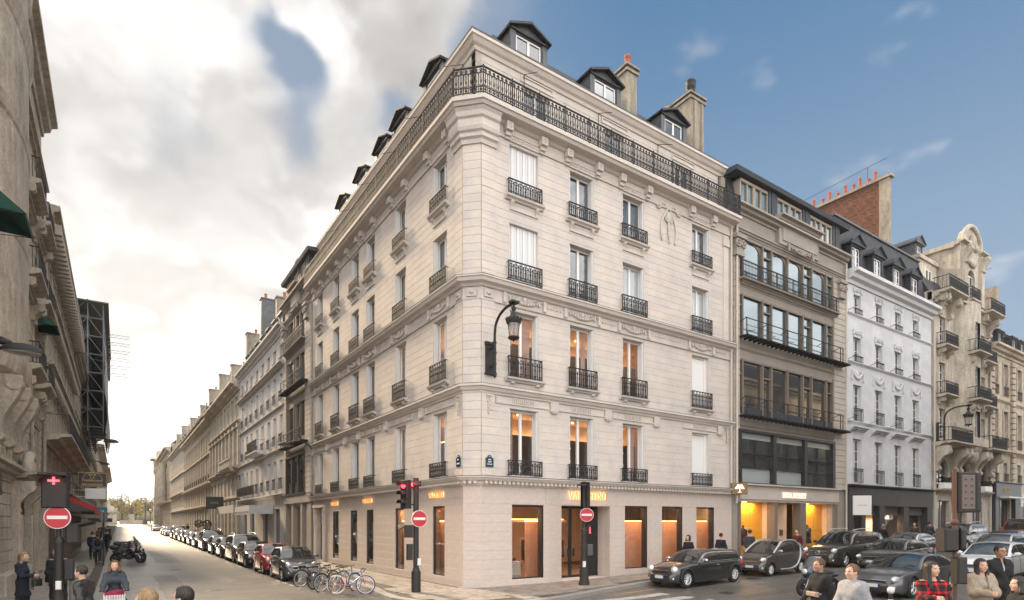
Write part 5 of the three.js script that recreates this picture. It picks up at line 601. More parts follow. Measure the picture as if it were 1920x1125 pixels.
// ---------- ornate beige house with bays, balconies and an arched gable ----------
{
  const W = 11.7, XL = 1.9, XC = 6.2, XR = 10.2, t = house('ornate_building', 'ornate beige stone building with a projecting bay and an arched gable', [40.7, 0, 0], {
    w: W, h: 20.3, wall: m.buff, depth: 12, levels: [{ y0: 5.15, y1: 7.6, xs: [XL, XC, XR], w: 2.1, arch: 1, bars: 1, frame: m.bronze, glass: m.glass }, { y0: 9.0, y1: 11.4, xs: [XL, XR], w: 1.2, bars: 3 }, { y0: 12.4, y1: 15.0, xs: [XL, XR], w: 1.2, bars: 3 }, { y0: 16.2, y1: 18.6, xs: [XL, XR], w: 1.2, bars: 3 }, { y0: 1, y1: 4.2, xs: [2.0, 5.2, 9.0], w: 2.3, bars: 0, frame: m.bronze }],
    bands: [[4.75, 0.35, 0.4], [8.2, 0.45, 1.0], [19.6, 0.6, 0.7]], roof: { h: 3.4, inset: 1.6, mat: m.slate, top: 0.6 },
  });
  // the bay in the middle, drawn out of the front with a rounded plan
  const bay = new B(), arc = seq(9, -2.0, 2.0).map((x) => [XC + x, 0.95 - 0.5 * Math.pow(Math.abs(x) / 2, 3) * 1.9]); for (let i = 0; i < 8; i++) { const [x0, z0] = arc[i], [x1, z1] = arc[i + 1]; for (const [y0, y1] of i === 3 || i === 4 ? [[8.6, 9.2], [11.5, 12.4], [15.1, 16.2], [18.7, 20.3]] : [[8.6, 20.3]]) { bay.quad([x0, y0, z0], [x1, y0, z1], [x1, y1, z1], [x0, y1, z0]); bay.quad([x0, y1, z0], [x1, y1, z1], [x1, y1, -0.1], [x0, y1, -0.1]); bay.quad([x0, y0, -0.1], [x1, y0, -0.1], [x1, y0, z1], [x0, y0, z0]); } }
  bay.quad([arc[0][0], 8.6, 0], [arc[0][0], 8.6, arc[0][1]], [arc[0][0], 20.3, arc[0][1]], [arc[0][0], 20.3, 0]); bay.quad([arc[8][0], 8.6, arc[8][1]], [arc[8][0], 8.6, 0], [arc[8][0], 20.3, 0], [arc[8][0], 20.3, arc[8][1]]); mesh('bay', bay, m.buff, t);
  for (const [y0, y1] of [[9.2, 11.5], [12.4, 15.1], [16.2, 18.7]]) windowAt(t, mat4(XC, y0, 0.6), 0, 0, 1.0, y1 - y0, { bars: 3, z: 0.1 });
  // arched gable over the bay
  const g = new THREE.Shape(); g.moveTo(-2.3, 0); g.lineTo(2.3, 0); g.lineTo(2.3, 4.9); g.lineTo(1.75, 5.0); g.absarc(0, 4.9, 1.55, 0.06, PI - 0.06); g.lineTo(-2.3, 4.9); g.closePath(); g.holes = [shapeHole([-0.75, 0.75, 0.3, 3.1, 1])]; const gb = new B().add(new THREE.ExtrudeGeometry(g, { depth: 0.5, bevelEnabled: false, curveSegments: 14 }), mat4(XC, 20.0, 0)); gb.box(XC - 2.25, XC + 2.25, 20, 24.9, -4, 0.0); mesh('gable', gb, m.buff, t);
  const ga = new B(); ga.torus(XC, 24.85, 0.55, 1.75, 0.2, 0, PI, 0, 6, 18); ga.sweep(CORN(24.5, 0.45, 0.9), XC - 2.6, XC - 1.4); ga.sweep(CORN(24.5, 0.45, 0.9), XC + 1.4, XC + 2.6); for (const s of [-1, 1]) { ga.box(XC + s * 1.75 - 0.28, XC + s * 1.75 + 0.28, 20.3, 24.5, 0.5, 0.75); ga.join(scroll(0.5, 1.2, 0.5), mat4(XC + s * 1.75, 23.2, 0.7)); } ga.ball(XC, 25.4, 0.6, 0.5, 0.6, 0.25); ga.ball(XC, 23.6, 0.6, 0.7, 0.35, 0.2); for (const s of [-1, 1]) ga.ball(XC + s * 0.75, 25.0, 0.6, 0.35, 0.3, 0.2); mesh('gable_carving', ga, m.buff, t); mesh('gable_cornice', new B().box(XC - 2.45, XC + 2.4, 24.6, 24.95, -4, 0.1), m.buff, t); windowAt(t, mat4(XC, 20.3, 0.4), 0, 0, 1.4, 2.4, { bars: 2, z: -0.1 });
  mesh('attic_block', new B().block(0.2, 3.6, 20.3, 23.4, -6, -1.0).box(0.1, 3.7, 23.2, 23.5, -6, -0.85), m.buff, t); mesh('attic_block', new B().block(9.2, 11.5, 20.3, 23.0, -6, -1.2).box(9.1, 11.6, 22.9, 23.2, -6, -1.05), m.buff, t); mansardDormer(t, mat4(1.9, 23.5, -1.6), 0.9, 1.3, { head: 'ped' }); windowAt(t, mat4(1.9, 20.4, -1), 0, 0, 1.1, 2.2, { z: 0.02 });
  const bal = (x, y, w, d, h = 0.95) => { mesh('balcony_slab', once(`bs${w}${d}`, () => new B().sweep([[0, -0.25], [d * 0.7, -0.2], [d, -0.1], [d, 0], [0, 0.02]], -w / 2, w / 2).join(scroll(0.22, 0.55, d * 0.7), mat4(-w / 2 + 0.35, -0.78, 0)).join(scroll(0.22, 0.55, d * 0.7), mat4(w / 2 - 0.35, -0.78, 0))), m.buff, t, mat4(x, y, 0)); mesh('balcony_railing', once(`bbr${w}${d}${h}`, () => { const b = new B(), n = Math.round(w / 0.16); b.join(guard(w, h, n, d - 0.08)); for (const s of [-1, 1]) { b.box(s * (w / 2) - 0.015, s * (w / 2) + 0.015, h - 0.03, h, 0, d - 0.06); b.box(s * (w / 2) - 0.01, s * (w / 2) + 0.01, 0.05, 0.08, 0, d - 0.06); for (let k = 0; k < 4; k++) b.box(s * (w / 2) - 0.01, s * (w / 2) + 0.01, 0, h, d * (0.1 + k * 0.22), d * (0.1 + k * 0.22) + 0.02); } return b; }), m.iron, t, mat4(x, y, 0)); };
  for (const y of [12.4, 16.2]) { bal(XL, y, 2.3, 0.75); bal(XR, y, 2.3, 0.75); bal(XC, y, 2.6, 1.5); } bal(XL, 20.2, 3.6, 1.2, 1.0); bal(XR - 0.1, 20.2, 3.2, 1.2, 1.0); bal(XC, 20.6, 1.8, 0.9); bal(XL + 0.2, 8.65, 4.0, 1.35, 1.05); bal(XR - 0.2, 8.65, 3.4, 1.35, 1.05);
  for (const x of [0.35, 3.6, 4.6, 7.8, 8.7, 11.3]) mesh('console', scroll(0.5, 1.9, 1.1), m.buff, t, mat4(x, 6.4, 0)); for (const x of [XL - 1.0, XL + 1.0, XR + 1]) mesh('console', scroll(0.34, 1.5, 0.9), m.buff, t, mat4(x, 18.5, 0));
  mesh('bay_foot', new B().ball(XC, 8.7, 0.3, 1.9, 0.9, 0.8, 14, 8).ball(XC, 8.0, 0.5, 0.8, 0.8, 0.5).block(XC - 1.7, XC + 1.7, 8.6, 9.3, 0, 1.15, 0.03), m.buff, t); mesh('bay_carving', garland(1.8, 0.8), m.buff, t, mat4(XC, 11.9, 0.95));
  for (const x of [XL, XR]) { const q = thing('window_box', `white window box with clipped dark shrubs, ${x === XL ? 'left' : 'right'} arch of the ornate building`, 'planter', 40.7 + x, 5.15, 0.25); mesh('trough', new B().block(-0.85, 0.85, -0.05, 0.4, -0.2, 0.2, 0.02), m.white, q); const s = new B(), r = rng(44); for (let i = 0; i < 160; i++) s.ball((r() - 0.5) * 1.6, 0.5 + r() * 0.35, (r() - 0.5) * 0.35, 0.05 + r() * 0.05, 0.04 + r() * 0.04, 0.05, 5, 3); mesh('foliage', s, M('dark box hedge', [0.025, 0.055, 0.015], 0.9, { map: T.leaf }), q); }
  const sf = new B(); sf.box(3.9, 6.5, 3.85, 4.75, 0, 0.3); mesh('shop_fascia', sf, m.charcoal, t); mesh('shop_panel', new B().block(3.2, 4.0, 0.5, 3.9, -0.05, 0.12).block(6.4, 7.4, 0.5, 3.9, -0.05, 0.12).block(0, 0.8, 0.5, 4.6, -0.05, 0.1), m.fascia, t); const s2 = thing('shop_sign', "pale capital lettering on the ornate building's dark fascia", 'sign', 46.0, 4.1, 0.31); mesh('lettering', text('RAL NEWS', 1.7, 0.34, 'sansb', 0.02), m.white, s2);
  const l = new THREE.RectAreaLight(new THREE.Color(1, 0.8, 0.55), 18, 2, 0.3); l.position.set(46, 4.2, -1.2); scene.add(l); l.lookAt(46, 0, -1.2);
  mesh('drainpipe', new B().tube([0.05, 1, 0.15], [0.05, 18, 0.15], 0.07, 0.07, 8).tube([11.6, 1, 0.15], [11.6, 18, 0.15], 0.07, 0.07, 8), m.pipe, t);
}
lantern('black iron lantern on a swan-neck bracket at the edge of the ornate beige building', FM(41.0, 8.9, 0.2, 0.5), 1.15);
{ // last house on the right, with banded pilasters, and the bare chimney wall behind it
  const xs = [1.5, 4.0, 7.6, 10.0, 13, 15.5], t = house('pilaster_building', 'buff stone building with banded pilasters at the right edge of the picture', [52.4, 0, 0], { w: 18, h: 18.2, wall: m.buff2, depth: 10, levels: [{ y0: 6.1, y1: 7.9, xs, w: 0.95, rail: 0.8, bars: 1 }, { y0: 9.3, y1: 12.6, xs, w: 1.15, rail: 0.85, bars: 2, sur: 1 }, { y0: 14.0, y1: 16.9, xs, w: 1.15, rail: 0.8, bars: 2, sur: 1 }, { y0: 1.5, y1: 4.6, xs: [3.4, 10], w: 3.6, bars: 0, frame: m.bronze }], bands: [[8.6, 0.4, 0.4], [13.3, 0.25, 0.18], [17.5, 0.8, 0.7]], roof: { h: 3, inset: 1.5, mat: m.slate, dormers: xs.map((x) => [x, 0.95, 1.5, 0.2]) } });
  const p = new B(); for (const x of [0.35, 5.7, 11.5]) for (const [a, b] of rows(5.9, 17.4, 0.52)) p.block(x - 0.45, x + 0.45, a, b - 0.1, 0, 0.22, 0.03); stuff(mesh('pilaster_stones', p, m.buff2, t)); const r = new B(); r.join(simpleGuard(17.6, 1.0, 90, 0.4)); mesh('balcony_railing', r, m.iron, t, mat4(9, 18.3, 0.1));
  mesh('shopfront', new B().box(0.6, 7.0, 4.7, 6.0, 0, 0.35).sweep(CORN(5.85, 0.25, 0.6), 0.4, 7.2).box(0.6, 1.5, 0.8, 4.7, 0, 0.3).box(5.6, 7.0, 0.8, 4.7, 0, 0.3), M('blue black shopfront', [0.03, 0.035, 0.045], 0.4), t); mesh('shop_awning', new B().bar([1.5, 4.7, 0.6], [5.6, 4.7, 0.6], 0.8, 0.12), m.white, t);
  const s = thing('shop_sign', 'dull gold lettering on the blue black shopfront', 'sign', 55.6, 5.15, 0.36); mesh('lettering', text('PRALI', 1.9, 0.4, 'serif', 0.02), M('dull gold', [0.4, 0.28, 0.1], 0.4, { metalness: 0.6 }), s); const s3 = thing('projecting_sign', 'white projecting sign at the right edge of the picture', 'sign', 61.0, 4.3, 0.5, -0.7); mesh('panel', new B().block(-0.9, 0.9, 0, 0.85, -0.06, 0.06, 0.01), m.white, s3); mesh('lettering', text('PERRIN', 1.2, 0.24, 'sansb', 0.01), m.greypanel, s3, mat4(0, 0.3, 0.06));
  const c = thing('chimney_wall', 'bare rendered chimney wall with orange pots above the far right roofs', 'wall', 60, 0, 0); mesh('render', new B().box(-0.7, 0, 17, 25.3, -11, -1.5), m.render, c); potRow(c, c, [1, 2, 2.8, 4.5, 6].map((u, i) => [-0.35, -4 - u, [0.9, 0.6][i % 2]]), 25.3); mesh('aerial', new B().tube([-0.3, 25.3, -3], [-0.3, 27.4, -3], 0.03).tube([-0.3, 27.3, -2], [-0.3, 26.8, -9], 0.02), m.iron, c);
}

// the houses across the wide street, behind the camera's right shoulder: the windows and cars mirror them
house('pale_building', 'pale classical stone building across the wide street', [62, 17.8, PI], { w: 48, h: 17.5, wall: m.buff, depth: 10, levels: [[1, 4.2], [6, 8.6], [10, 12.4], [13.8, 15.8]].map(([y0, y1]) => ({ y0, y1, xs: seq(15, 2, 46), w: 1.4, bars: 0 })), bands: [[4.8, 0.4, 0.5], [9.2, 0.3, 0.3], [16.6, 0.8, 0.8]], roof: { h: 2.5, inset: 1.5 } });
// ---------- the narrow street, right-hand side beyond the corner building ----------
const RS = (L, w) => [0, -(L + w), -PI / 2]; // left end of a front that faces the narrow street from the right-hand side
{
  const Wd = 7.9, [t] = glazed('dark glazed building wedged in the narrow street behind the cream corner building', [0, -21.5 - Wd, -PI / 2], [0.7, 1.1, 2.9, 3.5, 4.6, 6.2].map((x) => x + 0.05));
  mesh('shopfront', new B().box(0.1, 0.6, -0.3, 4.4, -0.3, 0.1).box(2.4, 2.9, -0.3, 4.4, -0.3, 0.1).box(5.0, 5.5, -0.3, 4.4, -0.3, 0.1).box(6.9, 7.8, -0.3, 4.4, -0.3, 0.1).box(0.1, 7.8, 3.9, 4.5, -0.3, 0.15), m.brown, t); const dr = new B(); for (const [a, c] of [[0.6, 2.4], [2.9, 5.0], [5.5, 6.9]]) dr.box(a, c, -0.3, 3.9, -0.35, -0.25); mesh('carriage_door', dr, m.bronze, t);
}
{ // white house with grey shutters
  const W = 20.8, xs = [1.6, 4.1, 6.6, 9.4, 12.0, 14.6, 17.0, 19.4], t = house('shuttered_building', 'white building with pale shutters and tall chimneys in the narrow street', RS(29.4, W), { w: W, h: 18.3, wall: stoneMat('pale grey stucco', [0.60, 0.575, 0.55]), depth: 11,
    levels: [{ y0: 5.2, y1: 7.6, xs, w: 1.1, rail: 0.9, shut: 1 }, { y0: 8.9, y1: 11.3, xs, w: 1.1, rail: 0.8, shut: 1 }, { y0: 12.4, y1: 14.6, xs, w: 1.1, rail: 0.8, shut: 1 }, { y0: 15.5, y1: 17.0, xs, w: 1.05, rail: 0.4 }, { y0: 0.6, y1: 3.6, xs: [3, 7, 13.2, 17.8], w: 2.2, frame: m.bronze, bars: 0 }],
    bands: [[4.5, 0.35, 0.35], [8.3, 0.22, 0.2], [11.8, 0.2, 0.16], [15.0, 0.4, 0.45], [17.7, 0.7, 0.6]], roof: { h: 2.6, inset: 1.5, dormers: xs.slice(0, 7).map((x) => [x + 0.6, 0.9, 1.3]) }, chimneys: [[5.8, 6.6, -0.9, -6, 25.0, [0.1, 0.3, 0.5, 0.7], m.zinc], [11.6, 12.2, -1.2, -5, 23.4, [0.2, 0.5]], [20.0, 20.7, -1, -6, 23.6, [0.2, 0.5, 0.8]]] });
  mesh('balcony_slab', new B().sweep([[0, 8.6], [0.6, 8.66], [0.8, 8.85], [0.8, 8.95], [0, 8.97]], 8.4, 13.2), m.whitewall, t); mesh('balcony_railing', simpleGuard(4.7, 1.0, 30, 0.75), m.iron, t, mat4(10.8, 8.97, 0)); mesh('balcony_railing', simpleGuard(9.5, 0.9, 60, 0.4), m.iron, t, mat4(5.2, 5.15, 0));
  const cv = thing('canvas_canopy', 'grey white canvas canopy over the pavement in the narrow street', 'awning', -0.05, 3.3, -33.5); const b = new B(); for (let i = 0; i < 5; i++) { b.box(-1.9, -0.05, 0.55, 0.6, -1.3 - i * 1.45, 0.1 - i * 1.45); b.box(-1.93, -1.9, -0.15, 0.6, -1.3 - i * 1.45, 0.1 - i * 1.45); } b.box(-1.9, -0.05, -0.1, 0.58, 0.1, 0.13); mesh('canvas', b, M('grey white canvas', [0.55, 0.55, 0.56], 0.9), cv); const p = new B(); for (let i = 0; i < 5; i++) p.box(-1.95, -1.93, 0.0, 0.14, -1.1 - i * 1.45, -0.15 - i * 1.45); mesh('printed_band', p, M('grey print', [0.22, 0.22, 0.24], 0.9), cv);
  const s = thing('shop_banner', 'long pale shop banner on poles beyond the grey canvas canopy', 'sign', -1.0, 3.4, -44); mesh('banner', new B().box(-0.9, -0.86, 0, 0.75, -9.5, 2).box(-0.9, 0.9, 0.7, 0.74, 1.9, 2.0).box(-0.9, 0.9, 0.7, 0.74, -9.5, -9.4), M('pale banner', [0.5, 0.47, 0.44], 0.9), s);
}
{ // classical cream house with a giant order
  const W = 24.5, xs = seq(8, 2, 22.5), t = house('classical_building', 'cream classical building with pilasters, pediments and stone balcony in the narrow street', RS(50.2, W), { w: W, h: 17.8, wall: m.buff, depth: 12,
    levels: [{ y0: 1.2, y1: 4.6, xs, w: 1.5, bars: 2, z: -0.3 }, { y0: 5.6, y1: 7.6, xs, w: 1.3 }, { y0: 9.2, y1: 12.6, xs, w: 1.4, sur: 1, hood: 'flat' }, { y0: 14.2, y1: 16.5, xs, w: 1.3, sur: 1 }],
    bands: [[5.0, 0.3, 0.3], [8.2, 0.5, 0.5], [13.4, 0.4, 0.35], [17.0, 0.85, 1.0]], roof: { h: 2, inset: 1.8 }, chimneys: [[22.4, 23.3, -0.9, -6, 23.6, [0.2, 0.6]], [11, 12, -1, -6, 22.6, [0.3, 0.7]], [0.5, 1.3, -1, -6, 23.6, [0.3, 0.7]]] });
  const p = new B(); for (const x of seq(9, 0.6, 23.9)) { p.block(x - 0.28, x + 0.28, 8.75, 12.9, 0, 0.2, 0.02); p.block(x - 0.36, x + 0.36, 12.9, 13.35, 0, 0.28, 0.02); p.block(x - 0.28, x + 0.28, 0, 4.9, 0, 0.3, 0.02); } mesh('pilaster', p, m.buff, t); const bl = new B(); bl.sweep([[0, 8.1], [0.7, 8.3], [0.9, 8.6], [0, 8.7]], 14.5, 22.5); bl.box(14.5, 22.5, 9.5, 9.65, 0.65, 0.88); for (let x = 14.6; x < 22.4; x += 0.3) bl.box(x, x + 0.14, 8.7, 9.5, 0.7, 0.82); mesh('stone_balcony', bl, m.buff, t);
}
house('brown_building', 'brownish stone building with iron balconies farther down the narrow street', RS(74.7, 41), { w: 41, h: 18.2, wall: m.buff2, depth: 12, levels: [{ y0: 0.8, y1: 4.4, xs: seq(11, 2, 39), w: 1.7, bars: 0, frame: m.bronze }, { y0: 5.2, y1: 7.3, xs: seq(13, 1.6, 39.4), w: 1.2 }, { y0: 8.7, y1: 11.8, xs: seq(13, 1.6, 39.4), w: 1.25, sur: 1, rail: 0.8 }, { y0: 12.9, y1: 15.6, xs: seq(13, 1.6, 39.4), w: 1.2, sur: 1 }], bands: [[4.6, 0.35, 0.4], [7.8, 0.4, 0.55], [12.2, 0.3, 0.25], [16.6, 0.9, 0.8], [17.6, 0.6, 0.9]], roof: { h: 2.4, inset: 1.6, dormers: seq(9, 3, 38).map((x) => [x, 1, 1.4]) }, chimneys: [[30, 31, -1, -6, 23.6, [0.2, 0.5, 0.8]], [18, 19, -1, -6, 23, [0.2, 0.5]], [0.5, 1.5, -1, -6, 23.4, [0.3, 0.7]]] });
house('narrow_window_building', 'stone building with rows of narrow windows near the end of the narrow street', RS(115.8, 36), { w: 36, h: 18.6, wall: m.buff, depth: 12, levels: [[0.8, 4.2], [5.6, 7.8], [9.0, 12], [13.2, 15.8]].map(([y0, y1]) => ({ y0, y1, xs: seq(11, 1.8, 34), w: 1.3, bars: 0 })), bands: [[4.6, 0.35, 0.4], [8.2, 0.4, 0.55], [12.4, 0.3, 0.3], [17.6, 0.9, 0.9]], roof: { h: 2.6, inset: 1.6, dormers: seq(7, 3, 33).map((x) => [x, 1, 1.4]) }, chimneys: [[17, 18.5, -1, -6, 24.4, [0.3, 0.7]], [3, 4.5, -1, -6, 24.2, [0.3, 0.7]]] });
{
  const W = 46, t = house('column_building', 'grand stone building with giant corner columns closing the right side of the narrow street', RS(151.8, W), { w: W, h: 22.5, wall: m.buff2, depth: 16, levels: [[1, 6.5], [9.0, 13.2], [14.5, 17.4]].map(([y0, y1]) => ({ y0, y1, xs: seq(9, 6, 42), w: 1.8, bars: 0 })), bands: [[7.2, 0.6, 0.7], [18.6, 1.0, 0.7], [20.2, 1.4, 1.6]], roof: { h: 2, inset: 2 } });
  const c = new B(); for (const x of [1.6, 4.2, 13, 22, 31]) c.lathe([[1.1, 7.8], [1.1, 8.4], [0.85, 8.6], [0.8, 13], [0.7, 17.2], [0.9, 17.5], [1.1, 18.4], [1.1, 18.6]], x, 0, 0.9, 12); c.block(0, 5.8, 0, 7.6, -0.1, 1.9, 0.05); c.block(0, 5.8, 18.6, 21.8, -0.1, 1.9, 0.05); c.sweep(CORN(21.2, 1, 2.8), -0.8, 6.6); c.block(0.6, 5.2, 22, 24.6, -4, 1.2, 0.1); mesh('giant_column', c, m.buff2, t);
}
// ---------- the narrow street, left-hand side ----------
const XLft = -14.4, LS = (L) => [XLft, -L, PI / 2];
{ // the near house with a round bay, heavy corbels and stone balconies
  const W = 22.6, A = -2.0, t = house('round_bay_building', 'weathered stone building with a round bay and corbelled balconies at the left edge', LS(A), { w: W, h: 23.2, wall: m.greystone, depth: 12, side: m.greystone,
    levels: [{ y0: 0.4, y1: 4.0, xs: [6.3], w: 3.0, bars: 0, frame: m.black }, { y0: 0.5, y1: 3.6, xs: [13.0, 15.4], w: 1.3, frame: m.bronze, bars: 0 }, { y0: 4.9, y1: 6.9, xs: [13.0, 15.4, 19.4], w: 1.3, frame: m.bronze }, ...[[9.4, 12.0], [13.4, 15.6], [17.2, 19.4]].map(([y0, y1]) => ({ y0, y1, xs: [16.0, 20.2], w: 1.5 })), { y0: 20.2, y1: 21.6, xs: [14.4, 17.2, 20.2], w: 1.2 }, { y0: 0.6, y1: 3.8, xs: [20.0], w: 2.6, frame: m.bronze, bars: 0 }],
    bands: [[4.1, 0.5, 0.45], [12.5, 0.3, 0.3, 12, W], [16.2, 0.3, 0.3, 12, W], [19.9, 0.3, 0.35], [23.0, 0.95, 0.7, 12.5, W]], roof: { h: 2.2, inset: 0.9, dormers: [[15.5, 1.1, 1.5], [19.5, 1.1, 1.5]], dz: -0.4 } });
  const jb = new B(); fields(8.6, W, rows(0.2, 21.2, 0.42), [[11.9, 16.4, 0, 7.2], [18.4, 21.6, 0, 7.2], [15.1, 16.9, 8, 20], [19.3, 21.1, 8, 20], [13.5, 21, 20, 22]], (a, b, c, d, top) => jb.block(a, b, c, d - (top ? 0.03 : 0), -0.01, 0.04, 0.01)); stuff(mesh('stone_courses', jb, m.greystone, t));
  // round bay: half drum with windows and rings of mouldings, on a corbelled foot
  const rb = (r, y, k = 1) => [0, 1, 2, 3, 4, 5, 6, 7, 8, 9, 10, 11, 12].map((i) => [10.6 - r * Math.cos((i / 12) * PI), y, r * 0.2 * Math.sin((i / 12) * PI)]);
  const drum = new B(), ring = (r0, y0, r1, y1) => { const p = rb(r0, y0), q = rb(r1, y1); for (let i = 0; i < 12; i++) drum.quad(p[i], p[i + 1], q[i + 1], q[i]); }; const prof = [[1.4, 6.6], [2.6, 7.4], [3.2, 7.6], [3.5, 8.0], [3.5, 8.3], [3.05, 8.4], [3.0, 12.2], [3.15, 12.3], [3.3, 12.6], [3.05, 12.8], [3.0, 16.0], [3.2, 16.1], [3.4, 16.5], [3.05, 16.6], [3.0, 19.6], [3.2, 19.7], [3.7, 20.2], [3.7, 20.5], [3.0, 20.6], [2.9, 22.4], [3.3, 22.6], [3.6, 23.0], [3.6, 23.2], [1.5, 24.6], [0, 25]]; for (let i = 0; i < prof.length - 1; i++) ring(prof[i][0], prof[i][1], prof[i + 1][0], prof[i + 1][1]); mesh('round_bay', drum, m.greystone, t);
  for (const [y0, y1] of [[9, 11.6], [13.2, 15.6], [17, 19.2]]) for (const i of []) { const a = (i / 12) * PI; windowAt(t, mat4(10.6 - 3.0 * Math.cos(a), y0, 0.6 * Math.sin(a) + 0.04, Math.atan2(-3 * Math.cos(a) * 0.2 * 0.2, 0.6 * Math.sin(a)) * 1), 0, 0, 1.0, y1 - y0, { z: 0 }); }
  for (const x of [8.4, 10.6, 12.8]) mesh('corbel', scroll(0.6, 2.2, 0.75), m.greystone, t, mat4(x, 5.2, 0)); for (const x of [14.2, 17.9, 18.6, 21.8]) for (const y of [12.1, 16.0, 8.0]) mesh('corbel', scroll(0.3, 0.8, 0.55), m.greystone, t, mat4(x, y - 0.2, 0));
  for (const y of [9.2, 13.2, 17.0]) for (const x of [16.0, 20.2]) { mesh('balcony_slab', once('lbs', () => new B().sweep([[0, -0.35], [0.45, -0.26], [0.7, -0.14], [0.7, 0], [0, 0.02]], -1.6, 1.6)), m.greystone, t, mat4(x, y, 0)); mesh('balcony_railing', once('lbr', () => { const b = new B().join(simpleGuard(3.0, 0.95, 18, 0.62)); for (const s of [-1, 1]) for (let k = 0; k < 5; k++) b.box(s * 1.5 - 0.012, s * 1.5 + 0.012, 0, 0.95, k * 0.13, k * 0.13 + 0.022); for (const s of [-1, 1]) b.box(s * 1.5 - 0.015, s * 1.5 + 0.015, 0.92, 0.95, 0, 0.62); return b; }), m.iron, t, mat4(x, y, 0)); }
  // arched hoods and shop fascia at street level
  mesh('shop_fascia', new B().box(2.5, 8.3, 3.4, 4.15, 0, 0.22), m.black, t); const s = thing('shop_sign', 'dark shop fascia sign with white letters at the left edge', 'sign', XLft + 0.23, 3.6, -4.6, PI / 2); mesh('lettering', text('DUPONT', 1.9, 0.36, 'sansb', 0.02), m.white, s);
  const hd = new B(); for (const x of [14.2]) { hd.sweep(CORN(4.1, 0.4, 0.8).map(([a, c]) => [Math.max(0, a), c]), x - 2.2, x + 2.2); hd.torus(x, 4.45, 0.35, 0.8, 0.22, 0, PI, 0, 6, 14); hd.ball(x, 4.7, 0.3, 0.5, 0.5, 0.3); for (const s2 of [-1, 1]) { hd.join(scroll(0.5, 1.3, 0.7), mat4(x + s2 * 1.8, 2.8, 0)); hd.block(x + s2 * 1.8 - 0.35, x + s2 * 1.8 + 0.35, 0, 2.8, 0, 0.3, 0.03); } } mesh('pilaster', new B().block(18.2, 18.7, 0, 4, 0, 0.25, 0.02), m.greystone, t); mesh('pilaster', new B().block(21.4, 21.9, 0, 4, 0, 0.25, 0.02), m.greystone, t); mesh('portal', hd, m.greystone, t); mesh('plinth', new B().block(8.4, 11.6, -0.3, 0.7, 0, 0.3, 0.03).block(12.0, 12.4, -0.3, 4.0, 0, 0.25, 0.02), m.greystone, t);
  mesh('drainpipe', new B().tube([W - 0.2, 0, 0.15], [W - 0.2, 20.5, 0.15], 0.08, 0.08, 8).tube([17.0, 0, 0.15], [17.0, 8, 0.15], 0.07, 0.07, 8), m.render, t);
  for (const [y, k, Lz, ex] of [[11.55, 'big', -3.9, 0.35], [12.2, 'small', -18.2, 0.1]]) { const aw = thing('window_awning', `${k} dark green window awning on the ${k === 'big' ? 'round bay at the left edge' : 'far window of the round-bay building'}`, 'awning', XLft + ex, y, Lz, PI / 2); const b = new B(); for (const z of [0, 0.02]) b.quad([-0.9, 0.75, -0.1 + z], [0.9, 0.75, -0.1 + z], [0.9, 0, 0.8 + z], [-0.9, 0, 0.8 + z]); for (const x of [-0.9, 0.9]) b.tri([x, 0.75, -0.1], [x, 0, 0.8], [x, 0, -0.1]); b.box(-0.9, 0.9, -0.12, 0, 0.79, 0.81); mesh('canvas', b, M('dark green canvas', [0.008, 0.06, 0.045], 0.9), aw); for (const x of [-0.9, 0.9]) mesh('awning_arm', new B().tube([x, 0, 0.8], [x, -0.1, -0.1], 0.012), m.iron, aw); }
}
{ // long house with bracketed cornices and a balcony above the shops
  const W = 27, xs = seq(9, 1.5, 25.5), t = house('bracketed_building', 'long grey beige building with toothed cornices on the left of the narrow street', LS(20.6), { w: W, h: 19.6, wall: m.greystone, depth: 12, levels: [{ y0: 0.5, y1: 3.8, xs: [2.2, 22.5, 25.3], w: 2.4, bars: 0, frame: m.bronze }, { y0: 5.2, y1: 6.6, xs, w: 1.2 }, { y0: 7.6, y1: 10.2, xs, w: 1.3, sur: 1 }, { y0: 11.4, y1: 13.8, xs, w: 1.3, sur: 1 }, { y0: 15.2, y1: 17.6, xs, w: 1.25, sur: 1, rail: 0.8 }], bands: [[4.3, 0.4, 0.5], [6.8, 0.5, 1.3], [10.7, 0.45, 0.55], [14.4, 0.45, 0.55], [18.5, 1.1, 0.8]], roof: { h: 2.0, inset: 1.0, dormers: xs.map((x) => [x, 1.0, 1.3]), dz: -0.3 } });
  const br = new B(); for (const [y, h, d, s] of [[18.1, 0.55, 0.85, 0.75], [10.4, 0.35, 0.45, 0.5], [14.1, 0.35, 0.45, 0.5]]) for (let x = 0.3; x < W; x += s) br.box(x, x + s * 0.4, y, y + h, 0, d); stuff(mesh('brackets', br, m.greystone, t)); mesh('balcony_railing', simpleGuard(26.6, 1.05, 150, 1.2), m.iron, t, mat4(13.4, 7.3, 0)); mesh('drainpipe', new B().tube([0.2, 0, 0.12], [0.2, 18, 0.12], 0.08, 0.08, 8), m.render, t);
}
{ const W = 26; house('balcony_building', 'greyish building with small iron balconies behind the scaffold on the left', LS(47.6), { w: W, h: 18.6, wall: stoneMat('pale grey beige stone', [0.40, 0.36, 0.31], T.dirty), depth: 12, levels: [[0.6, 3.8], [5.2, 7.2], [8.4, 10.8], [12, 14.2], [15.2, 17.2]].map(([y0, y1], i) => ({ y0, y1, xs: seq(9, 1.5, 24.5), w: 1.2, rail: i ? 0.85 : 0 })), bands: [[4.3, 0.35, 0.5], [7.7, 0.3, 0.6], [11.3, 0.25, 0.3], [17.7, 0.7, 0.7]], roof: { h: 3, inset: 1.8, dormers: seq(7, 2, 24).map((x) => [x, 1, 1.4]) } }); }
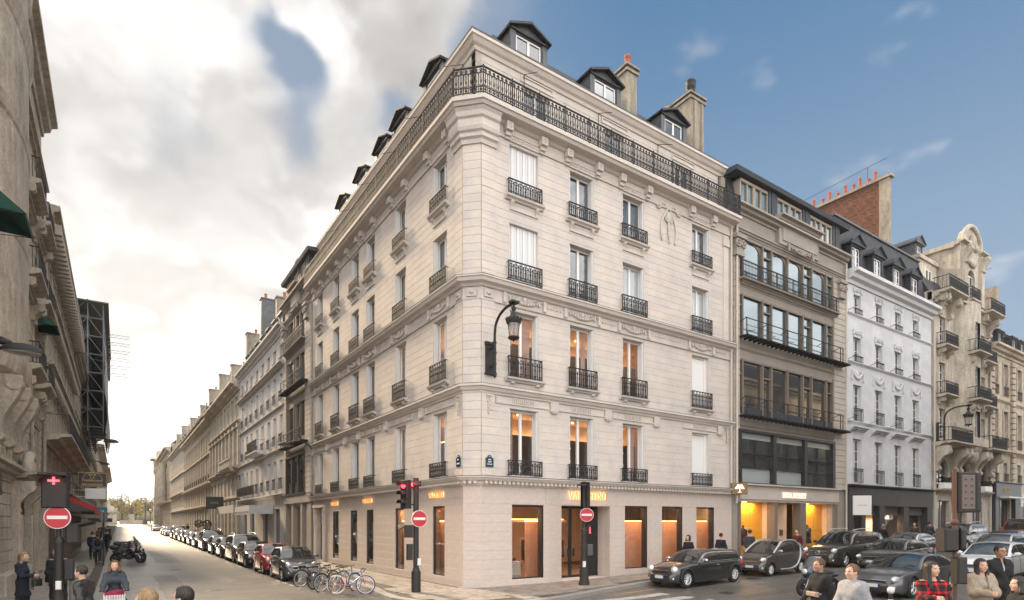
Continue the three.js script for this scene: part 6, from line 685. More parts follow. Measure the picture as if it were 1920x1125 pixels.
house('row_building', 'stone row building beyond the scaffold on the left of the narrow street', LS(73.6), { w: 40, h: 18.0, wall: m.greystone, depth: 12, levels: [[0.6, 3.8], [5.2, 7.2], [8.4, 10.8], [12, 14.2], [15.2, 17.0]].map(([y0, y1], i) => ({ y0, y1, xs: seq(12, 1.8, 38), w: 1.3, rail: i ? 0.85 : 0 })), bands: [[4.3, 0.35, 0.5], [7.7, 0.3, 0.6], [11.3, 0.25, 0.3], [17.2, 0.8, 0.9]], roof: { h: 3, inset: 1.8, dormers: seq(9, 2, 38).map((x) => [x, 1, 1.4]) } });
house('row_building', 'golden row building at the far end on the left of the narrow street', LS(113.6), { w: 60, h: 17.4, wall: m.buff, depth: 12, levels: [[0.6, 3.8], [5.2, 7.2], [8.4, 10.8], [12, 14.2]].map(([y0, y1]) => ({ y0, y1, xs: seq(14, 2, 58), w: 1.4, bars: 0 })), bands: [[4.3, 0.35, 0.6], [7.7, 0.4, 0.9], [16.2, 0.9, 1.2]], roof: { h: 3, inset: 1.8, dormers: seq(9, 3, 57).map((x) => [x, 1, 1.4]) } });
house('row_building', 'last hazy building at the mouth of the narrow street on the left', LS(173.6), { w: 70, h: 18, wall: m.buff2, depth: 14, levels: [[1, 4.5], [6, 9], [10.5, 13.5]].map(([y0, y1]) => ({ y0, y1, xs: seq(12, 3, 67), w: 1.8, bars: 0 })), bands: [[5, 0.4, 0.7], [16.6, 1.0, 1.5]], roof: { h: 3, inset: 2 } });
{ // scaffold with a roof over the street-side eaves
  const t = thing('scaffold', 'tall dark roofed scaffold wrapped in netting above the left row of houses', 'scaffolding', XLft, 0, -60), tb = new B(), dk = new B(); const L = 26;
  for (let k = 0; k <= 10; k++) for (const x of [-0.9, 0.6, 2.0]) tb.tube([x, 12.5, -k * 2.6], [x, 26.6, -k * 2.6], 0.06, 0.06, 5);
  for (let y = 13; y <= 26; y += 2) { for (const x of [-0.9, 0.6, 2.0]) tb.tube([x, y, 0], [x, y, -L], 0.05, 0.05, 5); for (let k = 0; k <= 10; k += 1) tb.tube([-0.9, y, -k * 2.6], [2.0, y, -k * 2.6], 0.05, 0.05, 5); if (y > 13 && y !== 21) dk.box(-0.9, 2.0, y - 0.1, y - 0.04, -L, 0); for (let k = 0; k < 10; k += 2) tb.tube([2.0, y, -k * 2.6], [2.0, y + 2, -(k + 1) * 2.6], 0.04, 0.04, 4); tb.tube([-0.9, y, 0], [0.6, y + 2, 0], 0.04, 0.04, 4); tb.tube([2.0, y, 0], [0.6, y + 2, 0], 0.04, 0.04, 4); }
  mesh('tubes', tb, M('galvanised tube', [0.09, 0.10, 0.115], 0.5, { metalness: 0.4 }), t); mesh('decks', dk, M('scaffold boards', [0.10, 0.08, 0.06], 0.9, { map: T.wood }), t); mesh('roof', new B().box(-3.2, 2.5, 26.6, 26.75, -L - 0.5, 0.6).box(-0.6, 2.4, 23.4, 26.6, -L, -L + 0.1).box(-0.9, 0.6, 17, 26, -L, -2.6), M('dark sheeting', [0.04, 0.04, 0.042], 0.8), t);
  const net = M('brown debris netting', [0.11, 0.09, 0.075], 0.95, { phys: true, transmission: 0.25, thickness: 0 }); const nb = new B(), q = rng(61); for (let k = 0; k < 10; k++) for (let y = 12.5; y < 23; y += 1.5) { const f = (z, yy) => [2.1 + 0.1 * Math.sin(z * 1.7 + yy) + 0.25 * Math.exp(-((yy - 15) ** 2) / 6), yy, z]; nb.quad(f(-k * 2.6, y), f(-(k + 1) * 2.6, y), f(-(k + 1) * 2.6, y + 1.5), f(-k * 2.6, y + 1.5)); } mesh('netting', nb, net, t); const tr = new B(); for (let i = 0; i < 6; i++) { const y = 20.5 + i * 0.95; tr.tube([2.4, y, -8], [4.6, y, -8], 0.03, 0.03, 4); tr.tube([2.4, y + 0.35, -8], [4.6, y + 0.35, -8], 0.03, 0.03, 4); for (let k = 0; k < 4; k++) tr.tube([2.4 + k * 0.55, y, -8], [2.4 + (k + 1) * 0.55, y + 0.35, -8], 0.02, 0.02, 4); } mesh('lattice_beam', tr, M('pale lattice beam', [0.35, 0.34, 0.33], 0.6), t);
}
{ // cafe front with its awning, and the signs that stick out over the left pavement
  const t = thing('glazed_cafe', 'dark glazed cafe front with a gold trim under the red awning', 'shopfront', XLft, 0, -25, PI / 2); // x runs up the street
  const b = new B(); b.box(0, 14, -0.2, 0.55, 0.02, 0.9); b.box(0, 0.14, 0.5, 3.0, 0.02, 0.95); for (let x = 2.2; x < 14; x += 2.3) b.box(x, x + 0.12, 0.5, 3.0, 0.8, 0.95); b.box(0, 14, 2.95, 3.2, 0.02, 0.95); mesh('frame', b, M('dark brown varnish', [0.05, 0.028, 0.02], 0.35), t); mesh('gold_trim', new B().box(0, 14, 3.2, 3.28, 0.02, 1.0), M('gold trim', [0.55, 0.36, 0.08], 0.4), t); mesh('pane', new B().box(0.14, 13.9, 0.55, 2.95, 0.86, 0.88).box(0.05, 0.07, 0.55, 2.95, 0.1, 0.85), m.glass, t); mesh('menu_card', new B().box(-0.02, -0.01, 1.2, 2.1, 0.3, 0.6), M('cream card', [0.6, 0.5, 0.3], 0.8), t);
  const a = thing('cafe_awning', 'red awning with dark sides over the cafe front on the left', 'awning', XLft, 3.1, -25, PI / 2); const c = new B(); for (const e of [0, 0.03]) c.quad([0, 1.3 + e, 0.05], [0, 0.3 + e, 2.2], [14, 0.3 + e, 2.2], [14, 1.3 + e, 0.05]); c.box(0, 14, -0.1, 0.3, 2.18, 2.22); c.bar([-0.03, 1.25, 0.05], [-0.03, 0.22, 2.2], 0.03, 0.26); mesh('canvas', c, M('red canvas', [0.36, 0.022, 0.03], 0.85), a); const sd = new B(); for (const x of [-0.02, 14.02]) sd.poly([[x, 1.3, 0.05], [x, 0.3, 2.2], [x, 0.05, 2.2], [x, 0.05, 0.05]]); mesh('side_flap', sd, M('dark glass side', [0.03, 0.022, 0.02], 0.4), a); mesh('awning_frame', new B().tube([0, 0.3, 2.2], [0, 0.2, 0.05], 0.02).tube([0, 0.3, 2.2], [0, 1.3, 0.05], 0.02), m.iron, a);
  const sign = (name, label, L, y, w, h, out, mt, lines, tm) => { const s = thing(name, label, 'sign', XLft + out, y, -L); mesh('panel', new B().block(0, w, 0, h, -0.06, 0.06, 0.012).box(-out, 0, h * 0.8, h * 0.8 + 0.04, -0.02, 0.02).box(-out, 0, h * 0.2, h * 0.2 + 0.04, -0.02, 0.02), mt, s); const b2 = new B(); for (const [tx, yy, ww, hh, f] of lines) b2.add(text(tx, ww, hh, f, 0.015), mat4(w / 2, yy, 0.062)); if (lines.length) mesh('lettering', b2, tm, s); return s; };
  const br = sign('brasserie_sign', 'black and gold brasserie sign sticking out over the left pavement', 36, 5.2, 1.9, 1.15, 0.8, m.black, [['BAR', 0.86, 0.5, 0.16, 'serifb'], ['Le', 0.64, 0.3, 0.18, 'serif'], ['Flamboyant', 0.36, 1.3, 0.24, 'serifb'], ['BRASSERIE', 0.1, 1.3, 0.16, 'serifb']], M('sign gold', [0.55, 0.37, 0.14], 0.5)); mesh('gold_rim', new B().box(0.05, 1.85, 1.06, 1.1, 0.05, 0.075).box(0.05, 1.85, 0.04, 0.07, 0.05, 0.075).box(0.05, 0.08, 0.07, 1.06, 0.05, 0.075).box(1.82, 1.85, 0.07, 1.06, 0.05, 0.075).torus(0.95, 0.5, 0.06, 0.62, 0.015, 0, PI, 0, 4, 14), M('sign gold', 0, 0), br);
  sign('shop_sign', 'plain white hanging sign beyond the brasserie sign', 46, 4.6, 1.5, 0.95, 0.9, m.white, [], m.white); sign('shop_sign', 'teal blue hanging sign with white letters over the left pavement', 50, 3.2, 1.6, 0.75, 0.9, M('teal blue enamel', [0.012, 0.16, 0.23], 0.4), [['Chocolat', 0.25, 1.1, 0.24, 'serifb']], m.white);
  sign('shop_sign', 'black hanging sign just under the teal blue one', 52, 2.5, 2.0, 0.4, 0.9, m.black, [], m.black);
  const dkS = thing('shop_sign', 'black square hanging sign on the cream classical building', 'sign', -1.9, 4.0, -55); mesh('panel', new B().block(-0.9, 0.9, 0, 1.4, -0.05, 0.05, 0.01).box(0.9, 1.9, 1.2, 1.24, -0.02, 0.02), m.black, dkS); mesh('lettering', text('HOTEL', 0.9, 0.2, 'serif', 0.01), m.buff, dkS, mat4(0, 0.6, 0.05));
}
// ---------- street lamps on wall arms ----------
function armLamp(label, x, y, z, out, ry) { const t = thing('wall_lamp', label, 'street lamp', x, y, z, ry); mesh('arm', new B().path([[0, 0, 0], [0, 0.35, out * 0.3], [0, 0.4, out * 0.7], [0, 0.3, out]], 0.045, 6).box(-0.08, 0.08, -0.3, 0.2, 0, 0.05), m.iron, t); mesh('lamp_head', new B().add(new THREE.SphereGeometry(1, 14, 6, 0, 2 * PI, 0, PI / 2), mat4(0, 0.08, out + 0.25, 0, 0, 0, V(0.3, 0.24, 0.5))).ball(0, 0.3, out - 0.15, 0.1, 0.09, 0.2), m.iron, t); mesh('diffuser', new B().ball(0, 0.08, out + 0.25, 0.27, 0.1, 0.46, 12, 6), m.lantern, t); return t; }
armLamp('big dark oval street lamp on the round-bay building at the left edge', -14.2, 7.15, -1.9, 0.75, PI / 2);
armLamp('dark street lamp on an arm above the long black balcony on the left', -13.1, 8.3, -33, 1.4, PI / 2); armLamp('street lamp above the brasserie sign on the left', -14.3, 9.0, -62, 1.8, PI / 2); armLamp('dark street lamp on the far corner of the cream corner building', -0.05, 7.5, -21.4, 1.5, -PI / 2); armLamp('dark street lamp on the white shuttered building in the narrow street', -0.05, 7.4, -50, 1.7, -PI / 2);
// ---------- the far end of the street ----------
m.leafY = M('yellowing leaves', [0.3, 0.22, 0.06], 0.9, { side: THREE.DoubleSide }); m.leafG = M('autumn green leaves', [0.13, 0.13, 0.045], 0.9, { side: THREE.DoubleSide }); m.bark = M('grey brown bark', [0.09, 0.07, 0.055], 0.95, { map: T.wood });
function tree(label, x, z, h, r, seed, mt) {
  const t = thing('plane_tree', label, 'tree', x, gy(0, z), z), q = rng(seed), tk = new B(); tk.tube([0, -0.3, 0], [0.1, h * 0.45, 0], 0.35, 0.22, 7); const cl = []; for (let i = 0; i < 9; i++) { const a = q() * 6.28, rr = r * (0.3 + 0.6 * q()), y = h * (0.45 + 0.45 * q()); cl.push([Math.cos(a) * rr, y, Math.sin(a) * rr, r * (0.35 + 0.25 * q())]); tk.tube([0.1, h * 0.36, 0], [Math.cos(a) * rr, y, Math.sin(a) * rr], 0.13, 0.04, 5); } mesh('trunk', tk, m.bark, t);
  const b = new B(); for (let i = 0; i < 1100; i++) { const c = cl[(q() * 9) | 0], a = q() * 6.28, u = q() * 2 - 1, k = Math.cbrt(q()) * c[3], s = Math.sqrt(1 - u * u), p = [c[0] + Math.cos(a) * s * k, c[1] + u * k * 0.8, c[2] + Math.sin(a) * s * k], e = 0.25 + q() * 0.3, v = V(q() - 0.5, q() - 0.5, q() - 0.5).normalize(), w = V(q() - 0.5, q() - 0.5, q() - 0.5).cross(v).normalize(); b.quad([p[0] - v.x * e, p[1] - v.y * e, p[2] - v.z * e], [p[0] + w.x * e * 0.6, p[1] + w.y * e * 0.6, p[2] + w.z * e * 0.6], [p[0] + v.x * e, p[1] + v.y * e, p[2] + v.z * e], [p[0] - w.x * e * 0.6, p[1] - w.y * e * 0.6, p[2] - w.z * e * 0.6]); } mesh('crown', b, mt, t);
}
[[-22, -300, 13, 4.5, 'Y'], [-15, -318, 12, 4.5, 'Y'], [-9.5, -340, 12, 4.6, 'G'], [-4, -322, 11, 4.2, 'Y'], [3, -345, 13, 5, 'G'], [9, -330, 12, 4.6, 'Y'], [-27, -350, 15, 6, 'G'], [-12, -372, 16, 6, 'G'], [2, -380, 15, 6, 'Y']].forEach(([x, z, h, r, k], i) => tree(['leftmost hazy yellowing tree at the end of the narrow street', 'hazy yellowing tree behind the small monument', 'hazy green tree between the monument and the column', 'small hazy yellow tree at the middle of the street end', 'hazy green tree beside the giant-column building', 'hazy yellow tree mostly behind the giant-column building', 'tall pale tree at the back of the left end', 'tall pale tree at the back, behind the monument', 'tall pale tree at the back on the right'][i], x, z, h, r, 70 + i, k === 'Y' ? m.leafY : m.leafG));
{ const b = new B(), q = rng(5); for (let i = 0; i < 420; i++) { const x = -260 + i * 1.3; b.ball(x, 5 + q() * 6, -520 - q() * 50, 3 + q() * 3, 2.5 + q() * 3, 3, 6, 5); } stuff(mesh('distant_woods', b, m.leafG), 'pale line of woods far beyond the end of the street', 'woods');
  const mo = thing('monument', 'small domed stone monument at the end of the narrow street', 'monument', -14.5, gy(0, -292), -292); mesh('base', new B().block(-3, 3, 0, 5, -3, 3, 0.2).box(-3.4, 3.4, 5, 5.6, -3.4, 3.4), m.greystone, mo); mesh('dome', new B().lathe([[3, 5.6], [2.8, 6.6], [1.9, 7.6], [0.6, 8.2], [0.7, 9.2], [0.5, 10], [0, 10.6]], 0, 0, 0, 14), m.greystone, mo);
  const st = thing('statue', 'dark standing statue on a low plinth at the end of the narrow street', 'statue', -6.2, gy(0, -292), -292); mesh('plinth', new B().block(-4.5, 4.5, 0, 1.6, -2, 2, 0.15).block(-1.0, 1.0, 1.6, 4.4, -1, 1, 0.1), m.greystone, st); mesh('figure', new B().lathe([[0.8, 4.4], [0.7, 5.4], [0.6, 6.6], [0.75, 7.4], [0.25, 7.8], [0.32, 8.3], [0, 8.7]], 0, 0, 0, 10).tube([0.5, 7.2, 0], [1.1, 6.3, 0.4], 0.2, 0.15).tube([-0.5, 7.2, 0], [-0.8, 6.0, 0.3], 0.2, 0.15), M('dark bronze', [0.04, 0.035, 0.03], 0.6), st);
  const lp = thing('lamp_standard', 'tall ornate lamp standard at the right of the street end', 'street lamp', -1.0, gy(0, -290), -290); mesh('post', new B().lathe([[0.9, 0], [0.8, 1.6], [0.35, 2], [0.25, 6], [0.2, 9]], 0, 0, 0, 10).bar([-1, 9, 0], [1, 9, 0], 0.2), m.iron, lp); mesh('lamp_globe', new B().ball(-1, 9.6, 0, 0.5).ball(1, 9.6, 0, 0.5).ball(0, 10.2, 0, 0.5), m.lantern, lp);
}
// ---------- vehicles ----------
const pl = (pts) => { const n = pts.length, d = []; for (let i = 0; i < n - 1; i++) d.push((pts[i + 1][1] - pts[i][1]) / (pts[i + 1][0] - pts[i][0])); const t = pts.map((_, i) => (i === 0 ? d[0] : i === n - 1 ? d[n - 2] : d[i - 1] * d[i] <= 0 ? 0 : (2 * d[i - 1] * d[i]) / (d[i - 1] + d[i]))); return (x) => { if (x <= pts[0][0]) return pts[0][1]; if (x >= pts[n - 1][0]) return pts[n - 1][1]; let i = 0; while (x > pts[i + 1][0]) i++; const h = pts[i + 1][0] - pts[i][0], u = (x - pts[i][0]) / h; return pts[i][1] * (2 * u ** 3 - 3 * u * u + 1) + h * t[i] * (u ** 3 - 2 * u * u + u) + pts[i + 1][1] * (3 * u * u - 2 * u ** 3) + h * t[i + 1] * (u ** 3 - u * u); }; };
function grid(rows2) { // smooth surface through rows of points
  const R = rows2.length, C = rows2[0].length, g = new THREE.BufferGeometry(), P = new Float32Array(R * C * 3), I = []; rows2.forEach((r, i) => r.forEach((p, j) => P.set(p, (i * C + j) * 3)));
  for (let i = 0; i < R - 1; i++) for (let j = 0; j < C - 1; j++) { const a = i * C + j; I.push(a, a + 1, a + C + 1, a, a + C + 1, a + C); } g.setAttribute('position', new THREE.BufferAttribute(P, 3)); g.setIndex(I); g.computeVertexNormals(); return g;
}
m.rubber = M('tyre rubber', [0.014, 0.014, 0.015], 0.85); m.alloy = M('silver alloy', [0.66, 0.66, 0.67], 0.32, { metalness: 0.35 }); m.chrome = M('chrome trim', [0.75, 0.75, 0.76], 0.15, { metalness: 1 }); m.carglass = M('dark car glass', [0.012, 0.015, 0.017], 0.03, { phys: true, ior: 2.3 }); m.trimblack = M('black plastic trim', [0.016, 0.016, 0.017], 0.6); m.headlamp = M('headlamp glass', [0.62, 0.64, 0.66], 0.1, { phys: true, clearcoat: 1, metalness: 0.4 }); m.redlamp = M('red tail lamp', [0.35, 0.012, 0.012], 0.2); m.plate = M('white number plate', [0.62, 0.62, 0.6], 0.5); m.plateblue = M('blue plate band', [0.02, 0.07, 0.35], 0.5); m.amber = M('amber lamp', [0.6, 0.22, 0.03], 0.3);
const paint = (k, c, me = 0.25) => M('car paint ' + k, c, 0.32, { phys: true, metalness: me, clearcoat: 1, clearcoatRoughness: 0.04 });
const wheelGeo = (r, w) => once(`ty${r},${w}`, () => new B().add(new THREE.LatheGeometry([[r * 0.62, -w / 2], [r * 0.9, -w / 2], [r, -w * 0.32], [r, w * 0.32], [r * 0.9, w / 2], [r * 0.62, w / 2], [r * 0.6, w * 0.3], [r * 0.6, -w * 0.3], [r * 0.62, -w / 2]].map(([a, b]) => new THREE.Vector2(a, b)), 26), mat4(0, 0, 0, 0, PI / 2)));
const rimGeo = (r, w, n) => once(`rm${r},${n}`, () => { const b = new B(); b.add(new THREE.LatheGeometry([[r * 0.56, -w * 0.3], [r * 0.64, w * 0.46], [r * 0.6, w * 0.5], [r * 0.55, w * 0.4]].map(([a, c]) => new THREE.Vector2(a, c)), 22), mat4(0, 0, 0, 0, PI / 2)); for (let i = 0; i < n; i++) { const a = (i / n) * 2 * PI; b.bar([r * 0.1 * Math.cos(a), r * 0.1 * Math.sin(a), w * 0.42], [r * 0.6 * Math.cos(a), r * 0.6 * Math.sin(a), w * 0.4], r * 0.13, w * 0.12); } b.add(new THREE.CylinderGeometry(r * 0.17, r * 0.17, w * 0.16, 10), mat4(0, 0, w * 0.42, 0, PI / 2)); return b; });
function car(name, label, cat, s, pm, x, z, ry, group) {
  const y = gy(x, z) - ROAD, t = thing(name, label, cat, x, y, z, ry, group), hl = s.L / 2, deck = pl(s.deck), plan = pl(s.plan), bot = pl(s.bot), roof = pl(s.roof), r = s.r;
  if (x > 4) t.rotation.z = ry > 2 ? -0.024 : 0.024;
  const arch = (x2) => { let b = bot(x2); for (const w of s.wh) { const d = Math.abs(x2 - w), ra = r * 1.16; if (d < ra) b = Math.max(b, r + Math.sqrt(ra * ra - d * d)); } return Math.min(b, deck(x2) - 0.1); };
  const xs = new Set(seq(26, -hl, hl)); for (const w of s.wh) for (let i = -8; i <= 8; i++) xs.add(w + r * 1.165 * Math.sin((i / 16) * PI)); const st = [...xs].filter((v) => v >= -hl && v <= hl).sort((a, b) => a - b);
  const ring = (x2) => { const h = plan(x2), top = deck(x2), b = arch(x2), full = bot(x2), f = (k) => Math.max(b, mix(full, top, k)), half = [[h * 0.94, b], [h * 0.985, Math.max(b, mix(full, top, 0.1))], [h, f(0.35)], [h * 0.992, f(0.62)], [h * 0.972, f(0.82)], [h * 0.94, Math.max(b + 0.02, top - 0.035)], [h * 0.88, top], [h * 0.5, top + 0.028], [0, top + 0.036]]; return [...half.map(([a, c]) => [x2, c, a]), ...half.slice(0, -1).reverse().map(([a, c]) => [x2, c, -a])]; };
  const key = s.id; const G = once('car' + key, () => {
    const o = {}; const body = new B().add(grid(st.map(ring))); for (const e of [st[0], st[st.length - 1]]) { const q = ring(e), c = [e, mix(bot(e), deck(e), 0.5), 0]; for (let i = 0; i < q.length - 1; i++) e > 0 ? body.tri(c, q[i + 1], q[i]) : body.tri(c, q[i], q[i + 1]); body.tri(...(e > 0 ? [c, q[0], q[q.length - 1]] : [c, q[q.length - 1], q[0]])); } o.body = body;
    const [b0, b1, a1, a0] = s.gh, base = (x2) => deck(x2) - 0.015, wb = (x2) => plan(x2) * s.wb, gt = (x2) => Math.max(0, (roof(x2) - base(x2)) / (s.H - base(0))), wt = (x2) => mix(wb(x2), plan(0) * s.wt, Math.min(1, gt(x2)));
    const side = (x2, k, e = 0) => { const y0 = base(x2), y1 = roof(x2) - 0.045 * Math.min(1, gt(x2)), bl = 0.035 * Math.sin(k * PI); return [x2, mix(y0, y1, k) + e * 0.2, mix(wb(x2), wt(x2), k) + bl + e]; };
    const topP = (x2, q, e = 0) => { const w = wt(x2), c = 0.045 * Math.min(1, gt(x2)); return [x2 + e * (x2 > a1 ? 0.6 : x2 < b1 ? -0.6 : 0), roof(x2) - c * (1 - Math.sin(q * PI / 2)) + 0.02 * Math.sin(q * PI / 2) + e, w * (1 - q)]; };
    const gx = [...new Set([...seq(9, b0, b1), ...seq(9, b1, a1), ...seq(9, a1, a0)])], gring = (x2) => { const h = [0, 0.25, 0.5, 0.75, 1].map((k) => side(x2, k)).concat([0.12, 0.4, 0.7, 1].map((q) => topP(x2, q))); return [...h, ...h.slice(0, -1).reverse().map(([a, c, d]) => [a, c, -d])]; }; o.house = new B().add(grid(gx.map(gring)));
    const flipz = (p) => [p[0], p[1], -p[2]], gl = new B(), pane = (f, flip) => gl.add(grid(flip ? [...f].reverse() : f)); const ws = new B();
    const top = (xa, xb, qa) => { const rws = seq(7, xa, xb).map((x2) => { const h = seq(5, qa, 1).map((q) => topP(x2, q, 0.008)); return [...h, ...h.slice(0, -1).reverse().map(flipz)]; }); return new B().add(grid(rws)); };
    o.shield = top(a1 + (a0 - a1) * 0.06, a0 - (a0 - a1) * 0.05, 0.09); o.rear = top(b0 + (b1 - b0) * 0.1, b1 - (b1 - b0) * 0.08, 0.12);
    o.sides = s.sw.map(([xa, xb]) => { const rws = seq(7, xa, xb).map((x2) => seq(5, 0.13, 0.9).map((k) => side(x2, k, 0.007))); return [new B().add(grid(rws)), new B().add(grid([...rws].reverse().map((q) => q.map(flipz))))]; }).flat();
    const f = hl, yd = deck(f - 0.12), d = new B(); o.under = new B().box(-hl + 0.3, hl - 0.3, 0.17, 0.55, -plan(0) + 0.14, plan(0) - 0.14);
    const gw = plan(f - 0.1) * s.grw, fx = (yy, zz) => { let lo = hl - 0.9; for (let q = hl; q > hl - 0.9; q -= 0.01) if (plan(q) * 0.97 >= Math.abs(zz) && deck(q) >= yy && bot(q) <= yy) { lo = q; break; } return lo; };
    const gr = new B(), [g0, g1] = s.gr; for (let i = 0; i < 5; i++) { const yy = mix(g0, g1, (i + 0.5) / 5), w = gw * (1 - 0.12 * Math.abs(i - 2)); gr.box(fx(yy, 0) - 0.05, fx(yy, 0) + 0.018, yy - (g1 - g0) * 0.085, yy + (g1 - g0) * 0.045, -w, w); } o.grille = gr; const rim = new B(); rim.path([[fx(g1, 0) + 0.012, g1, -gw], [fx(g1, 0) + 0.02, g1 + 0.01, 0], [fx(g1, 0) + 0.012, g1, gw]], 0.014, 5); rim.path([[fx(g0, 0) + 0.012, g0, -gw], [fx(g0, 0) + 0.02, g0 - 0.01, 0], [fx(g0, 0) + 0.012, g0, gw]], 0.012, 5); o.rim = rim; o.intake = new B().box(fx(0.32, 0) - 0.1, fx(0.32, 0) + 0.014, 0.25, 0.37, -gw * 1.1, gw * 1.1);
    const [hy, hz, hr, hrx] = s.lamp; o.lamps = [1, -1].map((sg) => { const lx = fx(hy, hz + hr * 0.35); return new B().ball(lx - hr * 0.28, hy, sg * hz, hrx, hr, hr, 14, 9); }); o.lampIn = [1, -1].map((sg) => new B().torus(fx(hy, hz + hr * 0.35) - hr * 0.1, hy, sg * hz, hr * 0.85, 0.012, PI / 2)); o.fogs = new B(); for (const sg of [1, -1]) { const lx = fx(0.36, hz); o.fogs.ball(lx - 0.02, 0.38, sg * hz * 0.96, 0.04, 0.06, 0.06, 8, 6); }
    o.plate = new B().cbox(fx(s.py, 0) + 0.025, s.py, 0, 0.02, 0.11, 0.5); o.pb = new B().cbox(fx(s.py, 0) + 0.026, s.py, 0.225, 0.022, 0.112, 0.05).cbox(fx(s.py, 0) + 0.026, s.py, -0.225, 0.022, 0.112, 0.05);
    o.tails = [1, -1].map((sg) => new B().ball(-hl + 0.08, deck(-hl + 0.1) - 0.14, sg * plan(-hl + 0.15) * 0.9, 0.07, 0.13, 0.09, 8, 6)); o.mir = [1, -1].map((sg) => new B().ball(a0 - 0.32, base(a0 - 0.3) + 0.12, sg * (plan(a0) + 0.1), 0.07, 0.075, 0.13, 10, 7).bar([a0 - 0.3, base(a0 - 0.3) + 0.05, sg * plan(a0) * 0.9], [a0 - 0.3, base(a0 - 0.3) + 0.09, sg * (plan(a0) + 0.05)], 0.05));
    const ln = new B(); for (const sg of [1, -1]) { for (const dx of s.doors) { const pts = [0.16, 0.4, 0.65, 0.85, 0.99].map((k) => { const h = plan(dx), tp = deck(dx), b2 = bot(dx); return [dx + 0.02 * k, mix(b2, tp, k), sg * (h * (k > 0.9 ? 0.95 : k > 0.7 ? 0.985 : 1.0) + 0.001)]; }); ln.path(pts, 0.006, 4); } } for (const sg of [1, -1]) ln.path(seq(7, a0 + 0.02, hl - 0.25).map((x2) => [x2, deck(x2) + 0.012, sg * plan(x2) * 0.78]), 0.006, 4); o.lines = ln; o.handle = s.handles.map((hx) => { const b = new B(); for (const sg of [1, -1]) b.ball(hx, deck(hx) - 0.13, sg * (plan(hx) * 0.985 + 0.012), 0.1, 0.018, 0.02, 8, 5); return b; });
    o.wip = new B(); for (const zz of [-0.35, 0.2]) o.wip.path([[a0 - 0.02, base(a0) + 0.05, zz * 1.3], [a0 - 0.12, roof(a0 - 0.12) + 0.025, zz], [a0 - 0.16, roof(a0 - 0.16) + 0.03, zz - 0.3]], 0.009, 4); o.belt = new B(); for (const sg of [1, -1]) o.belt.path(seq(7, b0 + 0.1, a0 - 0.05).map((x2) => [x2, base(x2) + 0.035, sg * (wb(x2) + 0.012)]), 0.011, 4); o.archT = new B(); for (const w of s.wh) for (const sg of [1, -1]) o.archT.path(seq(11, 0.02, PI - 0.02).map((a) => [w + r * 1.17 * Math.cos(a), r + r * 1.17 * Math.sin(a), sg * (plan(w) * 0.985 + 0.004)]), s.cl || 0.02, 5); for (const sg of [1, -1]) o.archT.box(s.wh[0] + r * 1.2, s.wh[1] - r * 1.2, bot(0) - 0.01, bot(0) + 0.07, sg * (plan(0) - 0.03) - 0.03, sg * (plan(0) - 0.03) + 0.03); return o;
  });
  const body = mesh('body', G.body, pm.body, t); mesh('cabin', G.house, pm.roof || pm.body, t); mesh('windscreen', G.shield, m.carglass, t); mesh('rear_window', G.rear, m.carglass, t); G.sides.forEach((g) => mesh('side_window', g, m.carglass, t)); mesh('underbody', G.under, m.trimblack, t); mesh('grille', G.grille, m.trimblack, t); mesh('grille_trim', G.rim, m.chrome, t); mesh('air_intake', G.intake, m.trimblack, t);
  G.lamps.forEach((g, i) => { const l = mesh('headlight', g, m.headlamp, t); mesh('reflector', G.lampIn[i], m.chrome, l); }); mesh('fog_lights', G.fogs, m.headlamp, t); const np = mesh('number_plate', G.plate, m.plate, t); mesh('plate_bands', G.pb, m.plateblue, np); G.tails.forEach((g) => mesh('tail_light', g, m.redlamp, t)); G.mir.forEach((g) => mesh('mirror', g, pm.mirror || pm.body, t)); mesh('panel_gaps', G.lines, m.trimblack, t); G.handle.forEach((g) => mesh('door_handles', g, pm.chromey ? m.chrome : pm.body, t)); mesh('wipers', G.wip, m.trimblack, t); mesh('belt_trim', G.belt, pm.belt || m.trimblack, t); mesh('arch_trim', G.archT, m.trimblack, t);
  for (const w of s.wh) for (const sg of [1, -1]) { const q = mesh('wheel', wheelGeo(r, 0.2), m.rubber, t, mat4(w, r, sg * (plan(w) - 0.12), sg > 0 ? 0 : PI)); mesh('rim', rimGeo(r, 0.2, s.sp), m.alloy, q); }
  if (s.rack) mesh('roof_rails', new B().path([[-1.6, s.H + 0.05, 0.62], [-1.2, s.H + 0.09, 0.64], [0.2, s.H + 0.07, 0.64], [0.45, s.H + 0.02, 0.64]], 0.02).path([[-1.6, s.H + 0.05, -0.62], [-1.2, s.H + 0.09, -0.64], [0.2, s.H + 0.07, -0.64], [0.45, s.H + 0.02, -0.64]], 0.02), m.alloy, t);
  return t;
}
function spec(id, L, W, H, o) { const h = L / 2, w = W / 2, sc = (a) => a.map(([x, y]) => [x * h, y]); return { id, L, W, H, r: 0.31, wb: 0.93, wt: 0.74, grw: 0.62, gr: [0.5, 0.66], lamp: [0.66, w * 0.74, 0.12, 0.12], py: 0.44, sp: 10, ...o, deck: sc(o.deck), roof: sc(o.roof), bot: sc(o.bot || [[-1, 0.36], [-0.85, 0.21], [0.85, 0.2], [1, 0.26]]), plan: sc(o.plan).map(([x, k]) => [x, k * w]), gh: o.gh.map((k) => k * h), sw: o.sw.map(([a, b]) => [a * h, b * h]), wh: o.wh.map((k) => k * h), doors: o.doors.map((k) => k * h), handles: o.handles.map((k) => k * h) }; }
const PLAN = [[-1, 0.74], [-0.93, 0.9], [-0.7, 0.985], [0, 1], [0.6, 0.985], [0.85, 0.92], [0.95, 0.78], [1, 0.6]];
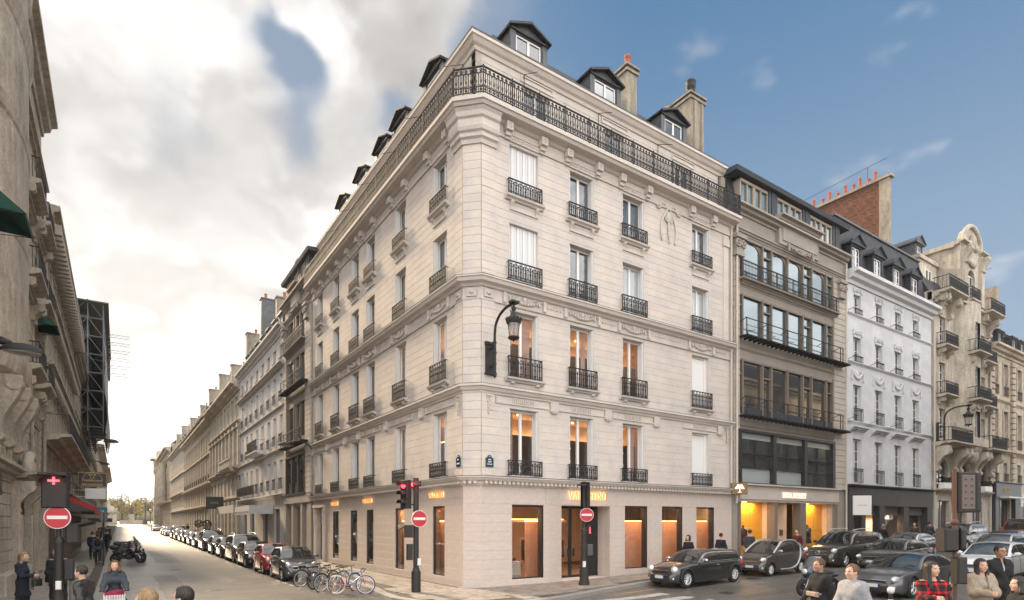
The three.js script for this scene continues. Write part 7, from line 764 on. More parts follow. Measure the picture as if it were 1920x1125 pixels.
const C = {
  mini: spec('mini', 4.35, 1.7, 1.42, { deck: [[-1, 0.62], [-0.97, 0.86], [-0.85, 0.95], [0.3, 0.94], [0.5, 0.92], [0.8, 0.82], [0.94, 0.72], [1, 0.5]], plan: PLAN, roof: [[-0.95, 0.93], [-0.8, 1.34], [-0.5, 1.4], [-0.1, 1.42], [0.08, 1.38], [0.42, 0.93]], gh: [-0.94, -0.78, 0.08, 0.42], sw: [[-0.82, -0.26], [-0.23, 0.26]], wh: [-0.68, 0.685], doors: [-0.245, 0.33], handles: [-0.16], lamp: [0.72, 0.6, 0.15, 0.15], gr: [0.52, 0.68], cl: 0.035, r: 0.345, sp: 9 }),
  smart: spec('smart', 3.4, 1.58, 1.55, { deck: [[-1, 0.6], [-0.95, 1.0], [-0.7, 1.04], [0.45, 1.0], [0.65, 0.96], [0.9, 0.8], [1, 0.5]], plan: PLAN, roof: [[-0.97, 1.0], [-0.75, 1.44], [-0.4, 1.54], [0.0, 1.55], [0.12, 1.5], [0.6, 1.0]], gh: [-0.96, -0.72, 0.1, 0.6], sw: [[-0.78, -0.42], [-0.36, 0.4]], wh: [-0.7, 0.71], doors: [-0.44, 0.46], handles: [-0.32], lamp: [0.74, 0.58, 0.12, 0.2], gr: [0.56, 0.66], r: 0.3, sp: 12 }),
  suv: spec('suv', 5.4, 1.95, 1.78, { deck: [[-1, 0.7], [-0.97, 1.05], [-0.8, 1.13], [0.35, 1.12], [0.5, 1.1], [0.85, 0.98], [0.96, 0.85], [1, 0.6]], plan: PLAN, roof: [[-0.97, 1.1], [-0.85, 1.6], [-0.5, 1.74], [0.0, 1.78], [0.12, 1.73], [0.46, 1.12]], gh: [-0.96, -0.84, 0.1, 0.46], sw: [[-0.84, -0.5], [-0.47, -0.08], [-0.05, 0.32]], wh: [-0.62, 0.64], doors: [-0.48, -0.06, 0.38], handles: [-0.38, 0.04], lamp: [0.85, 0.72, 0.14, 0.2], gr: [0.66, 0.84], py: 0.5, r: 0.36, sp: 5, rack: 1 }),
  sedan: spec('sedan', 4.9, 1.8, 1.43, { deck: [[-1, 0.62], [-0.97, 0.9], [-0.75, 0.95], [0.3, 0.93], [0.5, 0.9], [0.85, 0.78], [0.96, 0.66], [1, 0.48]], plan: PLAN, roof: [[-0.74, 0.94], [-0.5, 1.3], [-0.25, 1.41], [0.0, 1.43], [0.1, 1.4], [0.44, 0.91]], gh: [-0.73, -0.48, 0.08, 0.44], sw: [[-0.56, -0.24], [-0.21, 0.28]], wh: [-0.6, 0.64], doors: [-0.22, 0.34], handles: [-0.14, -0.5], lamp: [0.66, 0.64, 0.1, 0.22], gr: [0.5, 0.66], r: 0.33, sp: 7 }),
  coupe: spec('coupe', 4.9, 1.82, 1.38, { deck: [[-1, 0.62], [-0.97, 0.88], [-0.75, 0.93], [0.25, 0.91], [0.45, 0.88], [0.8, 0.78], [0.95, 0.64], [1, 0.46]], plan: PLAN, roof: [[-0.78, 0.92], [-0.5, 1.25], [-0.2, 1.37], [-0.02, 1.38], [0.06, 1.35], [0.42, 0.89]], gh: [-0.77, -0.48, 0.05, 0.42], sw: [[-0.58, -0.26], [-0.22, 0.24]], wh: [-0.6, 0.63], doors: [-0.24, 0.32], handles: [-0.15], lamp: [0.65, 0.64, 0.11, 0.24], gr: [0.46, 0.6], r: 0.34, sp: 5 }),
  hatch: spec('hatch', 4.0, 1.74, 1.48, { deck: [[-1, 0.6], [-0.97, 0.9], [-0.85, 0.97], [0.35, 0.95], [0.52, 0.93], [0.85, 0.82], [0.96, 0.68], [1, 0.48]], plan: PLAN, roof: [[-0.95, 0.95], [-0.78, 1.36], [-0.4, 1.47], [0.0, 1.48], [0.08, 1.45], [0.5, 0.95]], gh: [-0.94, -0.76, 0.06, 0.5], sw: [[-0.8, -0.46], [-0.43, -0.02], [0.01, 0.34]], wh: [-0.63, 0.66], doors: [-0.44, 0.0, 0.4], handles: [-0.34, 0.1], sp: 6 }),
  city: spec('city', 3.2, 1.64, 1.52, { deck: [[-1, 0.6], [-0.95, 0.95], [-0.7, 1.0], [0.4, 0.98], [0.6, 0.95], [0.88, 0.82], [0.96, 0.7], [1, 0.46]], plan: PLAN, roof: [[-0.97, 0.97], [-0.78, 1.42], [-0.4, 1.51], [0.0, 1.52], [0.1, 1.47], [0.56, 0.98]], gh: [-0.96, -0.76, 0.08, 0.56], sw: [[-0.8, -0.38], [-0.34, 0.38]], wh: [-0.68, 0.66], doors: [-0.36, 0.44], handles: [-0.26], lamp: [0.74, 0.58, 0.13, 0.13], gr: [0.54, 0.66], r: 0.3, sp: 8 }),
  van: spec('van', 5.2, 1.95, 1.97, { deck: [[-1, 0.7], [-0.985, 1.1], [-0.9, 1.2], [0.55, 1.16], [0.72, 1.1], [0.92, 0.95], [0.98, 0.8], [1, 0.55]], plan: [[-1, 0.9], [-0.97, 0.96], [-0.7, 1], [0.6, 0.99], [0.85, 0.92], [0.96, 0.78], [1, 0.62]], roof: [[-0.995, 1.15], [-0.96, 1.85], [-0.85, 1.95], [0.2, 1.97], [0.34, 1.9], [0.7, 1.12]], gh: [-0.99, -0.95, 0.3, 0.7], sw: [[0.08, 0.52]], wh: [-0.6, 0.66], doors: [0.05, 0.6], handles: [0.12], wt: 0.86, lamp: [0.82, 0.7, 0.15, 0.2], gr: [0.62, 0.78], r: 0.34, sp: 6 }),
};
const P_ = { black: paint('black', [0.012, 0.012, 0.013], 0.1), brown: paint('warm black', [0.03, 0.026, 0.023]), grey: paint('dark grey', [0.075, 0.075, 0.08], 0.5), taupe: paint('grey brown', [0.085, 0.075, 0.066], 0.5), silver: paint('silver', [0.36, 0.37, 0.385], 0.7), white: paint('white', [0.68, 0.69, 0.7], 0), red: paint('red', [0.36, 0.014, 0.016], 0.1), navy: paint('dark blue', [0.02, 0.026, 0.05], 0.3) };
car('parked_car', 'black compact car with white headlights parked nearest the corner in the wide street', 'car', C.mini, { body: P_.black, mirror: m.chrome, belt: m.chrome, chromey: 1 }, 8.85, 3.35, PI);
{ const t = car('parked_car', 'small grey brown two-seater with a silver roof arch behind the black compact car', 'car', C.smart, { body: P_.taupe, mirror: P_.silver }, 14.4, 3.25, PI); const b = new B(); for (const s of [1, -1]) { b.path([[1.0, 1.02, s * 0.72], [0.55, 1.3, s * 0.67], [0.15, 1.5, s * 0.6], [-0.4, 1.55, s * 0.59], [-0.95, 1.47, s * 0.62], [-1.2, 1.2, s * 0.69], [-1.1, 0.85, s * 0.78], [-0.9, 0.5, s * 0.79], [-0.5, 0.3, s * 0.79], [0.6, 0.27, s * 0.79]], 0.05, 7, false, 40); } mesh('silver_arch', b, P_.silver, t); }
{ const t = car('parked_car', 'big black off-road car with a wide chrome grille parked behind the two-seater', 'car', C.suv, { body: P_.brown }, 21.2, 3.2, PI); mesh('grille_star', new B().torus(2.68, 0.75, 0, 0.1, 0.014, PI / 2).bar([2.69, 0.75, 0], [2.69, 0.84, 0], 0.016).bar([2.69, 0.75, 0], [2.69, 0.7, 0.08], 0.016).bar([2.69, 0.75, 0], [2.69, 0.7, -0.08], 0.016).box(2.64, 2.68, 0.68, 0.695, -0.5, 0.5).box(2.64, 2.68, 0.74, 0.755, -0.5, 0.5).box(2.63, 2.67, 0.8, 0.815, -0.5, 0.5), m.chrome, t); }
car('moving_car', 'dark olive saloon driving past the parked off-road car in the wide street', 'car', C.sedan, { body: paint('olive black', [0.04, 0.042, 0.036], 0.4) }, 21.0, 5.75, PI);
car('parked_car', 'dark saloon with a pale roof edge parked before the charcoal shopfront', 'car', C.sedan, { body: P_.grey, roof: P_.silver }, 28.5, 3.3, PI); car('parked_car', 'black tall estate car parked in front of the ornate building', 'car', C.suv, { body: P_.black, roof: P_.grey }, 36.2, 3.35, PI); car('delivery_van', 'red delivery van at the far right of the wide street', 'van', C.van, { body: P_.red }, 44.5, 4.6, PI);
car('moving_car', 'silver saloon in the middle of the traffic behind the white car', 'car', C.hatch, { body: P_.silver }, 27.6, 7.9, PI); car('waiting_car', 'white car waiting behind the dark coupe at the right edge', 'car', C.hatch, { body: P_.white }, 18.9, 10.3, PI); car('waiting_car', 'glossy dark grey coupe waiting behind the pedestrians at the lower right', 'car', C.coupe, { body: P_.grey }, 12.1, 9.8, PI);
car('moving_car', 'dark blue saloon in the far lane between the silver saloon and the red van', 'car', C.sedan, { body: P_.navy }, 34.5, 6.3, PI); car('waiting_car', 'black hatchback waiting directly behind the white car', 'car', C.hatch, { body: P_.brown }, 23.6, 10.4, PI);
// row parked down the narrow street
[['city', 'grey', -9.4, 'small dark grey car at the head of the parked row, beside the bicycles'], ['city', 'red', -13.6, 'small red car second in the parked row of the narrow street'], ['hatch', 'black', -18.8, 'black hatchback third in the parked row, right behind the red car'], ['suv', 'silver', -23.4, 'silver tall car fourth in the parked row of the narrow street'], ['hatch', 'grey', -28.4, 'dark grey hatchback fifth in the parked row of the narrow street'], ['hatch', 'black', -33.0, 'black hatchback sixth in the parked row of the narrow street'], ['suv', 'taupe', -39.6, 'grey brown tall car seventh in the parked row, alone before a gap'], ['hatch', 'navy', -45.6, 'dark blue hatchback eighth in the parked row of the narrow street'], ['sedan', 'silver', -50.8, 'silver saloon ninth in the parked row of the narrow street'], ['hatch', 'black', -56.6, 'black hatchback tenth in the parked row of the narrow street'], ['sedan', 'grey', -62, 'dark grey saloon eleventh in the parked row of the narrow street'], ['hatch', 'silver', -68.6, 'silver hatchback twelfth in the parked row of the narrow street'], ['suv', 'black', -75, 'black tall car thirteenth in the parked row of the narrow street'], ['hatch', 'white', -88, 'white hatchback after the long gap in the far parked row'], ['sedan', 'navy', -93.5, 'dark blue saloon behind the white hatchback in the far parked row'], ['hatch', 'grey', -99, 'grey hatchback third after the long gap in the far parked row'], ['sedan', 'silver', -128, 'silver saloon almost at the end of the parked row'], ['hatch', 'black', -134, 'tiny dark car last in the parked row at the street end']].forEach(([k, c, z, l]) => car('parked_car', l, 'car', C[k], { body: P_[c] }, -4.95 + C[k].W / 2 - 0.02, z, -PI / 2, 'cars parked along the narrow street'));

// ---------- bicycles ----------
function bike(label, x, z, ry, c, o = {}) {
  const t = thing('bicycle', label, 'bicycle', x, gy(x, z) - ROAD, z, ry, o.group), r = 0.34; if (o.lean) t.rotation.x = o.lean;
  for (const [wx, k] of [[-0.53, 'rw'], [0.53, 'fw']]) { const w = mesh('wheel', once('bt', () => new B().torus(0, 0, 0, r, 0.02, 0, 2 * PI, 0, 6, 36)), o[k] || m.rubber, t, mat4(wx, r, 0)); mesh('rim', once('brm', () => { const b = new B().torus(0, 0, 0, r - 0.03, 0.012, 0, 2 * PI, 0, 5, 36); for (let i = 0; i < 18; i++) { const a = (i / 18) * 2 * PI; b.tube([0, 0, i % 2 ? 0.02 : -0.02], [Math.cos(a) * (r - 0.03), Math.sin(a) * (r - 0.03), 0], 0.0028, 0.0028, 3); } b.add(new THREE.CylinderGeometry(0.025, 0.025, 0.08, 8), mat4(0, 0, 0, 0, PI / 2)); return b; }), o.rimm || m.alloy, w); }
  const A = [-0.53, r, 0], Bk = [-0.1, 0.29, 0], S = [-0.24, 0.82, 0], H = [0.36, 0.82, 0], H2 = [0.4, 0.68, 0], F = [0.53, r, 0];
  if (o.step) mesh('frame', new B().path([H2, [0.2, 0.45, 0], [-0.05, 0.32, 0], Bk], 0.022, 6).tube(Bk, S, 0.018).tube(Bk, A, 0.012).tube(S, A, 0.01).tube(H, H2, 0.022), c, t); else { mesh('frame', new B().tube(H2, Bk, 0.02, 0.02, 8).tube(H, [-0.22, 0.76, 0], 0.017, 0.017, 8).tube(H, H2, 0.022), c, t); mesh('seat_stays', new B().tube(Bk, S, 0.018, 0.018, 8).tube([-0.1, 0.29, 0.05], [-0.53, r, 0.05], 0.01).tube([-0.1, 0.29, -0.05], [-0.53, r, -0.05], 0.01).tube([-0.23, 0.76, 0.02], [-0.53, r, 0.05], 0.009).tube([-0.23, 0.76, -0.02], [-0.53, r, -0.05], 0.009), o.c2 || c, t); }
  mesh('fork', new B().path([H2, [0.45, 0.5, 0.05], [0.53, r, 0.05]], 0.011, 5).path([H2, [0.45, 0.5, -0.05], [0.53, r, -0.05]], 0.011, 5), o.c2 || c, t); mesh('seat_post', new B().tube(S, [-0.29, 0.97, 0], 0.013), o.post || m.alloy, t); mesh('saddle', new B().ball(-0.33, 0.99, 0, 0.13, 0.035, 0.075).ball(-0.2, 0.995, 0, 0.1, 0.025, 0.03), m.trimblack, t);
  mesh('handlebar', o.flat ? new B().tube(H, [0.34, 0.98, 0], 0.014).path([[0.2, 1.02, 0.3], [0.33, 0.99, 0.15], [0.36, 0.98, 0], [0.33, 0.99, -0.15], [0.2, 1.02, -0.3]], 0.013) : new B().tube(H, [0.36, 0.94, 0], 0.014).path([[0.44, 0.82, 0.2], [0.5, 0.9, 0.2], [0.4, 0.94, 0.12], [0.38, 0.94, 0], [0.4, 0.94, -0.12], [0.5, 0.9, -0.2], [0.44, 0.82, -0.2]], 0.012), m.iron, t);
  mesh('crank', new B().torus(-0.1, 0.29, 0.05, 0.09, 0.008, 0, 2 * PI, 0, 4, 16).bar([-0.1, 0.29, 0.07], [0.03, 0.2, 0.07], 0.02, 0.012).bar([-0.1, 0.29, -0.07], [-0.23, 0.38, -0.07], 0.02, 0.012).cbox(0.03, 0.2, 0.12, 0.09, 0.02, 0.07).cbox(-0.23, 0.38, -0.12, 0.09, 0.02, 0.07).tube([-0.1, 0.37, 0.05], [-0.53, r + 0.04, 0.05], 0.005, 0.005, 4).tube([-0.1, 0.2, 0.05], [-0.53, r - 0.04, 0.05], 0.005, 0.005, 4), m.iron, t);
  if (o.guard) mesh('mudguard', new B().torus(-0.53, r, 0, 0.38, 0.018, 0, 2.2, 0.6, 4, 14).torus(0.53, r, 0, 0.38, 0.018, 0, 1.9, 0.6, 4, 14), m.trimblack, t); if (o.reflector) mesh('reflector', new B().cbox(-0.62, r - 0.12, 0.02, 0.12, 0.04, 0.02), m.amber, t); return t;
}
const bp = (k, c) => M('bicycle paint ' + k, c, 0.35, { phys: true, clearcoat: 1 });
bike('blue and red racing bicycle with one white-rimmed and one dark blue wheel, nearest the corner', -3.86, -2.1, 2.6 - PI + 0.05, bp('blue', [0.03, 0.16, 0.45]), { c2: bp('red', [0.45, 0.02, 0.025]), rw: M('white red tyre', [0.62, 0.5, 0.5], 0.6), fw: M('dark blue tyre', [0.012, 0.03, 0.14], 0.6), rimm: m.white, post: bp('green', [0.1, 0.3, 0.1]), reflector: 1, lean: 0.05 });
bike('teal bicycle standing just behind the blue and red one', -3.85, -2.75, 0.5, bp('teal', [0.02, 0.16, 0.2]), { flat: 1, guard: 1, lean: -0.06 }); bike('black bicycle with mudguards in the middle of the bicycle stand', -4.1, -3.6, 0.42, bp('black', [0.015, 0.015, 0.016]), { flat: 1, guard: 1, lean: 0.06 }); bike('grey bicycle with drop handlebars in the bicycle stand', -4.15, -4.5, 0.5, bp('grey', [0.16, 0.16, 0.15]), { lean: -0.05, rimm: m.iron }); bike('dark bicycle with an amber reflector at the far side of the stand', -4.3, -5.7, 0.35, bp('dark bronze', [0.06, 0.045, 0.03]), { flat: 1, reflector: 1, guard: 1, lean: 0.07 });
{ const t = thing('cycle_rack', 'two grey rounded posts of the bicycle stand before the small grey car', 'bicycle rack', -4.0, gy(-4, -7) - ROAD, -6.9); for (const x of [-0.4, 0.15]) mesh('post', new B().box(x - 0.16, x + 0.16, 0, 0.75, -0.05, 0.05).add(new THREE.CylinderGeometry(0.16, 0.16, 0.1, 16), mat4(x, 0.75, 0, 0, PI / 2)), M('grey plastic', [0.2, 0.2, 0.195], 0.6), t); }
// ---------- motorcycles ----------
function moto(label, x, z, ry, c, o = {}) {
  const t = thing('motorcycle', label, 'motorcycle', x, gy(x, z) - ROAD, z, ry, 'motorcycles parked along the left kerb'), r = 0.3; t.rotation.x = 0.09;
  for (const wx of [-0.68, 0.7]) { const w = mesh('wheel', once('mtw', () => new B().torus(0, 0, 0, r - 0.06, 0.07, 0, 2 * PI, 0, 8, 24)), m.rubber, t, mat4(wx, r, 0)); mesh('rim', once('mtr', () => { const b = new B().torus(0, 0, 0, r - 0.12, 0.02, 0, 2 * PI, 0, 5, 20); for (let i = 0; i < 5; i++) b.bar([0, 0, 0], [0.18 * Math.cos(i * 1.2566), 0.18 * Math.sin(i * 1.2566), 0], 0.04, 0.03); b.add(new THREE.CylinderGeometry(0.1, 0.1, 0.04, 14), mat4(0, 0, 0.05, 0, PI / 2)); return b; }), m.iron, w); }
  mesh('engine', new B().ball(0.05, 0.42, 0, 0.28, 0.2, 0.17).box(-0.2, 0.25, 0.3, 0.45, -0.12, 0.12).tube([0.15, 0.35, 0.15], [-0.6, 0.35, 0.2], 0.05, 0.06, 8).bar([-0.1, 0.4, 0.1], [-0.68, r, 0.1], 0.06, 0.05).bar([-0.1, 0.4, -0.1], [-0.68, r, -0.1], 0.06, 0.05), m.iron, t); mesh('fairing', new B().ball(0.22, 0.78, 0, 0.34, 0.17, 0.2, 12, 8).ball(0.55, 0.82, 0, 0.2, 0.22, 0.22, 10, 8).ball(-0.55, 0.72, 0, 0.32, 0.1, 0.17, 10, 6).ball(0.62, 0.6, 0, 0.25, 0.06, 0.09, 8, 5).ball(0.4, 0.55, 0, 0.28, 0.22, 0.2, 10, 7), c, t); mesh('seat', new B().ball(-0.3, 0.8, 0, 0.42, 0.07, 0.16, 10, 6), m.trimblack, t);
  mesh('fork', new B().tube([0.5, 0.85, 0.1], [0.7, r, 0.1], 0.03).tube([0.5, 0.85, -0.1], [0.7, r, -0.1], 0.03), m.alloy, t); mesh('handlebar', new B().path([[0.3, 1.04, 0.38], [0.42, 1.03, 0.2], [0.46, 0.98, 0], [0.42, 1.03, -0.2], [0.3, 1.04, -0.38]], 0.017), m.iron, t); for (const s of [1, -1]) mesh('mirror', new B().tube([0.38, 1.03, s * 0.28], [0.36, 1.2, s * 0.36], 0.008).ball(0.36, 1.22, s * 0.38, 0.02, 0.045, 0.075), m.iron, t); mesh('headlight', new B().ball(0.72, 0.85, 0, 0.07, 0.1, 0.11, 10, 7), m.headlamp, t);
  if (o.screen) mesh('windscreen', new B().add(grid(seq(5, -0.24, 0.24).map((z2) => seq(4, 0, 1).map((k) => [0.62 - k * 0.22 - z2 * z2 * 1.2, 0.98 + k * 0.4 - z2 * z2 * 1.5, z2])))), M('tinted screen', [0.25, 0.27, 0.29], 0.05, { phys: true, transmission: 0.6, thickness: 0 }), t); if (o.box) mesh('top_box', new B().ball(-0.75, 1.0, 0, 0.26, 0.16, 0.26, 10, 8).box(-0.9, -0.55, 0.84, 0.88, -0.14, 0.14), m.trimblack, t); if (o.plate) mesh('number_plate', new B().cbox(-0.98, 0.55, 0, 0.02, 0.13, 0.2), m.plate, t); return t;
}
moto('black motorcycle with a top box, first of the motorcycles by the left kerb', -10.5, -25.0, -0.25, P_.black, { box: 1 }); moto('dark motorcycle with a dark red nose behind the first one', -10.4, -27.6, -0.2, paint('dark red', [0.12, 0.012, 0.015])); moto('scooter with a tall clear windscreen in the row by the left kerb', -10.35, -31.5, -0.3, P_.navy, { screen: 1, box: 1 }); moto('black scooter behind the one with the tall windscreen', -10.3, -35, -0.2, P_.black, { screen: 1 }); moto('far small motorcycle at the end of the row by the left kerb', -10.3, -40, -0.2, P_.grey, { screen: 1 });
{ const t = moto('motorcycle with chrome mirrors in front of the dark coupe at the lower right', 9.0, 8.35, PI - 0.2, paint('midnight blue', [0.015, 0.022, 0.04]), { screen: 1 }); delete t.userData.group; }
// ---------- people ----------
// meshes the zero level of a distance field on a grid (surface nets)
function nets(f, lo, hi, c) {
  const nx = Math.ceil((hi[0] - lo[0]) / c) + 1, ny = Math.ceil((hi[1] - lo[1]) / c) + 1, nz = Math.ceil((hi[2] - lo[2]) / c) + 1, D = new Float32Array(nx * ny * nz), id = new Int32Array(nx * ny * nz).fill(-1), P = [], I = [];
  const S = 5, far = c * S * 1.15 + 0.02; // blocks far from the surface take one value
  for (let k = 0; k < nz; k += S) for (let j = 0; j < ny; j += S) for (let i = 0; i < nx; i += S) { const m0 = f(lo[0] + (i + S / 2) * c, lo[1] + (j + S / 2) * c, lo[2] + (k + S / 2) * c), sk = Math.abs(m0) > far; for (let kk = k; kk < Math.min(nz, k + S); kk++) for (let jj = j; jj < Math.min(ny, j + S); jj++) for (let ii = i; ii < Math.min(nx, i + S); ii++) D[ii + nx * (jj + ny * kk)] = sk ? m0 : f(lo[0] + ii * c, lo[1] + jj * c, lo[2] + kk * c); }
  const nxy = nx * ny, at = (i, j, k) => i + nx * j + nxy * k, O = [0, 1, nx, nx + 1, nxy, nxy + 1, nxy + nx, nxy + nx + 1], E = [[0, 1], [2, 3], [4, 5], [6, 7], [0, 2], [1, 3], [4, 6], [5, 7], [0, 4], [1, 5], [2, 6], [3, 7]];
  for (let k = 0; k < nz - 1; k++) for (let j = 0; j < ny - 1; j++) for (let i = 0, q = at(0, j, k); i < nx - 1; i++, q++) { const v0 = D[q] < 0; if (v0 === D[q + 1] < 0 && v0 === D[q + nx] < 0 && v0 === D[q + nx + 1] < 0 && v0 === D[q + nxy] < 0 && v0 === D[q + nxy + 1] < 0 && v0 === D[q + nxy + nx] < 0 && v0 === D[q + nxy + nx + 1] < 0) continue; let x = 0, y = 0, z = 0, n = 0; for (const [a, b] of E) { const da = D[q + O[a]], db = D[q + O[b]]; if (da < 0 !== db < 0) { const t = da / (da - db); x += mix(a & 1, b & 1, t); y += mix((a >> 1) & 1, (b >> 1) & 1, t); z += mix(a >> 2, b >> 2, t); n++; } } id[q] = P.length / 3; P.push(lo[0] + (i + x / n) * c, lo[1] + (j + y / n) * c, lo[2] + (k + z / n) * c); }
  const quad = (a, b, d, e, fl) => { if (a < 0 || b < 0 || d < 0 || e < 0) return; fl ? I.push(a, b, d, a, d, e) : I.push(a, d, b, a, e, d); };
  for (let k = 1; k < nz - 1; k++) for (let j = 1; j < ny - 1; j++) for (let i = 1; i < nx - 1; i++) { const s = D[at(i, j, k)] < 0; if (s !== D[at(i + 1, j, k)] < 0) quad(id[at(i, j - 1, k - 1)], id[at(i, j, k - 1)], id[at(i, j, k)], id[at(i, j - 1, k)], s); if (s !== D[at(i, j + 1, k)] < 0) quad(id[at(i - 1, j, k - 1)], id[at(i - 1, j, k)], id[at(i, j, k)], id[at(i, j, k - 1)], s); if (s !== D[at(i, j, k + 1)] < 0) quad(id[at(i - 1, j - 1, k)], id[at(i, j - 1, k)], id[at(i, j, k)], id[at(i - 1, j, k)], s); }
  const g = new THREE.BufferGeometry(); g.setAttribute('position', new THREE.BufferAttribute(new Float32Array(P), 3)); g.setIndex(I); g.computeVertexNormals(); return g;
}
const cap = (x, y, z, b) => { const [ax, ay, az, dx, dy, dz, L2, ra, rb] = b, px = x - ax, py = y - ay, pz = z - az, t = Math.max(0, Math.min(1, (px * dx + py * dy + pz * dz) / L2)); return Math.hypot(px - t * dx, py - t * dy, pz - t * dz) - (ra + (rb - ra) * t); };
const bone = (a, b, ra, rb = ra) => { const d = [b[0] - a[0], b[1] - a[1], b[2] - a[2]]; return [...a, ...d, Math.max(1e-9, d[0] ** 2 + d[1] ** 2 + d[2] ** 2), ra, rb]; };
const smin = (a, b, k) => { const h = Math.max(k - Math.abs(a - b), 0) / k; return Math.min(a, b) - h * h * k * 0.25; };
const union = (bs, k) => (x, y, z) => { let d = 1e3; for (const b of bs) d = smin(d, cap(x, y, z, b), k); return d; };
const ell = (x, y, z, c, r) => { const a = (x - c[0]) / r[0], b = (y - c[1]) / r[1], e = (z - c[2]) / r[2], k = Math.hypot(a, b, e); return (k - 1) * Math.min(r[0], r[1], r[2]); };
const bounds = (bs, m2) => { const lo = [1e3, 1e3, 1e3], hi = [-1e3, -1e3, -1e3]; for (const b of bs) for (let i = 0; i < 3; i++) { const r = Math.max(b[7], b[8]) + m2; lo[i] = Math.min(lo[i], b[i] - r, b[i] + b[i + 3] - r); hi[i] = Math.max(hi[i], b[i] + r, b[i] + b[i + 3] + r); } return [lo, hi]; };
const cloth = (k, c, r = 0.9) => M('cloth ' + k, c, r, { map: T.cloth, bumpMap: T.grain, bumpScale: 0.004 });
m.skin = M('fair skin', [0.52, 0.31, 0.22], 0.55); m.skin2 = M('tanned skin', [0.38, 0.21, 0.14], 0.55); m.eye = M('dark eye', [0.02, 0.014, 0.01], 0.2); m.lip = M('lips', [0.36, 0.11, 0.09], 0.5);
const hairM = (k, c) => M('hair ' + k, c, 0.55, { bumpMap: T.wood, bumpScale: 0.004, map: T.wood });
const HB = { nose: bone([0, 0.012, 0.083], [0, -0.024, 0.104], 0.008, 0.0125), brow0: bone([-0.046, 0.028, 0.07], [-0.014, 0.028, 0.082], 0.008), brow1: bone([0.046, 0.028, 0.07], [0.014, 0.028, 0.082], 0.008), neck: bone([0, -0.16, -0.03], [0, -0.06, -0.02], 0.05), tail: bone([0, 0.05, -0.115], [0, -0.14, -0.15], 0.032, 0.02) };
for (const [k, L, z, r] of [['bob', -0.12, 0, 0.045], ['long', -0.36, 0.045, 0.036]]) { HB[k + 0] = bone([-0.07, 0.04, -0.02], [-0.098, L, z], 0.036, r); HB[k + 1] = bone([0.07, 0.04, -0.02], [0.098, L, z], 0.036, r); HB[k + 2] = bone([0, 0.03, -0.07], [0, L + 0.02, -0.09], 0.075, 0.07); }
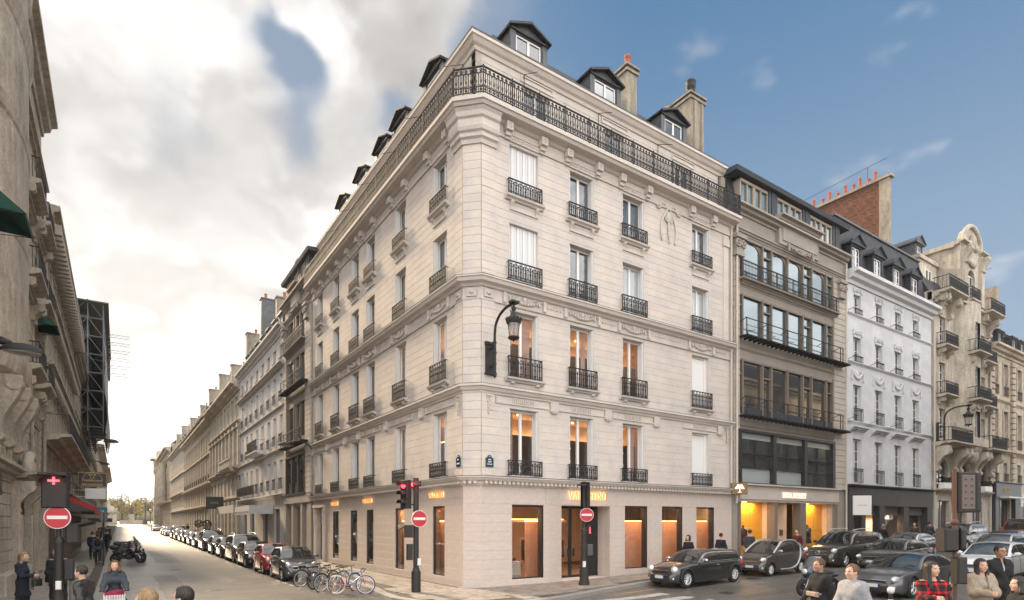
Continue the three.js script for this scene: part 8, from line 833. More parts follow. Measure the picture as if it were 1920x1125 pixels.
// o: h height, stride, arms [[forward, out, elbow, inward], ...], lean, turn of head, coat {c, hem, open}, legs colour, hair {c, style}, cell
function person(label, x, z, ry, o) {
  const y = o.y ?? 0, t = thing('person', label, 'person', x, gy(x, z) + y, z, ry), k = o.h / 1.75, cell = o.cell || 0.018, st = o.stride ?? 0.25, f = o.slim ? 0.9 : 1, ln = o.lean || 0.03;
  const hipY = 0.93 + (o.seat || 0), up = (yy, zz = 0) => { const d = yy - hipY; return [0, hipY + d * Math.cos(ln), d * Math.sin(ln) + zz]; }, legs = [], feet = [];
  [1, -1].forEach((s, i) => { const a = (i ? -1 : 1) * st, hip = [s * 0.09 * f, hipY, 0]; let kn, an; if (o.legs) { [kn, an] = o.legs[i]; } else { kn = [s * 0.1 * f, hipY - 0.43 * Math.cos(a), 0.43 * Math.sin(a)]; const b = a < 0 ? a - 0.5 * Math.abs(st) * 2 * 0.5 : a * 0.5; an = [s * 0.09, Math.max(0.085, kn[1] - 0.42 * Math.cos(b)), kn[2] + 0.42 * Math.sin(b)]; if (an[1] < 0.13) an[1] = 0.085; } legs.push(bone(hip, kn, 0.088 * f, 0.058), bone(kn, an, 0.058, 0.04)); const toe = [an[0] * 1.15, Math.max(0.035, an[1] - 0.06), an[2] + 0.15]; feet.push(bone([an[0], Math.max(0.045, an[1] - 0.04), an[2] - 0.05], toe, 0.045, 0.035), bone(an, toe, 0.04, 0.03)); });
  const low = Math.min(...feet.map((b) => Math.min(b[1] - b[7], b[1] + b[4] - b[8]))), drop = o.legs ? 0 : low; // stand on the lower sole
  const ch = up(1.28), nk = up(1.46), pel = [0, hipY + 0.02, 0], torso = [bone([-0.075 * f, pel[1], 0], [0.075 * f, pel[1], 0], 0.105 * f), bone(up(1.02), up(1.12), 0.115 * f, 0.115 * f), bone([-0.09 * f, ch[1], ch[2]], [0.09 * f, ch[1], ch[2]], 0.108 * f), bone([-0.13 * f, ch[1] + 0.11, ch[2] - 0.01], [0.13 * f, ch[1] + 0.11, ch[2] - 0.01], 0.062)], arms = [], hands = [];
  if (o.bust) torso.push(bone([-0.075, ch[1] - 0.02, ch[2] + 0.09], [0.075, ch[1] - 0.02, ch[2] + 0.09], 0.06));
  [1, -1].forEach((s, i) => { const [fw, out, el, inw] = o.arms[i], S = [s * 0.185 * f, ch[1] + 0.12, ch[2] - 0.005], d = [s * Math.sin(out), -Math.cos(fw) * Math.cos(out), Math.sin(fw) * Math.cos(out)], E = [S[0] + d[0] * 0.29, S[1] + d[1] * 0.29, S[2] + d[2] * 0.29], fe = fw + el, d2 = V(-s * Math.sin(inw) + s * Math.sin(out) * 0.4, -Math.cos(fe) * Math.cos(inw), Math.sin(fe) * Math.cos(inw)).normalize().toArray(), W = [E[0] + d2[0] * 0.255, E[1] + d2[1] * 0.255, E[2] + d2[2] * 0.255]; arms.push(bone(S, E, 0.052 * f, 0.042), bone(E, W, 0.042, 0.027)); hands.push([W, d2, s]); });
  const neck = [bone(nk, up(1.56, 0.01), 0.055, 0.052)], core = [...torso, ...legs, ...arms, ...neck, ...feet], B2 = new B();
  { const [lo, hi] = bounds(core, 0.05); B2.add(nets(union(core, 0.06), lo, hi, cell * 1.3)); }
  // head: skull, jaw, brow, nose, ears
  const hc = up(1.645, 0.02), hs = 1.06, tn = o.turn || 0, hm = mat4(hc[0], hc[1], hc[2], tn, o.nod || 0, 0, hs), hf = (px, py, pz) => { let d = ell(px, py, pz, [0, 0.02, -0.012], [0.074, 0.1, 0.094]); d = smin(d, ell(px, py, pz, [0, -0.045, 0.022], [0.056, 0.072, 0.064]), 0.05); d = smin(d, cap(px, py, pz, HB.neck), 0.03); d = smin(d, cap(px, py, pz, HB.nose), 0.014); for (const s of [-1, 1]) { d = smin(d, ell(px, py, pz, [s * 0.077, -0.01, -0.01], [0.012, 0.032, 0.02]), 0.008); d = Math.max(d, -ell(px, py, pz, [s * 0.031, 0.01, 0.096], [0.02, 0.012, 0.016])); d = smin(d, cap(px, py, pz, s < 0 ? HB.brow0 : HB.brow1), 0.012); d = smin(d, ell(px, py, pz, [s * 0.038, -0.03, 0.055], [0.024, 0.022, 0.024]), 0.02); } d = smin(d, ell(px, py, pz, [0, -0.058, 0.078], [0.022, 0.011, 0.014]), 0.012); return smin(d, ell(px, py, pz, [0, -0.095, 0.066], [0.02, 0.016, 0.018]), 0.018); };
  B2.add(nets(hf, [-0.11, -0.18, -0.13], [0.11, 0.14, 0.13], Math.min(0.009, cell * 0.45)), hm);
  // hands: palm, four unequal curled fingers, a thumb from its side
  for (const [W, d, s] of hands) { const D = V(...d), side = V(s, 0, 0).sub(D.clone().multiplyScalar(D.x * s)).normalize(), fwd = D.clone().cross(side).normalize().multiplyScalar(s > 0 ? -1 : 1), p = (u, a, b) => [W[0] + D.x * u + fwd.x * a - side.x * b, W[1] + D.y * u + fwd.y * a - side.y * b, W[2] + D.z * u + fwd.z * a - side.z * b], hb = [bone(p(-0.02, 0, 0), p(0.03, 0, 0), 0.026, 0.024), bone(p(0.03, 0.022, 0), p(0.085, 0.027, 0.004), 0.0155), bone(p(0.03, -0.018, 0), p(0.08, -0.025, 0.004), 0.0155), bone(p(0.04, 0.002, 0), p(0.088, 0.002, 0.002), 0.017)], cu = o.grip || 0.5; [[0.028, 0.075], [0.01, 0.083], [-0.009, 0.077], [-0.027, 0.06]].forEach(([a, L]) => { const q0 = p(0.085, a, 0.004), q1 = p(0.085 + L * 0.5 * Math.cos(cu), a * 1.1, 0.004 + L * 0.5 * Math.sin(cu)), q2 = p(0.085 + L * (0.5 * Math.cos(cu) + 0.45 * Math.cos(cu * 2.2)), a * 1.1, 0.004 + L * (0.5 * Math.sin(cu) + 0.45 * Math.sin(cu * 2.2))); hb.push(bone(q0, q1, 0.0095, 0.0088), bone(q1, q2, 0.0088, 0.0072)); }); hb.push(bone(p(0.025, 0.03, 0.006), p(0.06, 0.052, 0.02), 0.0125, 0.0105), bone(p(0.06, 0.052, 0.02), p(0.088, 0.054, 0.03), 0.0105, 0.0085)); const [lo, hi] = bounds(hb, 0.012); B2.add(nets(union(hb, 0.008), lo, hi, Math.min(0.0085, cell * 0.45))); }
  const Z = mat4(0, -drop * k, 0, 0, 0, 0, k), part = (n, g, mt, lb) => mesh(n, g instanceof B ? g : new B().add(g), mt, t, Z, lb); part('body', B2, o.skin || m.skin);
  if (cell < 0.022) { const e = new B(), l = new B(); for (const s of [-1, 1]) e.ball(s * 0.031, 0.009, 0.078, 0.011, 0.0075, 0.01, 8, 6); l.ball(0, -0.056, 0.09, 0.021, 0.0065, 0.007, 10, 5); mesh('eyes', new B().join(e, hm), m.eye, t, Z); mesh('lips', new B().join(l, hm), m.lip, t, Z); if (o.glasses) { const q = new B(); for (const s of [-1, 1]) q.torus(s * 0.034, 0.008, 0.098, 0.022, 0.003, 0, 2 * PI, 0, 4, 14).tube([s * 0.056, 0.012, 0.095], [s * 0.08, 0.01, 0], 0.0025, 0.0025, 4); q.tube([-0.012, 0.012, 0.1], [0.012, 0.012, 0.1], 0.003, 0.003, 4); mesh('glasses', new B().join(q, hm), m.iron, t, Z); } }
  // clothes: the same limbs a little thicker
  const fat = (bs, e) => bs.map((b) => { const c = [...b]; c[7] += e; c[8] += e; return c; });
  const Lg = [...fat(legs, 0.02), ...fat(torso.slice(0, 1), 0.012)], [l0, l1] = bounds(Lg, 0.04), lf = union(Lg, 0.05); part('trousers', nets((a, b, c) => Math.max(lf(a, b, c), 0.075 - b, b - hipY - 0.12), l0, l1, cell * 1.4), o.legM);
  const Sh = fat(feet, 0.012), [s0, s1] = bounds(Sh, 0.03); part('shoes', nets(union(Sh, 0.02), s0, s1, cell * 0.8), o.shoe || cloth('shoe', [0.02, 0.018, 0.016], 0.5));
  const hem = o.coat.hem ?? 0.85, pad = o.coat.pad ?? 0.026, Ct = [...fat(torso, pad), ...fat(arms, pad * 0.9)]; if (hem < 0.85 && !o.legs) Ct.push(bone([0, hipY, 0], [0, hem + 0.08, 0.01], 0.15 * f, 0.2 * f)); if (o.coat.collar) Ct.push(bone(up(1.42), up(1.52), 0.1, 0.085));
  const [c0, c1] = bounds(Ct, 0.06), cf = union(Ct, 0.055), q3 = o.coat.open ?? 0; part('coat', nets((a, b, c) => { let d = cf(a, b, c); const w = 0.008 * Math.sin(b * 31 + a * 17) * Math.sin(c * 23 + a * 11); d += w; d = Math.max(d, hem - b, b - nk[1] - (o.coat.collar ? 0.05 : -0.015)); if (q3 && c > ch[2] && b > 1.2) d = Math.max(d, q3 * (b - 1.18) - Math.abs(a) + 0.0); return d; }, c0, c1, cell * 1.25), o.coat.c);
  if (q3) { const Sr = fat(torso.slice(1), 0.014), [r0, r1] = bounds(Sr, 0.03), sf = union(Sr, 0.05); part('shirt', nets((a, b, c) => Math.max(sf(a, b, c), b - nk[1] + 0.01), r0, r1, cell), o.shirt || cloth('white shirt', [0.6, 0.58, 0.56])); }
  if (o.scarf) part('scarf', new B().torus(nk[0], nk[1] + 0.02, nk[2] + 0.01, 0.085, 0.045, 0, 2 * PI, 0, 8, 16), o.scarf) && part('scarf_end', new B().path([[0.05, nk[1], nk[2] + 0.1], [0.055, nk[1] - 0.15, ch[2] + 0.17], [0.06, nk[1] - 0.5, 0.19], [0.06, nk[1] - 0.75, 0.2]], 0.05, 8), o.scarf);
  const hr = o.hair, top = (px, py, pz) => ell(px, py, pz, [0, 0.03, -0.018], [0.086, 0.105, 0.106]), hfn = (px, py, pz) => { let d = top(px, py, pz) + 0.0035 * Math.sin(px * 190 + py * 60 + pz * 40) + 0.003 * Math.sin(pz * 170 - px * 90 + py * 35); const cut = (zf, hl, w) => { d = Math.max(d, -Math.max(zf - pz, py - hl, Math.abs(px) - w)); }, long = hr.style === 'bob' || hr.style === 'long';
    if (long) { for (const s of [-1, 1]) d = smin(d, cap(px, py, pz, s < 0 ? HB[hr.style + 0] : HB[hr.style + 1]), 0.04); d = smin(d, cap(px, py, pz, HB[hr.style + 2]), 0.05); cut(0.03, 0.078, 0.066); } else { cut(0.036, 0.082 + 0.012 * Math.sin(px * 60), 0.2); d = Math.max(d, -Math.max(-0.03 - pz, py + 0.012), -0.085 - py); if (hr.style === 'tail') d = smin(d, cap(px, py, pz, HB.tail), 0.02); } return d; };
  const hg = nets(hfn, [-0.2, hr.style === 'long' ? -0.44 : -0.24, -0.22], [0.2, 0.16, 0.13], Math.min(0.011, cell * 0.6)); mesh('hair', new B().add(hg, hm), hr.c, t, Z); return t;
}
const K = { black: cloth('black', [0.014, 0.014, 0.016]), navy: cloth('navy', [0.012, 0.016, 0.032]), blue: cloth('denim blue', [0.06, 0.11, 0.2]), grey: cloth('blue grey', [0.055, 0.065, 0.085]), beige: cloth('beige', [0.47, 0.38, 0.29]), white: cloth('pale grey', [0.42, 0.43, 0.46]), leather: M('black leather jacket', [0.013, 0.013, 0.014], 0.35), brown: cloth('brown', [0.09, 0.055, 0.035]), scarf: cloth('grey scarf', [0.3, 0.28, 0.27]) };
{ const tx = canvasTex(128, 128, (g, w) => { g.fillStyle = '#0c0c12'; g.fillRect(0, 0, w, w); g.fillStyle = 'rgba(170,10,22,0.75)'; g.fillRect(0, 10, w, 34); g.fillRect(10, 0, 34, w); g.fillStyle = 'rgba(215,20,32,0.8)'; g.fillRect(10, 10, 34, 34); g.fillStyle = 'rgba(5,5,10,0.6)'; g.fillRect(0, 80, w, 10); g.fillRect(80, 0, 10, w); }); tx.repeat.set(7, 7); K.plaid = M('red and black plaid', [1, 1, 1], 0.9, { map: tx }); }
const Hr = { blond: hairM('blond', [0.42, 0.26, 0.12]), dark: hairM('dark brown', [0.03, 0.018, 0.012]), brown: hairM('brown', [0.11, 0.06, 0.03]), black: hairM('black', [0.014, 0.011, 0.01]), auburn: hairM('auburn', [0.19, 0.085, 0.035]) };
const WALK = [[-0.25, 0.1, 0.35, 0.1], [0.3, 0.1, 0.4, 0.1]], HOLD = [[0.35, 0.12, 1.25, 0.55], [0.4, 0.12, 1.2, 0.5]];
person('woman with blond ponytail, black coat and pale scarf standing by the left shopfront', -13.1, -0.93, 0.98, { h: 1.68, slim: 1, bust: 1, stride: 0.05, arms: HOLD, coat: { c: K.navy, hem: 0.55, collar: 1 }, legM: K.black, scarf: K.scarf, hair: { c: Hr.blond, style: 'tail' }, turn: 0.1, cell: 0.013 });
tag(mesh('handbag', new B().block(-0.13, 0.13, 0, 0.2, -0.05, 0.05, 0.02).torus(0, 0.2, 0, 0.08, 0.01, 0, PI), m.leather, scene, mat4(-12.78, 0.8, -0.72, 0.98)), 'small black bag held by the woman in the black coat', 'handbag');
person('man in a dark suit seen from behind the left traffic light pole', -12.35, -0.95, 3.6, { h: 1.8, stride: 0.12, arms: [[0.1, 0.1, 0.3, 0.1], [0.6, 0.1, 1.2, 0.3]], coat: { c: K.black, hem: 0.72 }, legM: K.black, hair: { c: Hr.dark, style: 'short' }, turn: 0.9, cell: 0.014 });
person('man in a black leather jacket walking left in the foreground', -11.53, 4.67, 4.15, { h: 1.76, y: -ROAD, lean: 0.12, stride: 0.4, arms: WALK, coat: { c: K.leather, hem: 0.86, open: 0.35, collar: 1 }, legM: K.navy, hair: { c: Hr.dark, style: 'short' }, cell: 0.012, skin: m.skin });
bike('white city bicycle with a front basket ridden by the woman', -11.07, 2.05, -PI / 2, bp('pale', [0.4, 0.4, 0.4]), { flat: 1, step: 1 });
tag(mesh('bicycle_basket', (() => { const b = new B(); for (let i = 0; i < 9; i++) { const y = i * 0.026; b.box(-0.21, 0.21, y, y + 0.01, -0.15, -0.14).box(-0.21, 0.21, y, y + 0.01, 0.14, 0.15).box(-0.21, -0.2, y, y + 0.01, -0.14, 0.14).box(0.2, 0.21, y, y + 0.01, -0.14, 0.14); } for (let i = 0; i < 9; i++) b.box(-0.2 + i * 0.05, -0.19 + i * 0.05, 0, 0.23, 0.148, 0.156).box(-0.2 + i * 0.05, -0.19 + i * 0.05, 0, 0.23, -0.156, -0.148); return b.box(-0.2, 0.2, -0.01, 0, -0.14, 0.14); })(), m.white, scene, mat4(-11.07, gy(-11, 2) - ROAD + 0.74, 2.72)), 'white wire basket on the handlebar of the ridden bicycle', 'basket');
tag(mesh('bag', new B().ball(0, 0, 0, 0.2, 0.11, 0.14, 12, 8).ball(0.06, 0.07, 0.02, 0.12, 0.06, 0.09), cloth('magenta', [0.3, 0.012, 0.06]), scene, mat4(-11.07, gy(-11, 2) - ROAD + 0.95, 2.7)), 'magenta bag lying in the white bicycle basket', 'bag');
person('woman with auburn bob in a blue grey jacket riding towards the camera', -11.07, 1.78, 0, { h: 1.7, y: -ROAD, seat: 0.03, lean: 0.16, slim: 1, bust: 1, arms: [[0.55, 0.22, 0.55, 0.0], [0.55, 0.22, 0.55, 0.0]], legs: [[[0.2, 0.72, 0.38], [0.2, 0.32, 0.22]], [[-0.22, 0.58, 0.36], [-0.24, 0.15, 0.25]]], coat: { c: K.grey, hem: 0.9, collar: 1 }, legM: K.black, hair: { c: Hr.auburn, style: 'bob' }, grip: 1.2, cell: 0.013 });
person('man with swept sandy hair at the bottom edge, only his head in the picture', -10.7, 11.37, 4.2, { h: 1.86, y: -ROAD, arms: WALK, coat: { c: K.grey, hem: 0.85 }, legM: K.navy, hair: { c: Hr.blond, style: 'short' }, cell: 0.02 }); person('dark-haired man at the bottom edge behind the sandy-haired one', -10.31, 11.09, 4.1, { h: 1.84, y: -ROAD, arms: WALK, coat: { c: K.black, hem: 0.85 }, legM: K.black, hair: { c: Hr.dark, style: 'short' }, cell: 0.02 });
person('man in a dark coat with pale belt bag, leftmost pedestrian at the lower right', 1.2, 12.64, 4.3, { h: 1.86, y: -ROAD, arms: WALK, stride: 0.35, skin: m.skin2, coat: { c: K.black, hem: 0.72, collar: 1 }, legM: K.black, hair: { c: Hr.brown, style: 'short' }, cell: 0.014 });
tag(mesh('belt_bag', new B().block(-0.16, 0.16, -0.05, 0.05, -0.03, 0.05, 0.02).box(-0.2, 0.2, 0.0, 0.03, -0.05, -0.02), K.beige, scene, mat4(1.03, 1.0, 12.56, 4.3)), 'pale belt bag worn by the man in the dark coat at the lower right', 'bag');
person('person in a pale grey jacket between the dark-coated man and the plaid shirt', 0.06, 13.85, 4.4, { h: 1.84, y: -ROAD + 0.02, arms: WALK, stride: 0.35, coat: { c: K.white, hem: 0.8, collar: 1, pad: 0.045 }, legM: K.navy, hair: { c: Hr.auburn, style: 'short' }, cell: 0.014 });
person('smiling woman with long black hair in a red and black plaid shirt', 0.91, 14.76, -0.85, { h: 1.78, slim: 1, bust: 1, arms: [[0.1, 0.12, 0.3, 0.1], [0.5, 0.15, 1.2, 0.5]], stride: 0.2, turn: 0.5, coat: { c: K.plaid, hem: 0.78, pad: 0.032 }, legM: K.black, hair: { c: Hr.black, style: 'long' }, cell: 0.011 });
tag(mesh('shoulder_bag', new B().ball(0, 0, 0, 0.15, 0.13, 0.08, 12, 8).torus(0, 0.11, 0, 0.09, 0.012, 0, PI), M('tan suede', [0.3, 0.16, 0.08], 0.9, { map: T.cloth }), scene, mat4(0.62, 0.98, 14.98, -0.85)), 'tan shoulder bag held by the woman in the plaid shirt', 'bag');
person('woman with long black hair in a beige padded jacket', 2.96, 14.82, -0.7, { h: 1.76, slim: 1, bust: 1, arms: HOLD, stride: 0.2, coat: { c: K.beige, hem: 0.7, pad: 0.05, collar: 1, open: 0.22 }, shirt: cloth('pale top', [0.5, 0.47, 0.46]), legM: K.black, hair: { c: Hr.black, style: 'long' }, cell: 0.011 });
person('tall man with glasses in a black zipped jacket behind the beige-jacketed woman', 5.51, 14.37, -0.6, { h: 1.92, arms: [[0.05, 0.12, 0.2, 0.1], [0.05, 0.12, 0.2, 0.1]], stride: 0.1, glasses: 1, skin: m.skin2, coat: { c: K.black, hem: 0.86, collar: 1, open: 0.12 }, legM: K.black, hair: { c: Hr.dark, style: 'short' }, cell: 0.012 });
person('person in a black coat half out of the picture at the lower right corner', 0.78, 16.02, 3.9, { h: 1.62, arms: WALK, coat: { c: K.black, hem: 0.5, collar: 1 }, legM: K.black, hair: { c: Hr.black, style: 'bob' }, cell: 0.018 });
// passers-by on the far pavements
const wlk = (label, x, z, ry, c, l, h, hc, st, o = {}) => person(label, x, z, ry, { h, arms: WALK, stride: 0.3, coat: { c, hem: o.hem || 0.84 }, legM: l, hair: { c: hc, style: st }, cell: 0.024, ...o });
wlk('man in a denim jacket with a black backpack walking away on the left pavement', -12.0, -22.8, PI, K.blue, K.black, 1.74, Hr.dark, 'short', { cell: 0.018 }); tag(mesh('backpack', new B().ball(0, 0, 0, 0.16, 0.24, 0.11, 12, 10).ball(0, -0.08, 0.08, 0.11, 0.1, 0.06).torus(0, 0.22, 0, 0.04, 0.01), K.black, scene, mat4(-12.0, 1.27 + gy(-12, -22.8), -22.62)), 'black backpack on the man in the denim jacket', 'backpack');
wlk('man in a navy jacket just ahead of the denim-jacketed man', -12.4, -27.5, PI, K.navy, K.navy, 1.78, Hr.dark, 'short'); wlk('person in black walking beside the motorcycles on the left pavement', -11.75, -38, PI - 0.2, K.black, K.black, 1.75, Hr.black, 'short'); wlk('person in a brown coat farther up the left pavement', -12.6, -52, PI, K.brown, K.black, 1.72, Hr.brown, 'bob'); wlk('small dark figure near the end of the left pavement', -12.0, -64, PI, K.black, K.navy, 1.75, Hr.dark, 'short'); wlk('small figure coming down the left pavement past the last signs', -12.8, -78, 0, K.grey, K.black, 1.75, Hr.dark, 'short');
wlk('dark figure behind the black compact car, by the third shop window', 10.9, 1.3, -PI / 2, K.black, K.black, 1.72, Hr.black, 'bob'); wlk('dark figure before the last boutique window', 13.4, 1.2, PI / 2, K.navy, K.black, 1.72, Hr.dark, 'short'); wlk('tall figure in grey black at the drainpipe beside the boutique', 15.6, 1.3, PI / 2, K.grey, K.black, 1.82, Hr.dark, 'short'); wlk('figure in a dark red jumper before the left orange window', 19.6, 1.5, -PI / 2, cloth('dark red', [0.13, 0.02, 0.02]), K.black, 1.72, Hr.dark, 'short');
wlk('grey-haired passer-by behind the saloon at the charcoal shopfront', 29.6, 1.4, PI / 2, K.black, K.black, 1.74, hairM('grey', [0.3, 0.28, 0.26]), 'bob'); wlk('brown-haired passer-by at the spotlit charcoal shop window', 34.2, 1.4, -PI / 2, K.brown, K.black, 1.72, Hr.brown, 'short'); wlk('passer-by near the right end of the charcoal shopfront', 36.8, 1.3, PI / 2, K.grey, K.black, 1.74, Hr.dark, 'short');
wlk('figure in dark blue on the right pavement by the classical building', -1.5, -64, 0, K.blue, K.navy, 1.74, Hr.dark, 'short'); wlk('figure in black beside the one in dark blue on the right pavement', -1.6, -67.5, 0, K.black, K.black, 1.76, Hr.black, 'short'); wlk('far small figure on the right pavement by the brown building', -1.4, -92, PI, K.black, K.navy, 1.75, Hr.dark, 'short');
// ---------- traffic lights and small street furniture ----------
m.cast = M('dark brown cast iron', [0.014, 0.012, 0.011], 0.6); m.signred = M('red sign sheet', [0.42, 0.012, 0.025], 0.4); m.signwhite = M('white sign sheet', [0.68, 0.66, 0.62], 0.4); m.redglow = M('red signal lamp', [0.8, 0.05, 0.06], 0.4, { emissive: new THREE.Color(1, 0.05, 0.07), emissiveIntensity: 2.2 });
function noEntry(t, M_, r) { const s = mesh('no_entry_sign', new B().add(new THREE.CylinderGeometry(r, r, 0.02, 36), mat4(0, 0, 0, 0, PI / 2)), m.signwhite, t, M_); mesh('red_disc', new B().add(new THREE.CylinderGeometry(r * 0.94, r * 0.94, 0.012, 36), mat4(0, 0, 0.008, 0, PI / 2)), m.signred, s); mesh('white_bar', new B().cbox(0, 0, 0.016, r * 1.5, r * 0.3, 0.01), m.signwhite, s); mesh('back', new B().add(new THREE.CylinderGeometry(r * 0.9, r * 0.9, 0.01, 24), mat4(0, 0, -0.014, 0, PI / 2)), m.cast, s); }
function head(t, M_, n, o = {}) { const h = n * 0.32 + 0.06, hd = mesh('signal_head', new B().block(-0.17, 0.17, 0, h, -0.11, 0.11, 0.02), m.cast, t, M_); for (let i = 0; i < n; i++) { const y = h - 0.19 - i * 0.32, v = new B(); v.add(new THREE.CylinderGeometry(0.13, 0.13, 0.24, 18, 1, true, -PI * 0.5, PI), mat4(0, y, 0.22, 0, -PI / 2, 0)); mesh('visor', v, m.cast, hd); mesh('lens', new B().add(new THREE.CylinderGeometry(0.11, 0.11, 0.02, 20), mat4(0, y, 0.115, 0, PI / 2)), o.red === i ? m.redglow : m.black, hd); } return hd; }
const POST = [[0.19, 0], [0.19, 0.1], [0.16, 0.14], [0.17, 0.5], [0.13, 0.58], [0.155, 0.62], [0.12, 0.68], [0.105, 1.2], [0.125, 1.24], [0.1, 1.3], [0.095, 1.95], [0.125, 2.0], [0.09, 2.08], [0.07, 2.12]];
{ const t = thing('traffic_light', 'traffic light with a glowing red cross and a no-entry sign at the left corner', 'traffic light', -12.26, 0, 0.24); mesh('post', new B().lathe(POST, 0, 0, 0, 16).tube([0, 2.1, 0], [0, 3.75, 0], 0.06, 0.06, 10), m.cast, t); noEntry(t, mat4(-0.02, 2.62, 0.14, -0.25), 0.29);
  const hd = mesh('signal_box', new B().block(-0.27, 0.27, 2.86, 3.68, -0.02, 0.26, 0.03).block(-0.3, 0.3, 3.66, 3.76, -0.04, 0.42, 0.03), m.cast, t, mat4(-0.04, 0, -0.06, -0.2)); mesh('visor', new B().add(new THREE.CylinderGeometry(0.27, 0.27, 0.22, 22, 1, true, -PI * 0.45, PI * 0.9), mat4(0, 3.45, 0.36, 0, -PI / 2)), m.cast, hd); mesh('red_cross', new B().cbox(0, 3.55, 0.265, 0.24, 0.05, 0.02).cbox(0, 3.55, 0.266, 0.05, 0.19, 0.02), m.redglow, hd); const l = new THREE.PointLight(new THREE.Color(1, 0.08, 0.08), 0.12); l.position.set(-12.36, 3.55, 0.85); scene.add(l);
  mesh('side_signal', new B().block(0.12, 0.4, 1.95, 2.45, -0.12, 0.12, 0.03).bar([0.4, 2.42, 0], [0.7, 2.5, 0.1], 0.3, 0.04).box(0.06, 0.14, 2.1, 2.2, -0.03, 0.03), m.cast, t, mat4(0.02, 0, 0)); mesh('crossing_signal', new B().block(0.1, 0.32, 1.0, 1.55, -0.1, 0.1, 0.03), m.cast, t); mesh('push_button', new B().block(-0.06, 0.06, 0.78, 1.0, 0.1, 0.2, 0.02), m.signwhite, t); }
{ const t = thing('traffic_light', 'traffic light with a red lamp and a round no-entry sign before the narrow shop windows', 'traffic light', -2.16, 0, -0.09, -0.3); mesh('post', new B().lathe([[0.17, 0], [0.17, 0.72], [0.13, 0.78], [0.12, 0.85]], 0, 0, 0, 14).tube([0, 0.8, 0], [0, 4.08, 0], 0.1, 0.1, 12), m.cast, t); const hd = head(t, mat4(-0.36, 2.98, -0.05, -0.9), 3, { red: 0 }); mesh('arm', new B().box(-0.36, 0, 3.7, 3.78, -0.04, 0.04).box(-0.36, 0, 3.1, 3.16, -0.04, 0.04), m.cast, t); mesh('repeater', new B().block(-0.15, 0.15, 3.78, 3.98, -0.1, 0.12, 0.03), m.cast, t, mat4(0.02, 0, 0.06)); const rp = mesh('red_lamp', new B().add(new THREE.CylinderGeometry(0.07, 0.07, 0.02, 16), mat4(-0.12, 3.84, 0.13, 0, PI / 2)), m.redglow, t); const l = new THREE.PointLight(new THREE.Color(1, 0.08, 0.08), 0.4); l.position.set(-2.35, 3.86, 0.3); scene.add(l); noEntry(t, mat4(0.1, 2.62, 0.14, 0.28), 0.3); mesh('repeater_signal', new B().block(-0.42, -0.12, 1.95, 2.4, -0.12, 0.12, 0.03).bar([-0.42, 2.4, 0], [-0.62, 2.3, 0], 0.26, 0.04), m.cast, t); mesh('crossing_signal', new B().block(-0.34, -0.12, 1.15, 1.72, -0.1, 0.1, 0.04), m.cast, t); mesh('push_button', new B().block(0.04, 0.16, 0.95, 1.2, 0.06, 0.14, 0.02), m.signwhite, t); }
{ const t = thing('traffic_light', 'ornate traffic light post with a small no-entry sign in front of the boutique door', 'traffic light', 4.35, gy(4.35, 1.5), 1.52, 0.3); mesh('post', new B().lathe([[0.22, 0], [0.22, 0.12], [0.18, 0.16], [0.19, 0.55], [0.15, 0.62], [0.175, 0.68], [0.14, 0.74], [0.13, 1.4], [0.155, 1.45], [0.12, 1.52], [0.11, 2.1], [0.14, 2.15], [0.1, 2.22], [0.08, 2.3]], 0, 0, 0, 16).tube([0, 2.3, 0], [0, 4.1, 0], 0.075, 0.075, 10), m.cast, t); head(t, mat4(0, 3.05, 0.06, 1.9), 3); mesh('visor', new B().bar([-0.1, 3.98, 0.1], [-0.52, 3.92, 0.15], 0.28, 0.05), m.cast, t); noEntry(t, mat4(-0.06, 2.78, 0.16, -0.95), 0.27); const cs = mesh('crossing_signal', new B().block(0.1, 0.38, 1.98, 2.38, -0.1, 0.12, 0.03), m.cast, t); mesh('red_figure', new B().ball(0.24, 2.27, 0.125, 0.03, 0.03, 0.01).cbox(0.24, 2.17, 0.125, 0.06, 0.13, 0.012).bar([0.24, 2.12, 0.125], [0.21, 2.05, 0.125], 0.025).bar([0.24, 2.12, 0.125], [0.28, 2.05, 0.125], 0.025), m.redglow, cs); mesh('grey_box', new B().block(0.14, 0.5, 1.15, 1.6, -0.1, 0.12, 0.03), M('grey control box', [0.10, 0.095, 0.09], 0.6), t); mesh('push_button', new B().block(-0.2, -0.1, 0.72, 0.95, 0.06, 0.16, 0.02), m.signwhite, t); }
{ const t = thing('traffic_light', 'dark traffic light seen from the back among the pedestrians at the right', 'traffic light', 2.06, 0, 14.71, -0.55); mesh('post', new B().lathe([[0.11, 0], [0.1, 0.7], [0.045, 0.78], [0.04, 0.8]], 0, 0, 0, 14).tube([0, 0.8, 0], [0, 3.5, 0], 0.04, 0.04, 10).ball(0, 2.5, 0, 0.07), M('rust brown post', [0.10, 0.045, 0.03], 0.6), t); const b = new B().block(0.02, 0.36, 2.68, 3.44, -0.1, 0.08, 0.02).block(0.34, 0.44, 2.7, 3.42, -0.16, 0.1, 0.02); mesh('signal_back', b, m.cast, t); const p = mesh('lining_panel', new B().block(0.06, 0.32, 2.74, 3.38, 0.08, 0.1, 0.01), M('grey brown panel', [0.075, 0.07, 0.062], 0.6), t); const q = new B(); for (let i = 0; i < 5; i++) for (const x of [0.13, 0.25]) q.cbox(x, 2.82 + i * 0.12, 0.105, 0.03, 0.02, 0.015); mesh('vents', q, m.black, p); mesh('signal_box', new B().block(-0.28, 0.0, 1.95, 2.38, -0.12, 0.12, 0.03).block(0.06, 0.16, 2.0, 2.36, -0.1, 0.1, 0.02), m.cast, t); mesh('crossing_signal', new B().block(-0.1, 0.1, 1.35, 1.85, 0.02, 0.2, 0.03), m.cast, t); }
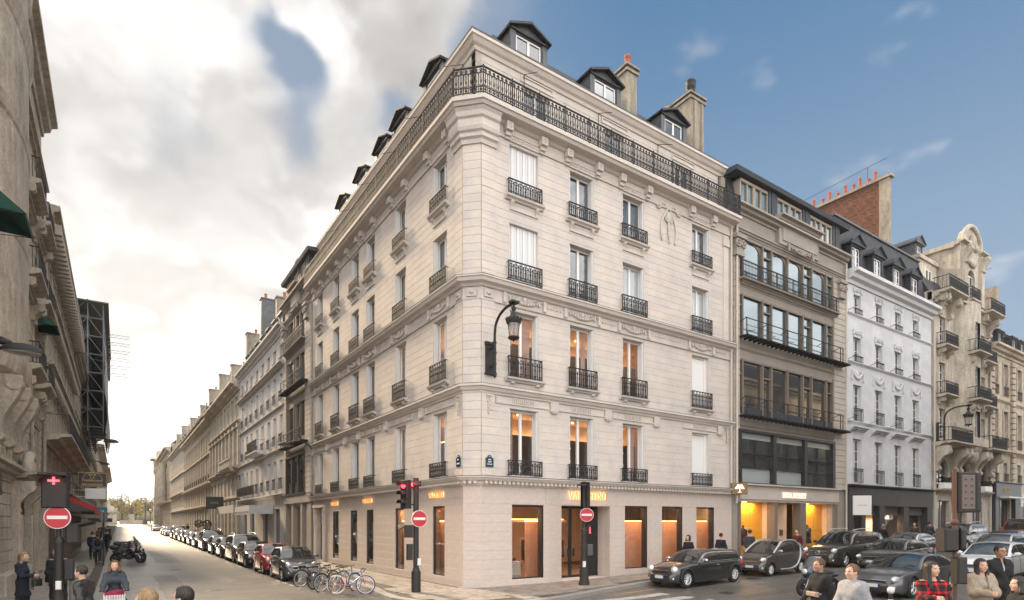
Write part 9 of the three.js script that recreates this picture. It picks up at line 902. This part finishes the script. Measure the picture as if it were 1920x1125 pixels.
{ const t = thing('bollard', 'thin bollard with white balls behind the plaid-shirted woman', 'bollard', 1.97, 0, 13.65); mesh('post', new B().lathe([[0.07, 0], [0.06, 0.1], [0.04, 0.16], [0.038, 1.05]], 0, 0, 0, 10), m.cast, t); mesh('white_ball', new B().ball(0, 1.12, 0, 0.075).ball(0, 0.88, 0, 0.07), m.signwhite, t); }
{ const t = thing('sign_post', 'slim dark sign post with the back of a round sign on the left pavement', 'sign post', -11.7, gy(-11.7, -21.4), -21.4); mesh('post', new B().tube([0, 0, 0], [0, 3.0, 0], 0.045, 0.045, 8), m.cast, t); mesh('sign_back', new B().add(new THREE.CylinderGeometry(0.3, 0.3, 0.03, 24), mat4(0, 2.75, 0, 0.9, PI / 2)), M('grey sign back', [0.16, 0.16, 0.16], 0.5), t); }
{ const t = thing('street_cabinet', 'grey street cabinet beside the left traffic light', 'cabinet', -11.85, 0, 0.05); mesh('body', new B().block(-0.2, 0.2, 0, 1.05, -0.2, 0.2, 0.03).box(-0.22, 0.22, 1.05, 1.1, -0.22, 0.22), M('grey green paint', [0.2, 0.2, 0.175], 0.6, { map: T.dirty }), t); mesh('door', new B().block(-0.16, 0.16, 0.1, 0.98, 0.2, 0.215, 0.008), M('grey green paint', 0, 0), t); }
for (const [x, z, l] of [[-1.0, -70, 'clipped ball shrub in a dark pot by the classical building'], [-1.0, -80, 'second clipped ball shrub farther along the narrow street']]) { const t = thing('potted_shrub', l, 'plant', x, gy(x, z), z); mesh('pot', new B().lathe([[0.25, 0], [0.32, 0.6], [0.35, 0.62], [0.28, 0.62]], 0, 0, 0, 12), m.cast, t); const q = rng(9), b = new B(); for (let i = 0; i < 260; i++) { const a = q() * 6.28, u = q() * 2 - 1, s = Math.sqrt(1 - u * u), r = 0.5 + 0.08 * q(); b.ball(Math.cos(a) * s * r, 1.9 + u * r, Math.sin(a) * s * r, 0.07, 0.05, 0.07, 5, 3); } mesh('foliage', b, M('dark box hedge', 0, 0), t); mesh('stem', new B().tube([0, 0.6, 0], [0, 1.6, 0], 0.04), m.bark, t); }
{ const t = thing('wheeled_bin', 'green wheeled bin behind the parked cars of the narrow street', 'bin', -2.3, gy(-2, -30), -30.5); mesh('bin', new B().block(-0.3, 0.3, 0.1, 1.0, -0.35, 0.35, 0.03), M('dark green plastic', [0.015, 0.08, 0.03], 0.5), t); mesh('lid', new B().block(-0.33, 0.33, 1.0, 1.1, -0.38, 0.4, 0.03), M('bright green lid', [0.02, 0.16, 0.05], 0.5), t); mesh('wheels', new B().add(new THREE.CylinderGeometry(0.1, 0.1, 0.05, 12), mat4(-0.25, 0.1, -0.3, 0, 0, PI / 2)).add(new THREE.CylinderGeometry(0.1, 0.1, 0.05, 12), mat4(0.25, 0.1, -0.3, 0, 0, PI / 2)), m.rubber, t); }
renderer.render(scene, camera);
